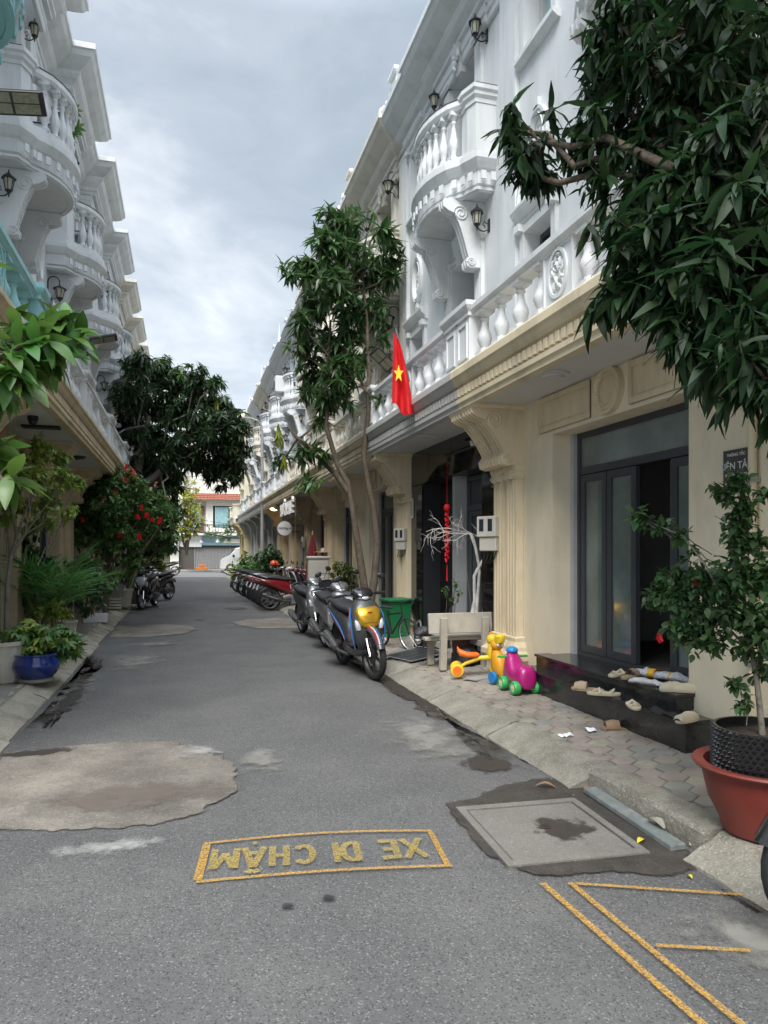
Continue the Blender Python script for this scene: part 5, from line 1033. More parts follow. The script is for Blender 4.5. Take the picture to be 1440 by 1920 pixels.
def rim(R_, w_, ns=5):
    g = [revy([(R_ - .05, -w_), (R_ - .062, -w_ * .9), (R_ - .078, 0), (R_ - .062, w_ * .9), (R_ - .05, w_), (R_ - .045, 0)], 30), T(cyl((0, 0, -.045), (0, 0, .045), .035, n=12), Matrix.Rotation(pi / 2, 4, 'X'))]
    for k in range(ns):
        a = 2 * pi * k / ns
        for s in (-.13, .13): g.append(tube([(.03 * cos(a + s), 0, .03 * sin(a + s)), ((R_ - .07) * cos(a + s * .8), 0, (R_ - .07) * sin(a + s * .8))], [.014, .009], 5))
    g.append(T(cyl((0, 0, .02), (0, 0, .026), .105, n=20), Matrix.Rotation(pi / 2, 4, 'X')))
    return J(*g)
def scooter(label, x, y, ang, body=P_BLACK, lower=P_BLACK, front=None, seat=SEAT, roll=.07, steer=0., rimm=WRIM, style='scooter', stripes=False, group='parked scooters and motorbikes', mirrors=True, gold=False, key='s', box_=False, rfl=None, z=0.012):
    t = thing('scooter' if style == 'scooter' else 'motorbike', label, 'scooter' if style == 'scooter' else 'motorbike', (x, y, z), (roll, 0, ang), group)
    front = front or body; R_ = .295; fx, rx = .66, -.63
    fw = ob('wheel', lambda: rim(R_, .032), rimm, t, (fx, 0, R_), (0, .3, steer), key='rimF'); ob('tyre', lambda: tyre(R_, .042), RUBBER, fw, key='tyF', smooth=50)
    rw = ob('wheel', lambda: rim(R_, .04), rimm, t, (rx, 0, R_), (0, .8, 0), key='rimR'); ob('tyre', lambda: tyre(R_, .052), RUBBER, rw, key='tyR', smooth=50)
    # fork, front mudguard
    ob('fork', lambda: J(*[J(tube([(.44, s * .075, .72), (.66, s * .085, R_)], .014, 8), tube([(.56, s * .08, .50), (.655, s * .085, R_ - .02)], .02, 8)) for s in (-1, 1)]), CHROME, t, rot=(0, 0, steer * .5), key='fork', smooth=True)
    def mud(r, cx, cz, a0, a1, hw, n=9, th=.012):
        rings = []
        for k in range(n):
            a = R(a0 + (a1 - a0) * k / (n - 1)); wq = hw * (1 - .25 * abs(2 * k / (n - 1) - 1) ** 3)
            P1 = lambda rr, yy: (cx + rr * cos(a), yy, cz + rr * sin(a))
            rings.append([P1(r - .02, -wq), P1(r + .012, -wq * .75), P1(r + .02, 0), P1(r + .012, wq * .75), P1(r - .02, wq), P1(r + .0, wq * .7), P1(r + .006, 0), P1(r, -wq * .7)])
        return loft(rings)
    mg = ob('front_mudguard', lambda: mud(R_ + .025, fx, R_, 20, 165, .06), front, t, key='mudF', smooth=60)
    if stripes:
        for k, m_ in enumerate((P_REDS, P_WHITE, P_BLUE)): ob('stripe', mud(R_ + .0285, fx, R_, 30 , 120, .012), m_, mg, (0, -.03 + .022 * k, 0), smooth=60)
    ob('rear_mudguard', lambda: mud(R_ + .03, rx, R_, 100, 200, .06), PLAST, t, key='mudR', smooth=60)
    ob('engine', lambda: J(loft([ring_x(-.30, .30, .09, .09), ring_x(-.15, .32, .12, .13), ring_x(.02, .32, .11, .11)]), loft([ring_x(-.70, .30, .05, .06, yc=.11), ring_x(-.4, .30, .06, .10, yc=.12), ring_x(-.18, .30, .06, .10, yc=.10)]), tube([(rx, .07, R_), (rx, -.09, R_)], .05, 10), tube([(-.55, .13, .35), (-.50, .13, .66)], .018, 6)), ENG, t, key='eng', smooth=True)
    ex = ob('exhaust', lambda: J(tube([(-.05, -.10, .22), (-.30, -.15, .24), (-.38, -.16, .27)], .02, 8), tube([(-.36, -.165, .27), (-.42, -.165, .285), (-.80, -.165, .40), (-.86, -.165, .42)], [.035, .055, .06, .045], 12)), ENG, t, key='exh', smooth=True)
    ob('heat_shield', lambda: loft([ring_x(-.45, .31, .012, .035, yc=-.23, n=10), ring_x(-.60, .355, .014, .045, yc=-.235, n=10), ring_x(-.76, .40, .01, .03, yc=-.23, n=10)]), CHROME, ex, key='hs', smooth=True)
    if style == 'scooter':
        ob('rear_body', lambda: loft([ring_x(-.98, .80, .03, .02), ring_x(-.92, .79, .085, .05), ring_x(-.75, .745, .13, .085), ring_x(-.5, .68, .155, .14), ring_x(-.22, .60, .15, .19), ring_x(-.05, .53, .135, .18), ring_x(.04, .46, .12, .13)]), body, t, key='rb', smooth=60)
        ob('lower_panel', lambda: loft([ring_x(-.12, .32, .11, .05), ring_x(.05, .30, .15, .07), ring_x(.30, .29, .16, .06), ring_x(.46, .33, .13, .07), ring_x(.52, .40, .08, .07)]), lower, t, key='lp', smooth=60)
        ob('floorboard', lambda: loft([ring_x(.0, .375, .13, .012), ring_x(.3, .37, .15, .012), ring_x(.42, .42, .15, .014)]), PLAST, t, key='fb')
        ob('leg_shield', lambda: loft([ring_z(.34, .47, .05, .11), ring_z(.45, .52, .06, .17), ring_z(.58, .535, .07, .20), ring_z(.72, .52, .085, .205), ring_z(.84, .47, .10, .185), ring_z(.93, .42, .10, .13), ring_z(.98, .38, .07, .07)]), front, t, key='ls', smooth=60)
        ob('inner_panel', lambda: loft([ring_z(.42, .455, .03, .14), ring_z(.6, .44, .04, .17), ring_z(.78, .40, .05, .17), ring_z(.92, .34, .05, .11)]), PLAST, t, key='ip', smooth=60)
        hl = ob('headlight', lambda: loft([ring_z(.60, .582, .04, .045), ring_z(.66, .592, .05, .115), ring_z(.76, .572, .06, .155), ring_z(.83, .535, .065, .165), ring_z(.87, .50, .05, .12)]), P_GOLD if gold else LENS, t, (0.006, 0, 0), key='hl', smooth=60)
        if gold:
            ob('grille', J(*[box(.61 - .02 * k * .3, .642 - .012 * k, -.075, .075, .68 + k * .022, .69 + k * .022) for k in range(5)]), mat('dark_gold', (.30, .17, .02), .4, metal=.6), hl)
            ob('badge', J(box(.61, .625, -.03, .03, .805, .815), box(.61, .625, -.008, .008, .79, .815)), P_REDS, hl)
        ob('turn_lamp', lambda: J(loft([ring_z(.60, .565, .03, .03, yc=.14), ring_z(.66, .57, .035, .035, yc=.15), ring_z(.72, .55, .02, .02, yc=.16)]), loft([ring_z(.60, .565, .03, .03, yc=-.14), ring_z(.66, .57, .035, .035, yc=-.15), ring_z(.72, .55, .02, .02, yc=-.16)])), LENS, t, (.012, 0, 0), key='tl', smooth=60)
        ob('handlebar_cover', lambda: loft([ring_x(.20, 1.0, .06, .035), ring_x(.27, 1.02, .12, .055), ring_x(.36, 1.03, .14, .065), ring_x(.44, 1.01, .12, .05), ring_x(.50, .985, .05, .02)]), front if not gold else P_BLACK, t, key='hc', smooth=60)
        ob('front_lamp', lambda: loft([ring_x(.41, .995, .10, .035), ring_x(.47, .985, .07, .028), ring_x(.505, .975, .02, .012)]), LENS, t, (.012, 0, -.008), key='fl', smooth=60)
        sh = .80
        if stripes:
            for k, (m_, dy) in enumerate(((P_BLUE, 0), (P_REDS, .014))):
                for s in (-1, 1): ob('stripe', tube([(.51 - dy, s * (.175 + .0), .36), (.525 - dy, s * .205, .5), (.52 - dy, s * .215, .62), (.49 - dy, s * .212, .76), (.44 - dy, s * .185, .86)], [.004, .009, .012, .012, .004], 6), m_, t, smooth=True)
                for s in (-1, 1): ob('stripe', tube([(-.75, s * (.132), .76 - dy), (-.45, s * .162, .70 - dy), (-.15, s * .158, .56 - dy), (-.03, s * .14, .42 - dy)], [.004, .008, .01, .004], 6), m_, t, smooth=True)
    else:
        ob('rear_body', lambda: loft([ring_x(-.95, .80, .03, .02), ring_x(-.8, .77, .08, .05), ring_x(-.5, .70, .10, .09), ring_x(-.2, .62, .10, .11), ring_x(.1, .60, .08, .08)]), body, t, key='mb', smooth=60)
        ob('frame', lambda: J(tube([(.0, 0, .62), (.25, 0, .58), (.42, 0, .82)], .035, 8), loft([ring_x(-.15, .33, .09, .1), ring_x(.05, .34, .11, .13), ring_x(.22, .36, .10, .09)])), ENG, t, key='mf', smooth=True)
        ob('leg_shield', lambda: loft([ring_z(.40, .40, .03, .12), ring_z(.55, .45, .04, .17), ring_z(.75, .46, .05, .15), ring_z(.90, .42, .05, .09)]), front, t, key='mls', smooth=60)
        ob('headlight', lambda: loft([ring_x(.36, .98, .08, .07), ring_x(.46, .96, .09, .08), ring_x(.53, .94, .06, .05)]), LENS, t, key='mhl', smooth=60)
        ob('handlebar_cover', lambda: loft([ring_x(.24, 1.0, .08, .04), ring_x(.34, 1.02, .13, .06), ring_x(.42, 1.0, .10, .07)]), front, t, key='mhc', smooth=60)
    ob('seat', lambda: loft([ring_x(-.86, .865, .05, .02), ring_x(-.78, .865, .11, .035), ring_x(-.5, .845, .145, .055), ring_x(-.32, .81, .14, .045), ring_x(-.12, .80, .135, .05), ring_x(.0, .785, .10, .05), ring_x(.06, .75, .05, .03)]), seat, t, key='seat', smooth=60)
    ob('grab_rail', lambda: tube([(-.72, .15, .84), (-.88, .12, .90), (-.98, 0, .91), (-.88, -.12, .90), (-.72, -.15, .84)], .013, 6), rfl or PLAST, t, key='gr', smooth=True)
    ob('tail_light', lambda: loft([ring_x(-.985, .775, .05, .02), ring_x(-.95, .775, .09, .035), ring_x(-.9, .76, .1, .035)]), TAILR, t, (-.012, 0, 0), key='tail', smooth=60)
    ob('number_plate', lambda: T(box(-.004, .004, -.09, .09, -.07, .07), Matrix.Rotation(.35, 4, 'Y')), P_WHITE, t, (-.96, 0, .60), key='np')
    ob('handlebar', lambda: J(tube([(.24, -.34, 1.0), (.27, -.12, 1.01), (.27, .12, 1.01), (.24, .34, 1.0)], .012, 8), *[cyl((.245, s * .22, 1.002), (.238, s * .35, .998), .018, n=8) for s in (-1, 1)], *[tube([(.27, s * .17, 1.01), (.31, s * .22, 1.02), (.30, s * .33, 1.01)], .006, 5) for s in (-1, 1)]), PLAST, t, key='hb')
    if mirrors:
        for s in (-1, 1): ob('mirror', lambda: J(tube([(0, 0, 0), (0, 0, .10), (.02, 0, .17)], .005, 5), sphere((.02, 0, .21), .06, 12, 8, (.3, .95, .62))), PLAST, t, (.29, s * .20, 1.03), (s * -.45, 0, 0), key='mir', smooth=True)
    ob('side_stand', lambda: J(tube([(-.05, .10, .25), (-.12, .20, .0)], .011, 6), tube([(-.12, .17, .004), (-.13, .24, .004)], .014, 6)), PLAST, t, key='ss')
    ob('radiator_grille', lambda: J(*[box(.535, .55, -.10, .10, .50 + k * .022, .508 + k * .022) for k in range(4)]), PLAST, t, key='rg')
    return t
def helmet(label, x, y, z, m, s=1., rot=0.):
    t = thing('helmet', label, 'helmet', (x, y, z), rot)
    ob('shell', lambda: J(*[([(p[0], p[1], max(p[2], -.04)) for p in sphere((0, 0, 0), .125, 18, 12, (1.08, .95, .95))[0]], sphere((0, 0, 0), .125, 18, 12)[1])]), m, t, key='helm', smooth=60, scale=s)
    ob('peak', lambda: loft([ring_z(-.02, .13, .05, .08, 12), ring_z(-.008, .13, .045, .075, 12)]), m, t, key='peak', scale=s)
    return t
front_scooter = scooter('dark scooter with gold front panel and red and blue stripes, nearest in the row', 2.16, 8.90, R(-90 + 4.5), P_GREY, P_GREY, front=P_GREY, stripes=True, gold=True, rimm=PLAST, steer=.12)
helmet('round black helmet hanging behind the handlebar of the gold-fronted scooter', 2.18, 8.78, .93, P_BLACK, 1.0, R(-90))
scooter('silver-grey scooter parked directly behind the gold-fronted scooter', 2.26, 10.68, R(-90 + 4), P_SILV, P_GREY, steer=.1)
scooter('tall matt grey scooter with a bucket bag, third from the camera on the right', 2.24, 12.75, R(-90 + 6), P_GREY, P_GREY, front=P_SILV, rfl=P_SILV)
scooter('glossy dark red scooter, nearest of the row parked nose to the houses', 2.80, 18.75, R(4), P_RED, P_RED, roll=-.05, rfl=P_SILV)
scooter('dark green scooter parked just behind the dark red one', 2.78, 19.45, R(5), P_GREEN, P_BLACK, roll=-.05)
scooter('second dark red scooter squeezed behind the dark green one', 2.76, 20.2, R(3), P_RED, P_BLACK, roll=-.05, rfl=P_SILV)
scooter('white scooter draped with a silver seat cover', 2.74, 21.2, R(5), P_SILV, P_WHITE, front=P_WHITE, seat=P_SILV, roll=-.05)
scooter('silver motorbike with chrome headlamp between the white scooter and black motorbikes', 2.72, 22.7, R(2), P_SILV, P_GREY, style='motorbike', roll=-.05)
scooter('black motorbike with purple tail, second from the far end of the row', 2.66, 24.6, R(6), P_BLACK, P_BLACK, style='motorbike', roll=-.05)
scooter('black motorbike at the far end of the row, its rear wheel out in the street', 2.62, 27.0, R(2), P_BLACK, P_BLACK, style='motorbike', roll=-.05)
helmet('small bright red-orange helmet resting on a motorbike in the far row', 3.0, 24.6, 1.12, mat('orange_red_helmet', (.75, .10, .03), .3, var=.03), 1.1)
scooter('black sporty scooter with white nose flashes parked against the left kerb', -.93, 20.4, R(-90 - 12), P_BLACK, P_BLACK, stripes=False, rimm=WRIM, steer=-.1)
helmet('grey-green helmet on the handlebar of the black scooter by the left kerb', -1.15, 19.95, 1.05, mat('grey_green_helmet', (.22, .28, .26), .3, var=.05), 1.1)
scooter('silver-tailed black scooter standing behind the sporty one by the left kerb', -.78, 23.2, R(-90 - 30), P_BLACK, P_BLACK, rfl=P_SILV)
scooter('small black motorbike seen side-on at the crossing by the left corner', -1.2, 47.5, R(180), P_BLACK, P_BLACK, style='motorbike')
scooter('black motorbike at the lower right corner, only the tip of its front mudguard in view', 3.00, 1.80, R(152), P_BLACK, P_BLACK, style='motorbike', mirrors=False)
# ---- bucket bag on the third scooter
tag(ob('bucket_bag', lambda: J(lathe([(.10, 0), (.15, .02), (.17, .22), (.165, .22), (.145, .03), (.001, .03)], 18), tube([(-.16, 0, .2), (-.1, 0, .36), (.1, 0, .36), (.16, 0, .2)], .006, 5)), mat('navy_black_fabric', (.015, .017, .024), .8, bump=.2), None, (2.42, 12.28, .80), smooth=True), 'dark bucket-shaped bag standing between the handlebars of the third scooter', 'bag')
# ---- bicycle beside the green bin
bk = thing('bicycle', 'black bicycle leaning in front of the green wheelie bin', 'bicycle', (2.98, 9.95, .13), (.12, 0, R(-70)))
for x in (-.36, .36):
    w_ = ob('wheel', lambda: J(revy([(.215, -.012), (.222, 0), (.215, .012), (.208, 0)], 26), *[tube([(0, 0, 0), (.21 * cos(a), 0, .21 * sin(a))], .0022, 3) for a in np.linspace(0, 2 * pi, 16, False)]), STEEL, bk, (x, 0, .24), key='bw')
    ob('tyre', lambda: revy([(.22, -.02), (.24, -.012), (.24, .012), (.22, .02)], 26), RUBBER, w_, key='bt')
ob('frame', J(tube([(-.36, 0, .24), (-.05, 0, .22), (-.12, 0, .55)], .014, 6), tube([(-.05, 0, .22), (.26, 0, .52), (.36, 0, .24)], .014, 6), tube([(-.12, 0, .5), (.25, 0, .55)], .014, 6), tube([(.25, 0, .52), (.22, 0, .68), (.2, -.22, .70)], .011, 6), tube([(.22, 0, .68), (.2, .22, .70)], .011, 6)), PLAST, bk)
ob('saddle', loft([ring_x(-.24, .60, .06, .02), ring_x(-.14, .61, .05, .02), ring_x(-.0, .60, .015, .012)]), SEAT, bk)
# ------------------------------------------------------------ van across the street
vn = thing('van', 'small white delivery van with a lime door logo parked beyond the crossing', 'van', (4.4, 53.6, 0), R(180))
vb = lambda pts, y0, y1: xz(pts, y0, y1)
prof = [(-1.7, .32), (-1.72, 1.1), (-1.68, 1.78), (-1.5, 1.88), (.35, 1.88), (.75, 1.78), (1.25, 1.22), (1.72, 1.02), (1.82, .85), (1.84, .42), (1.75, .30)]
secs = []
for y, k in ((-.76, .0), (-.74, .03), (-.66, .0), (.66, .0), (.74, .03), (.76, 0)):
    q = .93 if abs(y) > .7 else 1; secs.append([(x * (.985 if abs(y) > .75 else 1), y * (1 - (.10 if z > 1.3 else 0)), z - (.05 if abs(y) > .7 and z > 1.5 else 0)) for x, z in prof])
ob('body', loft(secs), P_WHITE, vn, smooth=30)
for s in (-1, 1):
    ob('side_window', J(T(xz([(.12, 1.24), (.12, 1.66), (.56, 1.66), (.98, 1.24)], -.01, .01), Matrix.Translation((0, s * .715, 0)) @ Matrix.Rotation(s * .13, 4, 'X'))), PANE, vn, (0, s * .15 * 0 + s * .04, .0))
    ob('door_logo', J(box(-.05, .40, s * .765, s * .772, .68, 1.0)), mat('lime_logo', (.55, .62, .05), .6), vn)
    ob('headlight', loft([ring_x(1.68, .92, .14, .09, yc=s * .55), ring_x(1.80, .85, .10, .07, yc=s * .55)]), LENS, vn)
    ob('mirror', cbox(.85, 1.0, s * .9 - .06, s * .9 + .06, 1.12, 1.32, .02), P_BLACK, vn)
    for x in (1.12, -1.08):
        w_ = ob('wheel', lambda: J(rim(.30, .06, 5), revy([(.0, .03), (.25, .05), (.25, .03), (.0, .01)], 20)), WRIM, vn, (x, s * .70, .29), key='vrim'); ob('tyre', lambda: tyre(.30, .085), RUBBER, w_, key='vty', smooth=50)
        ob('wheel_arch', lambda: revy([(.31, -.045), (.37, -.045), (.37, .045), (.31, .045)], 20), P_BLACK, vn, (x, s * .72, .30), key='va')
ob('windscreen', T(box(-.32, .32, -.6, .6, -.006, .006), Matrix.Identity(4)), PANE, vn, (1.01, 0, 1.51), (0, R(48), 0))
ob('bumper', cbox(1.70, 1.88, -.72, .72, .28, .52, .03), P_WHITE, vn); ob('roof_logo', box(-1.4, -.4, -.68, .68, 1.881, 1.886), MATS['lime_logo'], vn)
ob('side_stripe', J(box(-1.5, -.2, -.772, -.765, 1.0, 1.55)), MATS['lime_logo'], vn)
# ------------------------------------------------------------ props
def GZ(px, py, z=0.):
    Z = F_PX * (EYE - z) / (py - HY); p = at(px, py, Z); return p.x, p.y
def XY(px, X):                       # point on the plane X = const seen at column px
    Z = F_PX / cos(TH) * X / (px - VPX); return (Z - X * sin(TH)) / cos(TH), Z
# granite steps of the near house
st = thing('granite_steps', 'two polished black granite steps in front of the glazed grey door', 'steps', (3.3, 4.1, 0))
ob('lower_tread', cbox(-.02, .20, -.0, 2.45, .365, .39, .004), GRANITE, st); ob('upper_tread', cbox(.13, .62, .28, 2.44, .485, .51, .004), GRANITE, st)
for a, b in ((0.01, .8), (.803, 1.6), (1.603, 2.43)): ob('riser_panel', box(.0, .02, a, b, .10, .3645), GRANITE, st)
for a, b in ((.29, .9), (.903, 1.6), (1.603, 2.43)): ob('riser_panel', box(.15, .17, a, b, .391, .4845), GRANITE, st)
ob('step_core', J(box(.021, .5, .012, 2.425, .0, .364), box(.171, .62, .295, 2.425, .3905, .484)), GRANITE, st)
# shoes
def shoe(kind):
    sole = loft([ring_z(0, 0, .13, .045, 16, 2.6), ring_z(.012, 0, .135, .05, 16, 2.6), ring_z(.022, 0, .132, .048, 16, 2.6)])
    if kind == 'slide':
        rings = [[(x, .052 * cos(a), .02 + h * max(0, sin(a))) for a in np.linspace(-.1, pi + .1, 9)] for x, h in ((-.0, .055), (.05, .06), (.10, .045))]
        return J(sole, loft(rings, False, False), mv(loft([[(p[0], p[1] * .9, p[2] - .006) for p in r] for r in rings], False, False)))
    if kind == 'clog':
        rings = [[(x, w_ * cos(a), .02 + h * max(0, sin(a))) for a in np.linspace(-.1, pi + .1, 9)] for x, w_, h in ((-.13, .03, .02), (-.12, .04, .045), (-.05, .045, .05), (.0, .05, .065), (.07, .048, .055), (.12, .03, .03), (.135, .005, .01))]
        return J(sole, loft(rings, False, False))
    return J(sole, tube([(.09, 0, .02), (.05, 0, .045), (-.01, .045, .02)], .008, 6), tube([(.09, 0, .02), (.05, 0, .045), (-.01, -.045, .02)], .008, 6), tube([(.03, .05, .015), (.035, 0, .05), (.03, -.05, .015)], .012, 6), tube([(-.05, .045, .02), (-.08, 0, .05), (-.05, -.045, .02)], .008, 6))
SHM = {'cream': mat('cream_rubber', (.52, .46, .34), .7), 'tan': mat('tan_rubber', (.36, .27, .18), .7), 'brown': mat('brown_foam', (.27, .18, .11), .75), 'black': mat('black_fabric', (.02, .02, .022), .9)}
for (px, py, z, kind, m_, a, s, lab) in [(1156, 1268, .51, 'sandal', 'cream', .4, .95, 'cream strap sandal at the left end of the top granite step'), (1178, 1272, .51, 'slide', 'tan', .5, .95, 'tan slide beside the cream sandal on the top granite step'),
        (1262, 1297, .51, 'clog', 'cream', 2.9, .9, 'woven cream slip-on shoe at the right end of the top step, heel to the bags'), (1286, 1299, .51, 'clog', 'cream', 2.7, .85, 'rear one of the two woven cream shoes on the top step'),
        (1097, 1296, .39, 'slide', 'tan', 2.4, 1.0, 'tan flip-flop leftmost on the lower granite step'), (1128, 1304, .39, 'sandal', 'cream', 2.6, 1.0, 'cream strapped sandal next to the tan flip-flop on the lower step'),
        (1183, 1327, .39, 'sandal', 'cream', 1.2, .9, 'cream open sandal alone in the middle of the lower step'), (1284, 1354, .39, 'clog', 'cream', .3, .85, 'perforated cream clog at the right end of the lower step'),
        (1160, 1370, .15, 'slide', 'brown', 2.8, 1.05, 'brown foam slide on the pavers below the granite steps')]:
    x, y = GZ(px, py, z); tag(ob('shoe', lambda: shoe(kind), SHM[m_], None, (x + (.02 if z > .2 else 0), y, z + .003), (0, 0, a), key='sh' + kind, scale=s, smooth=50), lab, 'shoe', 'shoes by the doorstep')
x, y = GZ(1240, 1342, .39)
g = grid(-.13, .13, -.05, .05, 10, 5, lambda x, y: .012 + .014 * sin(x * 40) * cos(y * 50) + .02 * max(0, sin(x * 18)))
tag(ob('cloth', g, SHM['black'], None, (x + .03, y, .392), (0, 0, 1.9), smooth=60), 'crumpled black cloth on the lower granite step beside the cream clog', 'cloth')
BAG = mat('clear_plastic_wrap', (.62, .63, .66), .3, var=.15, scale=25, bump=.8, bscale=35, spec=.7); TAPE = mat('orange_tape', (.75, .42, .03), .5)
def bagg(L, r, sd):
    rr = random.Random(sd); rings = []
    for k in range(12):
        t = k / 11; q = r * (sin(pi * (t * .9 + .05)) ** .5) * (1 + rr.uniform(-.18, .18))
        rings.append([(L * (t - .5), q * 1.25 * cos(a) * (1 + rr.uniform(-.08, .08)), q * .75 + q * .75 * sin(a) * (1 + rr.uniform(-.1, .1))) for a in np.linspace(0, 2 * pi, 12, False)])
    return loft(rings)
for (px, py, L, r, a, sd, lab) in [(1225, 1272, .42, .05, 2.0, 1, 'long plastic-wrapped parcel with orange tape lying on the top step against the door'), (1262, 1278, .34, .045, 2.0, 5, 'shorter plastic-wrapped roll right of the long parcel'), (1212, 1284, .28, .035, 2.15, 9, 'thin twisted plastic bag in front of the long parcel'), (1258, 1291, .22, .03, 2.1, 12, 'small crumpled plastic bag just behind the woven shoes')]:
    x, y = GZ(px, py, .51); t = thing('wrapped_parcel', lab, 'parcel', (x, y, .513), a, 'wrapped parcels on the step'); ob('wrap', bagg(L, r, sd), BAG, t, smooth=70)
    if r > .04: ob('tape', loft([[(L * k, r * 1.29 * cos(b_), r * .76 + r * .8 * sin(b_)) for b_ in np.linspace(0, 2 * pi, 12, False)] for k in (-.08, .06)], False), TAPE, t, smooth=70)
# stair glimpsed inside the open door
ob('stair_stringer', xz([(-2.2, .5), (-.9, .5), (-2.1, 2.2), (-2.3, 2.2)], 2.2, 2.25), mat('orange_wood', (.30, .09, .03), .5), hA)
ob('ajar_leaf', J(T(frame_rect(0, .46, .56, 2.30, .07, -.02, .02), Matrix.Rotation(1.25, 4, 'Z'))), FRAME, hA, (-.27, 2.40, 0))
# bench with slab back
bn = thing('bench', 'weathered terrazzo bench with a slab back, turned away from the camera beside the toys', 'bench', (3.20, 7.95, .15))
ob('backrest', T(cbox(-.41, .41, -.02, .03, 0, .245, .008), Matrix.Rotation(-.14, 4, 'X')), BENCHC, bn, (0, -.01, .42))
ob('seat', cbox(-.43, .43, .06, .44, .33, .37, .008), BENCHC, bn)
for s in (-.26, .27):
    ob('leg', T(cbox(-.04, .04, -.035, .035, 0, .62, .006), Matrix.Rotation(.06, 4, 'X')), BENCHC, bn, (s, -.075, 0)); ob('leg', cbox(-.04, .04, .32, .39, 0, .33, .006), BENCHC, bn, (s, 0, 0))
    ob('leg_brace', cbox(-.03, .03, -.05, .36, .25, .325, .006), BENCHC, bn, (s, 0, 0))
tag(ob('folded_bag', bagg(.3, .07, 3), mat('grey_black_sheet', (.035, .035, .038), .5, bump=.6, bscale=25), None, (2.82, 8.2, .53), (0, 0, .5), smooth=60), 'dark crumpled bag lying on the street end of the bench seat', 'bag')
tag(ob('white_rag', bagg(.16, .03, 8), mat('white_rag', (.6, .6, .58), .8, bump=.5), None, (2.74, 8.2, .44), (0, .4, 1.2), smooth=60), 'white rag hanging over the left end of the bench seat', 'cloth')
# whitewashed bare tree in a pot
wt = thing('bare_tree', 'bare whitewashed tree with twisted stems and spreading twigs behind the bench', 'tree', (3.44, 8.42, .13)); Zw = 9.05
W_ = lambda x, y: tuple(at(700 + x / 4, 900 + y / 4, Zw) - Vector(wt.location))
ob('pot', lathe([(.10, 0), (.15, .05), (.165, .30), (.18, .31), (.18, .34), (.15, .34), (.14, .30), (.001, .30)], 20), mat('red_brown_pot', (.22, .09, .06), .7), wt, smooth=True)
ob('trunk', tube([W_(745, 1070), W_(745, 1000), W_(760, 900), W_(757, 800), W_(757, 720), W_(795, 650), W_(838, 580), W_(862, 520), W_(866, 475), W_(832, 435)], [.04, .034, .022, .020, .022, .024, .024, .026, .026, .014], 9), WHITEBARK, wt, smooth=60)
ob('trunk', tube([W_(772, 1000), W_(784, 850), W_(796, 690), W_(788, 620), W_(765, 500), W_(742, 430), W_(728, 400)], [.03, .02, .02, .018, .02, .026, .02], 9), WHITEBARK, wt, smooth=60)
tw = []
def grow(x, y, dy, a, L, r, dep):
    pts = [(x, y, dy)]; n = 6; dd = random.uniform(-.25, .25); cv = random.uniform(-.16, .16)
    for q in range(n):
        x += L / n * cos(a); y += L / n * sin(a); a += random.uniform(-.22, .22) + cv; dy += dd * L / n / 330; pts.append((x, y, dy))
    P3 = []
    for (u, v, w2) in pts: p = Vector(W_(u, v)); p.y += w2; P3.append(tuple(p))
    tw.append(tube(P3, [r * (1 - .6 * k / n) for k in range(n + 1)], 4, False))
    if dep > 0:
        for q in (2, 4, 5): grow(*pts[q], a + random.choice((-1, 1)) * random.uniform(.3, .8), L * random.uniform(.4, .65), r * .55, dep - 1)
for a, L in ((pi + .15, 330), (pi + .05, 230), (pi - .12, 250), (pi + .4, 150), (pi - .3, 170)): grow(728, 398, 0, a, L, .008, 2)
for a, L in ((-.5, 60), (-2.4, 110), (-2.8, 150)): grow(834, 437, 0, a, L, .006, 1)
tag(ob('twigs', J(*tw), WHITEBARK, wt), kind='stuff')
tag(ob('support_wire', J(tube([W_(590, 330), W_(690, 620), W_(735, 950)], .0022, 4), tube([W_(690, 400), W_(690, 600)], .0018, 4)), STEEL, wt), 'thin wires tied to the stems')
shrub('thin little green seedling between the white jamb and the bare tree', 'plant', (3.3, 8.9, .15), [(np.array(at(850, 1120, 9.4)), .10), (np.array(at(862, 1110, 9.4)), .07), (np.array(at(855, 1095, 9.4)), .05), (np.array(at(840, 1105, 9.4)), .06)], SL2, LEAFMD, (.006, .003), nl=5, dens=500, name='seedling')
# green bin, hose, wire rack
gb = thing('wheelie_bin', 'green plastic wheelie bin against the black marble wall', 'bin', (3.32, 11.05, .14), R(8)); GB = mat('green_plastic', (.012, .16, .055), .45, var=.06)
ob('body', loft([[(-.15, -.15, .03), (.15, -.15, .03), (.15, .15, .03), (-.15, .15, .03)], [(-.19, -.19, .60), (.19, -.19, .60), (.19, .19, .60), (-.19, .19, .60)]]), GB, gb)
ob('lid', J(cbox(-.22, .22, -.23, .21, .602, .65, .015), box(-.16, .16, .21, .25, .60, .63)), GB, gb); ob('wheel', cyl((-.15, .17, .06), (-.11, .17, .06), .06, n=14), RUBBER, gb); ob('wheel', cyl((.11, .17, .06), (.15, .17, .06), .06, n=14), RUBBER, gb)
tag(ob('hose_coil', J(*[tube([(0, (.15 - .006 * k) * cos(a), (.17 - .006 * k) * sin(a)) for a in np.linspace(0, 2 * pi, 22)], .006, 5) for k in range(6)]), mat('grey_hose', (.2, .2, .2), .5), None, (3.45, 10.35, .33), (0, .2, 0)), 'coil of grey hose hanging low beside the green bin', 'hose')
rk = thing('wire_rack', 'flat black panels of a folded rack lying on the pavement between bin and bench', 'rack', (2.98, 8.98, .17), (0, R(-6), R(20)))
for k in range(4): ob('panel', cbox(-.30, .30, -.30 + k * .16, -.155 + k * .16, 0, .012, .003), mat('dark_panel', (.035, .038, .042), .35, var=.2), rk)
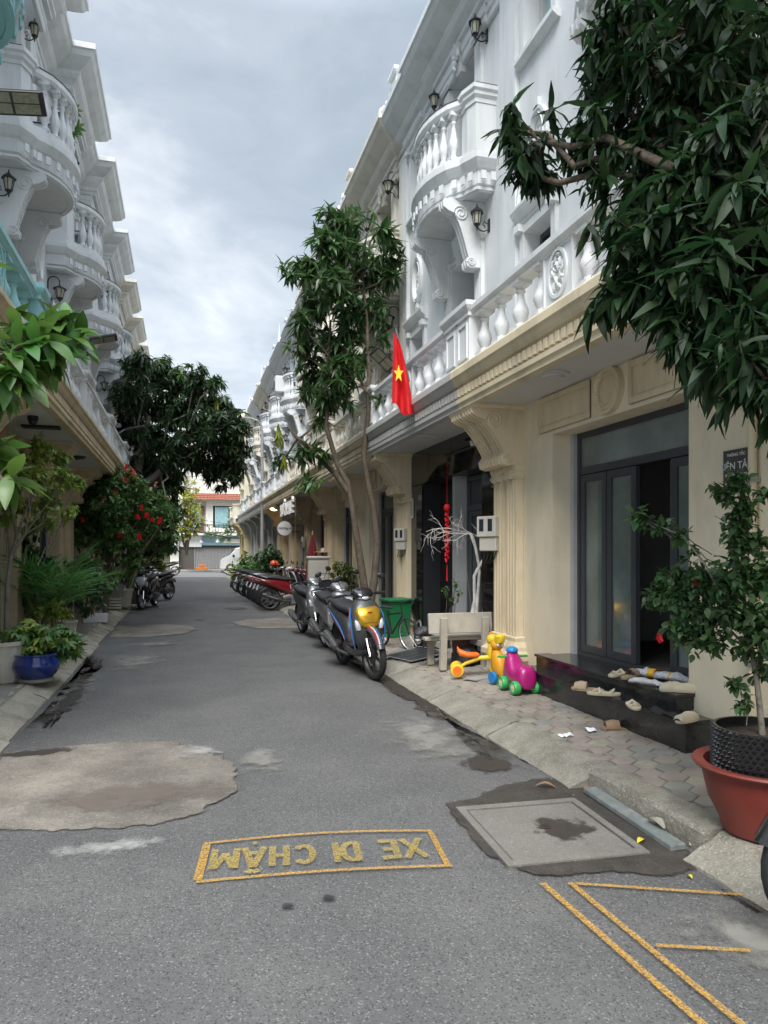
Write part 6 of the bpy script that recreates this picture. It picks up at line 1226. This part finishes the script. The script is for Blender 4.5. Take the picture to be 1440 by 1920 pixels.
ob('rim_bar', J(cyl((-.32, -.31, .02), (.32, -.31, .02), .006, n=6), cyl((-.32, .34, .02), (.32, .34, .02), .006, n=6), cyl((-.32, -.31, .02), (-.32, .34, .02), .006, n=6), cyl((.32, -.31, .02), (.32, .34, .02), .006, n=6)), STEEL, rk)
tag(ob('storage_crate', J(frame_rect(-.2, .2, 0, .3, .02, -.2, .2)), PLAST, None, (3.38, 9.5, .16)), 'black open crate by the marble wall behind the bench', 'crate')
tag(ob('bin_bag', bagg(.42, .15, 21), mat('black_bin_bag', (.012, .012, .013), .25, bump=.7, bscale=20), None, (3.33, 8.05, .16), (0, 0, .3), smooth=60), 'black rubbish bag on the ground under the bench', 'bag')
tag(ob('board', box(-.13, .13, -.09, .09, 0, .01), mat('grey_board', (.3, .3, .3), .6), None, (3.1, 7.22, .155), (0, 0, .5)), 'flat grey board under the yellow ride-on trike', 'board')
# toys
PINK = mat('magenta_plastic', (.42, .012, .17), .35, var=.03, coat=.3); TGRN = mat('bright_green_plastic', (.04, .42, .10), .4); TBLU = mat('blue_plastic', (.015, .22, .55), .35); TYEL = mat('yellow_plastic', (.78, .55, .03), .35, var=.04); TORG = mat('orange_plastic', (.85, .17, .02), .38, var=.03); TWHT = mat('white_plastic', (.7, .7, .68), .4)
tc_ = thing('ride_on_car', 'magenta plastic ride-on toy car with green wheels and a blue cap by the granite steps', 'toy car', (3.20, 6.42, .165), R(88)); tc_.scale = (1, 1, .88)
secs = [(-.235, .15, .05, .06), (-.22, .17, .085, .11), (-.16, .19, .10, .135), (-.10, .175, .10, .115), (-.04, .16, .10, .085), (.03, .17, .10, .105), (.09, .21, .095, .155), (.14, .245, .08, .19), (.19, .24, .075, .19), (.225, .19, .07, .135), (.24, .14, .05, .07)]
ob('body', loft([ring_x(a * 1.0, b, c, d, 18, 2.6) for a, b, c, d in secs]), PINK, tc_, smooth=70)
ob('cap', J(([(p[0], p[1], max(p[2], -.01)) for p in sphere((0, 0, 0), .062, 16, 10, (1, 1, .85))[0]], sphere((0, 0, 0), .062, 16, 10)[1])), TBLU, tc_, (.165, 0, .43), smooth=60)
ob('handlebar', cyl((.15, -.16, .37), (.15, .16, .37), .014, n=10), TGRN, tc_)
for x in (-.15, .14):
    for s in (-1, 1):
        w_ = ob('wheel', lambda: J(revy([(.0, .028), (.042, .030), (.045, .012), (.0, .008)], 18), revy([(.0, -.028), (.042, -.030), (.045, -.012), (.0, -.008)], 18)), TWHT, tc_, (x, s * .105, .072), key='tw'); ob('tyre', lambda: tyre(.074, .03) if False else revy([(.04, -.03), (.066, -.032), (.074, -.018), (.074, .018), (.066, .032), (.04, .03)], 22), TGRN, w_, key='tt', smooth=50)
        ob('hub', lambda: J(cyl((0, -.034, 0), (0, .034, 0), .012, n=8)), TYEL, w_, key='th')
tk = thing('ride_on_trike', 'yellow ride-on trike with an orange saddle and a chick-like head behind the magenta toy car', 'toy trike', (3.13, 7.36, .16), R(-20))
ob('frame', J(tube([(-.20, 0, .07), (-.1, 0, .14), (.05, 0, .20), (.17, 0, .21), (.22, 0, .16), (.24, 0, .07)], [.018, .02, .026, .03, .025, .018], 10)), TYEL, tk, smooth=True)
ob('saddle', loft([ring_x(-.20, .30, .03, .035), ring_x(-.17, .26, .055, .04), ring_x(-.08, .235, .06, .03), ring_x(.02, .235, .05, .03), ring_x(.05, .235, .02, .015)]), TORG, tk, smooth=60)
ob('head', J(sphere((.19, 0, .41), .062, 14, 10, (1, .9, 1)), tube([(.19, 0, .2), (.18, 0, .28), (.19, 0, .36)], [.045, .05, .04], 12)), TYEL, tk, smooth=70); ob('beak', J(sphere((.255, 0, .40), .03, 10, 6, (1.4, .9, .35)), sphere((.25, 0, .385), .028, 10, 6, (1.2, .8, .3))), BLACK, tk, smooth=70); ob('comb', sphere((.18, 0, .475), .025, 8, 6, (1, .4, .8)), TORG, tk, smooth=70)
for (x, y) in ((-.20, -.10), (-.20, .10), (.24, .0)):
    w_ = ob('wheel', lambda: revy([(.0, -.026), (.05, -.03), (.05, .03), (.0, .026)], 20), TORG, tk, (x, y, .075), key='kw'); ob('tyre', lambda: revy([(.05, -.024), (.07, -.02), (.076, 0), (.07, .02), (.05, .024)], 22), TYEL, w_, key='kt', smooth=50)
ob('axle', cyl((-.20, -.11, .075), (-.20, .11, .075), .012, n=8), TYEL, tk)
dk = thing('ride_on_toy', 'tall amber ride-on toy with round eyes between the trike and the magenta car', 'toy', (3.2, 6.88, .16), R(100))
ob('body', loft([ring_x(-.10, .12, .03, .05), ring_x(-.05, .17, .06, .11), ring_x(.02, .21, .065, .15), ring_x(.08, .23, .05, .16), ring_x(.11, .2, .02, .1)]), mat('amber_plastic', (.72, .33, .02), .38, var=.05), dk, smooth=70)
ob('head', sphere((.04, 0, .40), .07, 14, 10, (.9, 1, .8)), MATS['amber_plastic'], dk, smooth=70); ob('brim', loft([ring_z(.43, .0, .05, .05), ring_z(.50, -.02, .055, .06), ring_z(.52, -.03, .03, .03)]), TYEL, dk, smooth=60)
for s in (-1, 1): ob('eye', sphere((-.02, s * .025, .41), .02, 8, 6, (.6, 1, 1.2)), TWHT, dk, smooth=70)
for s in (-1, 1): w_ = ob('wheel', lambda: revy([(.0, -.02), (.06, -.02), (.066, 0), (.06, .02), (.0, .02)], 18), TBLU, dk, (.0, s * .08, .066), key='dw')
# red bowl with black studded pot
rb = thing('red_bowl', 'wide red-brown plastic bowl planter on the pavers at the right edge', 'planter', (at(1432, 1500, 3.58).x, at(1432, 1500, 3.58).y, .145))
ob('bowl', lathe([(.19, 0), (.20, .02), (.205, .05), (.26, .16), (.285, .27), (.29, .31), (.33, .325), (.335, .335), (.33, .345), (.28, .34), (.265, .28), (.001, .26)], 36), mat('terracotta_plastic', (.20, .032, .022), .5, var=.12, scale=8, dirt=((.14, .07, .05), .5, 6., .6)), rb, smooth=50)
ap = thing('studded_pot', 'black plastic root-pruning pot covered in studs standing in the red bowl', 'pot', (rb.location.x, rb.location.y, .145 + .262))
def studpot():
    g = [lathe([(.235, 0), (.235, .26), (.22, .26), (.22, .22), (.001, .21)], 40)]; r = .235
    for j in range(11):
        for k in range(44):
            a = 2 * pi * (k + .5 * (j % 2)) / 44; z = .015 + j * .0235; c, s = cos(a), sin(a); h = .010
            P1 = lambda da, dz, o: ((r + o) * cos(a + da), (r + o) * sin(a + da), z + dz)
            g.append(([P1(-.055, 0, 0), P1(0, .011, 0), P1(.055, 0, 0), P1(0, -.011, 0), P1(0, 0, .016)], [(0, 4, 1), (1, 4, 2), (2, 4, 3), (3, 4, 0)]))
    return J(*g)
ob('shell', studpot(), mat('black_pot_plastic', (.012, .012, .013), .28, var=.1, spec=.6), ap); ob('soil', lathe([(.22, .215), (.1, .225), (.001, .23)], 20), mat('soil', (.05, .035, .025), .95, var=.3, scale=30, bump=.8), ap)
# ---- pots on the left pavement
def ribpot(r0, r1, h, n=28, ribs=14):
    def rr(r, k): return r * (1 + .035 * (1 if k % 2 else -1))
    rings = [[(rr(r, k) * cos(2 * pi * k / n), rr(r, k) * sin(2 * pi * k / n), z) for k in range(n)] for r, z in ((r0 * .96, 0), (r0, .02), ((r0 + r1) / 2, h * .5), (r1, h * .9))]
    return J(loft(rings), lathe([(r1 * 1.0, h * .9), (r1 * 1.1, h * .91), (r1 * 1.1, h), (r1 * .95, h), (r1 * .9, h * .88), (.001, h * .88)], n))
POTW = mat('cream_ceramic', (.55, .53, .46), .5, var=.08, scale=6, dirt=((.25, .23, .18), .6, 8., .5)); POTG = mat('grey_ceramic', (.26, .27, .25), .6, var=.1)
def pot(lab, px, py, r0, r1, h, m, g=None):
    x, y = GZ(px, py, .135); return tag(ob('flower_pot', g or ribpot(r0, r1, h), m, None, (x, y, .135), smooth=25), lab, 'pot', 'pots along the left pavement')
pot('tall white ribbed pot cut by the left edge of the picture', 8, 1278, .15, .18, .44, POTW)
pot('cream woven-pattern pot under the dark green bush', 127, 1203, .10, .135, .33, POTW)
pot('grey-white pot behind the blue glazed pot', 62, 1222, .11, .14, .30, POTG)
pot('pale ribbed pot beneath the dark bush, left of the palm', 42, 1200, .15, .19, .42, POTW)
pot('round white patterned pot nearest the wooden bench', 232, 1137, .17, .22, .45, POTW)
bp_ = thing('blue_pot', 'glossy cobalt blue glazed pot on a stone base at the left kerb', 'pot', (*GZ(68, 1276, .135), .135))
ob('bowl', lathe([(.16, .03), (.17, .04), (.215, .09), (.242, .16), (.235, .22), (.205, .262), (.205, .275), (.222, .285), (.222, .30), (.19, .30), (.18, .26), (.001, .25)], 36), mat('cobalt_glaze', (.008, .03, .20), .12, var=.2, scale=9, coat=.8, dirt=((.02, .02, .06), .5, 7., .6)), bp_, smooth=50)
ob('foot', lathe([(.175, 0), (.18, .01), (.17, .035), (.001, .035)], 30), CONC, bp_, smooth=50)
x, y = GZ(192, 1166, .135); tag(ob('white_block', cbox(-.32, .12, -.12, .12, 0, .17, .006), WHITE, None, (x - .02, y, .135)), 'low white-painted block on the left pavement below the overhanging bush', 'block')
gp = thing('square_planter', 'grey square planter standing on a slatted white base, left of the wooden bench', 'planter', (*GZ(212, 1142, .135), .135)); ob('planter_box', J(loft([[(-.18, -.18, .28), (.18, -.18, .28), (.18, .18, .28), (-.18, .18, .28)], [(-.23, -.23, .62), (.23, -.23, .62), (.23, .23, .62), (-.23, .23, .62)]])), POTG, gp); ob('base', J(*[box(-.2, .2, -.2, .2, .02 + k * .07, .07 + k * .07) for k in range(4)]), POTW, gp)
ob('post', box(-.30, -.22, -.06, .0, 0, .95), STEEL, gp)
wb = thing('wooden_bench', 'light wooden bench with a slatted back behind the black scooter on the left', 'bench', (-1.93, 20.3, .13), R(90))
for k in range(3): ob('slat', cbox(-.35, .35, -.02, .02, 0, .10, .006), WOODL, wb, (0, .16 + k * .012, .42 + k * .125))
for k in range(3): ob('seat_slat', cbox(-.35, .35, -.05, .05, 0, .03, .006), WOODL, wb, (0, -.14 + k * .115, .33))
for s in (-.28, .28): ob('leg', J(cbox(s - .03, s + .03, -.19, -.13, 0, .33, .005), cbox(s - .03, s + .03, .12, .17, 0, .80, .005)), WOODL, wb)
# ---- fixtures on the houses
def meter(lab, X, Y, z, s=1., rot=0.):
    t = thing('meter_box', lab, 'meter box', (X, Y, z), (0, 0, rot)); M_ = mat('meter_box_plastic', (.52, .50, .44), .5, var=.05)
    ob('case', J(cbox(-.09, .0, -.13, .13, 0, .22, .008), cbox(-.07, 0, -.12, .11, -.15, -.002, .008)), M_, t, scale=s); ob('dial_window', J(box(-.093, -.088, -.09, -.03, .06, .19), box(-.093, -.088, .03, .09, .06, .19)), PANE, t, scale=s)
    ob('cable', J(*[tube([(-.03, -.1 + k * .05, -.14), (-.05, -.08 + k * .05, -.24), (-.02, .02 + k * .03, -.28)], .006, 5) for k in range(4)]), PLAST, t, scale=s)
meter('double cream meter box by the big column of the black marble house', 3.48, 7.70, 1.72, 1.1, R(25)); meter('small cream meter box on the column at the far side of the black marble house', 3.48, 11.22, 1.72, .95, R(25))
meter('cream meter box on the column near the round cafe sign', 3.48, 21.1, 1.8, .9)
ns = thing('number_sign', 'small gold house number plaque on the black marble', 'sign', (3.59, 7.78, 2.42), (0, 0, 0)); GOLDM = mat('gold_metal', (.50, .34, .08), .3, metal=.8)
ob('plate', J(box(-.02, .0, -.12, .12, -.10, -.075), box(-.02, .0, -.12, .12, .085, .1)), GOLDM, ns); ob('digits', T(text_geo('325/11', .085, .004, .001), Matrix.Translation((-.022, 0, .0)) @ Matrix.Rotation(-pi / 2, 4, 'Z') @ Matrix.Rotation(pi / 2, 4, 'X')), GOLDM, ns)
nt_ = thing('notice', 'white paper notice pasted on the far marble panel', 'notice', (3.59, 11.05, 2.25)); ob('sheet', box(-.006, -.003, -.085, .085, -.16, .16), P_WHITE, nt_); ob('print', J(*[box(-.0075, -.0065, -.06 + .02 * (k % 2), .06, .11 - k * .035, .118 - k * .035) for k in range(7)]), BLACK, nt_)
wp = thing('wall_plate', 'dark stencilled advert with white lettering on the cream wall at the right edge', 'sign', (3.585, 3.97, 2.08)); wp.scale = (1, .8, .8); ob('stencil', box(-.002, 0, -.17, .14, -.13, .20), mat('worn_black_print', (.06, .06, .058), .8, var=.3, scale=30), wp)
for (s_, sz, z_) in (('THÔNG TẮC', .035, .155), ('KIÊN TÂM', .085, .06), ('ĐT: 0902 27687', .038, -.02), ('Khoan cắt bê tông', .033, -.09)): ob('lettering', T(text_geo(s_, sz, .0008, .0006), Matrix.Translation((-.004, -.01, z_)) @ Matrix.Rotation(-pi / 2, 4, 'Z') @ Matrix.Rotation(pi / 2, 4, 'X')), P_WHITE, wp)
rs = thing('cafe_sign', 'round white sign with black script on an iron bracket over the right pavement', 'sign', (3.05, 22.4, 2.28)); ob('disc', T(cyl((0, -.04, 0), (0, .04, 0), .23, n=32), Matrix.Identity(4)), P_WHITE, rs, smooth=40); ob('rim', revy([(.23, -.045), (.24, -.045), (.24, .045), (.23, .045)], 32), BLACK, rs)
ob('script', T(text_geo('Hương A', .11, .002, .001, shear=.4), Matrix.Translation((0, -.043, 0)) @ Matrix.Rotation(pi / 2, 4, 'X')), BLACK, rs); ob('bracket_arm', J(cyl((.22, 0, .1), (.5, 0, .1), .01, n=6), cyl((.22, 0, -.1), (.5, 0, -.1), .01, n=6)), BLACK, rs)
ls_ = thing('letter_sign', 'raised white block letters hanging under the canopy edge near the round cafe sign', 'sign', (2.84, 20.4, 2.76)); ob('letters', T(text_geo('HUỲNH LÊ', .50, .03, .006, sx=1.05), Matrix.Rotation(-pi / 2, 4, 'Z') @ Matrix.Rotation(pi / 2, 4, 'X')), P_WHITE, ls_); ob('board', box(.04, .07, -1.3, 1.3, -.27, .27), mat('brown_sign_board', (.10, .06, .035), .6), ls_)
# soffit lamps, cameras
def soff(lab, x, y, z, g, m): return tag(ob('ceiling_lamp', g, m, None, (x, y, z)), lab, 'ceiling lamp', 'lamps under the canopies')
dsc = lathe([(.001, -.035), (.09, -.035), (.10, -.02), (.15, -.015), (.155, 0), (.001, 0)], 24)
soff('round flush ceiling lamp under the cream canopy above the glazed door', 3.2, 5.75, 3.149, dsc, SOFFIT)
soff('square flush ceiling lamp under the canopy of the black marble house', 3.2, 9.3, 3.149, cbox(-.14, .14, -.14, .14, -.03, 0, .01), SOFFIT)
soff('dark rectangular ceiling lamp under the left canopy, nearest', -1.75, 9.9, 3.149, J(box(-.22, .22, -.08, .08, -.03, 0)), BLACK); soff('dark domed ceiling lamp under the left canopy, farther along', -1.75, 12.9, 3.149, lathe([(.001, -.06), (.12, -.04), (.17, 0), (.001, 0)], 18), BLACK)
gl = soff('glowing warm ceiling lamp under the canopy past the cafe sign', 3.2, 26.3, 3.149, lathe([(.001, -.10), (.10, -.085), (.15, -.03), (.15, 0), (.001, 0)], 18), mat('lit_lamp', (1., .62, .22), .5, emit=3.))
tag(ob('dome_camera', J(cyl((0, 0, -.05), (0, 0, 0), .06, n=14), sphere((0, 0, -.06), .05, 12, 8)), BLACK, None, (-1.72, 9.2, 3.149), smooth=True), 'black dome security camera under the left canopy', 'camera')
cc = thing('security_camera', 'white security camera fixed near the scroll bracket of the black marble house', 'camera', (3.45, 7.95, 2.88)); ob('housing', J(cyl((0, 0, 0), (-.12, .0, -.03), .035, n=12), sphere((0, 0, .04), .04)), P_WHITE, cc, smooth=True); ob('arm', cyl((0, 0, .04), (.14, 0, .08), .012, n=6), P_WHITE, cc)
# firecracker garland
fc = thing('firecracker_garland', 'red and gold firecracker garland hanging in the doorway of the black marble house', 'garland', (3.42, 9.0, 2.1)); ob('cord', tube([(0, 0, .65), (0, 0, -.95)], .003, 4), RED, fc)
for k in range(26): ob('firecracker', lambda: cyl((0, 0, -.03), (0, 0, .03), .012, n=8), RED, fc, (.02 * cos(k * 2.4), .02 * sin(k * 2.4), -.02 - k * .026), (.5 * cos(k * 2.4), .5 * sin(k * 2.4), 0), key='fck')
ob('lantern_ball', sphere((0, 0, .04), .045, 12, 8, (1, 1, 1.2)), RED, fc, smooth=True); ob('tassel', cyl((0, 0, -.95), (0, 0, -.74), .012, .006, 6), RED, fc)
# cabinet, parasol, shelf
cb = thing('utility_cabinet', 'tall grey-white utility cabinet on the right pavement beside the hedge bush', 'cabinet', (3.0, 16.3, .13), R(-6)); CABM = mat('cabinet_paint', (.42, .41, .37), .55, var=.06, dirt=((.25, .23, .2), .4, 5., .3))
ob('case', cbox(-.24, .24, -.2, .2, 0, 1.25, .012), CABM, cb); ob('lid', cbox(-.27, .27, -.23, .23, 1.251, 1.31, .015), CABM, cb); ob('door', cbox(-.22, .22, -.212, -.201, .05, 1.2, .004), CABM, cb); ob('lock', J(box(-.20, -.18, -.225, -.213, .62, .70)), BLACK, cb)
ob('notice_print', J(frame_rect(0, 1, 0, 1, .01, 0, 1)[0] and box(-.13, .13, -.2145, -.2135, .62, .85)), P_WHITE, cb)
for k, s_ in enumerate(('ĐIỆN LỰC', 'TỦ PP 12', '0,4 kV')): ob('lettering', T(text_geo(s_, .05, .0006, .0005), Matrix.Translation((0, -.216, .80 - k * .065)) @ Matrix.Rotation(pi / 2, 4, 'X')), BLACK, cb)
pr_ = thing('parasol', 'closed dark red parasol standing by the pavement doorway', 'parasol', (3.22, 18.3, .13)); ob('pole', cyl((0, 0, 0), (0, 0, 1.95), .018, n=8), WOODL, pr_)
ob('canopy', loft([[((r * (1 + .25 * (k % 2))) * cos(2 * pi * k / 16), (r * (1 + .25 * (k % 2))) * sin(2 * pi * k / 16), z) for k in range(16)] for r, z in ((.14, .62), (.16, .75), (.12, 1.2), (.06, 1.65), (.02, 1.85))]), mat('dark_red_canvas', (.13, .008, .015), .85, bump=.2, bscale=30), pr_, smooth=30)
sf = thing('wall_shelf', 'small wooden shelf with cups on brackets beside the red door', 'shelf', (3.42, 17.95, 1.52)); ob('board', cbox(-.16, .16, -.25, .25, 0, .03, .005), WOODL, sf); ob('cup', J(cyl((0, -.1, .03), (0, -.1, .12), .04, .045, 10), cyl((0, .05, .03), (0, .05, .10), .04, .045, 10)), P_WHITE, sf); ob('bracket_iron', J(tube([(.15, -.18, 0), (.15, -.18, -.18), (-.1, -.18, 0)], .008, 5), tube([(.15, .18, 0), (.15, .18, -.18), (-.1, .18, 0)], .008, 5)), BLACK, sf)
# ---- flags
def flag(w_, h, sd, fold=.06):
    nx, nz = 14, 20; v = []
    for j in range(nz + 1):
        for i in range(nx + 1):
            u, t = i / nx, j / nz
            v.append((w_ * (u - .1) * (.25 + .9 * t ** .8) * .62, fold * sin(u * 11 + t * 2 + sd) * (.3 + t), -h * t - .12 * h * u * (1 - t * .2) + .05 * h * sin(u * 6 + sd) * t))
    return v, [(j * (nx + 1) + i, j * (nx + 1) + i + 1, (j + 1) * (nx + 1) + i + 1, (j + 1) * (nx + 1) + i) for j in range(nz) for i in range(nx)]
f1 = thing('flag', 'red flag with a yellow star hanging from a pole on the right balustrade', 'flag', (2.86, 8.95, 3.8), R(-18)); p0 = at(742, 622, 9.2) - Vector(f1.location)
f1.rotation_euler = (0, 0, 0)
ob('cloth', flag(.42, .98, 1.), RED, f1, tuple(p0 + Vector((-.02, 0, 0))), (0, 0, R(-14)), smooth=80)
ob('pole', tube([(.02, .02, .0), tuple(p0 + Vector((0, .0, .04)))], .011, 6), STEEL, f1)
stv = []
for k in range(10):
    a = pi / 2 + k * pi / 5; r = .12 if k % 2 == 0 else .05; stv.append((r * cos(a) * .55, -.075, r * sin(a)))
ob('star', ([(*p,) for p in stv] + [(0, -.075, 0)], [(10, k, (k + 1) % 10) for k in range(10)]), YELLOW, f1, tuple(p0 + Vector((.035, .0, -.56))), (0, 0, R(-14)))
f2 = thing('flag', 'plain red flag draped at the end of the left canopy above the ribbon shrub', 'flag', tuple(at(236, 868, 15.4))); ob('cloth', T(flag(.55, .42, 2.), Matrix.Rotation(0, 4, 'Y')), RED, f2, smooth=80); ob('pole', tube([(-.15, 0, -.25), (0, 0, .05)], .012, 6), STEEL, f2)
# ---- solar floodlights on arms
def flood(lab, loc, rot, L=.42, arm=None):
    t = thing('solar_floodlight', lab, 'floodlight', loc, rot, 'solar floodlights'); ob('head', cbox(-L / 2, L / 2, -.09, .09, -.02, .02, .008), BLACK, t); ob('led_panel', J(*[box(-L / 2 + .03 + (L - .05) / 2 * i, -L / 2 + .01 + (L - .05) / 2 * (i + 1), -.075 + .078 * j, -.005 + .078 * j, -.024, -.0205) for i in range(2) for j in range(2)]), mat('led_panel', (.20, .19, .13), .3, var=.3, scale=40), t)
    if arm: ob('arm', tube([tuple(Vector(a)) for a in arm], .016, 6), STEEL, t)
    return t
flood('black four-panel solar floodlight at the upper left beside the teal house', tuple(at(25, 192, 5.6)), (R(-42), R(-8), R(2)), .46, [(-.2, 0, .02), (-.6, .1, .1)])
flood('solar floodlight on a grey arm reaching over the street from the third left house', tuple(at(194, 636, 11.2)), (R(-15), R(-16), R(4)), .42, [(-.2, 0, 0), (-.55, .1, -.15)])
fl3 = flood('solar floodlight on a grey arm next to the left mango tree', tuple(at(252, 802, 15.6)), (R(10), R(-14), R(4)), .42, [(-.2, 0, 0), (-.5, .1, -.12)])
ob('solar_panel', cbox(-.16, .16, -.12, .12, 0, .02, .004), PANE, fl3, (-.42, 0, .12), (R(20), R(12), 0))
flood('long black floodlight behind the forked mango tree beside the red flag', tuple(at(718, 674, 10.2)), (R(-38), R(32), R(20)), .40, [(.18, 0, 0), (.5, .1, -.05)])

# ---- street lamp, wires, hanging cone lamps
sl_ = thing('street_lamp', 'tall grey steel street lamp with a curved top arm on the right pavement', 'street lamp', (2.92, 27.8, .12)); ob('pole', cyl((0, 0, 0), (0, 0, 6.1), .085, .05, 12), STEEL, sl_); ob('arm', tube([(0, 0, 6.05), (-.03, 0, 6.3), (-.18, 0, 6.5), (-.45, 0, 6.58)], [.05, .045, .04, .03], 8), STEEL, sl_); ob('arm', tube([(0, 0, 4.1), (-.15, 0, 4.3), (-.8, 0, 4.55)], .022, 6), STEEL, sl_)
ob('lamp_head', cbox(-.75, -.43, -.06, .06, 6.55, 6.61, .01), STEEL, sl_); ob('bracket', J(cyl((-.35, 0, 3.6), (.1, 0, 3.6), .02, n=6), cyl((-.35, 0, 3.5), (-.35, 0, 3.62), .02, n=6)), STEEL, sl_)
ww = thing('overhead_cables', 'black overhead cables sagging across the far end of the street', 'cables', (0, 0, 0))
def sag(a, b, s, r): 
    a, b = Vector(a), Vector(b); return tube([tuple(a.lerp(b, t) - Vector((0, 0, s * 4 * t * (1 - t)))) for t in np.linspace(0, 1, 14)], r, 5)
for a, b, s, r in [(at(300, 972, 44), at(480, 1010, 44), .3, .045), (at(300, 950, 44), at(480, 985, 44), .3, .015), (at(300, 960, 44.2), at(480, 978, 44.2), .5, .015), (at(440, 865, 34), at(500, 905, 30), .1, .014), ((2.9, 27.8, 5.2), (3.55, 14.6, 4.6), .35, .008), ((2.9, 27.8, 5.0), (-2.1, 32, 4.8), .3, .008), ((3.5, 11.4, 4.9), (3.5, 21, 4.7), .25, .007)]: ob('cable', sag(a, b, s, r), PLAST, ww)
for (x, y, Z, lab) in [(345, 971, 36, 'white cone lamp strung highest left across the far street end'), (392, 975, 36, 'white cone lamp hanging before the brown balcony door'), (442, 969, 36, 'white cone lamp hanging nearest the pale yellow house'), (408, 1014, 36, 'white cone lamp hanging before the blue-grey fascia'), (377, 1015, 36, 'white cone lamp hanging by the shop awning corner')]:
    tag(ob('cone_lamp', lambda: J(lathe([(.13, -.08), (.10, -.03), (.001, .08)], 12), cyl((0, 0, .07), (0, 0, .35), .006, n=4)), P_WHITE, None, tuple(at(x, y, Z)), key='cone'), lab, 'hanging lamp', 'white cone lamps over the far street')
x, y = GZ(381, 1074, 0.0); oc = thing('crate_stack', 'bright orange plastic crates stacked by the kerb across the street', 'crates', (x, y + 3.6, .12)); 
for k, (dx, dz) in enumerate(((-.25, 0), (.25, 0), (0, .22))): ob('crate', lambda: J(box(-.22, .22, -.18, .18, 0, .03), frame_rect(-.22, .22, .0, .22, .03, -.0, .02)), mat('orange_crate', (.8, .22, .02), .5), oc, (dx, 0, dz), key='crate') if False else ob('crate', cbox(-.22, .22, -.18, .18, 0, .2, .02), mat('orange_crate', (.8, .22, .02), .5), oc, (dx, 0, dz))
tag(ob('litter_heap', J(*[mv(bagg(.25, .06, 30 + k), random.uniform(-.4, .4), random.uniform(-.1, .1)) for k in range(5)]), mat('brown_red_litter', (.3, .12, .07), .8), None, (x - .8, y + 3.5, .12)), 'small heap of reddish rubbish beside the orange crates', 'rubbish')
# window-mounted air conditioner and planters on balconies
ac = thing('air_conditioner', 'grey air conditioner unit on a balcony far up the right row', 'air conditioner', (2.95, 22.6, 6.55)); ob('case', cbox(-.2, .2, -.35, .35, 0, .5, .02), WHITE, ac); ob('fan_grille', T(cyl((-.215, 0, .25), (-.2, 0, .25), .2, n=20), Matrix.Identity(4)), BLACK, ac)
dp = thing('trailing_plant', 'trailing potted plant on the bowed balcony of the third left house', 'plant', tuple(at(134, 225, 10.4)))
for k in range(14): ob('leaf_cluster', umbel, LEAFMD, dp, (random.uniform(-.08, .08), random.uniform(-.5, .5), random.uniform(-.25, .1)), (random.uniform(-1., 1.), random.uniform(-1., 1.), random.uniform(0, 6)), key='umbel', scale=random.uniform(.8, 1.3))

ob('drain_pipe', cyl((.035, 3.60, .1), (.035, 3.60, 3.14), .028, n=10), CREAM, hA, smooth=True)
for z_ in (.8, 2.0): ob('pipe_clip', box(.0, .07, 3.565, 3.635, z_, z_ + .03), STEEL, hA)
for q_, X_ in ((0, 11.55), (1, 14.8), (2, 21.3)):
    pass
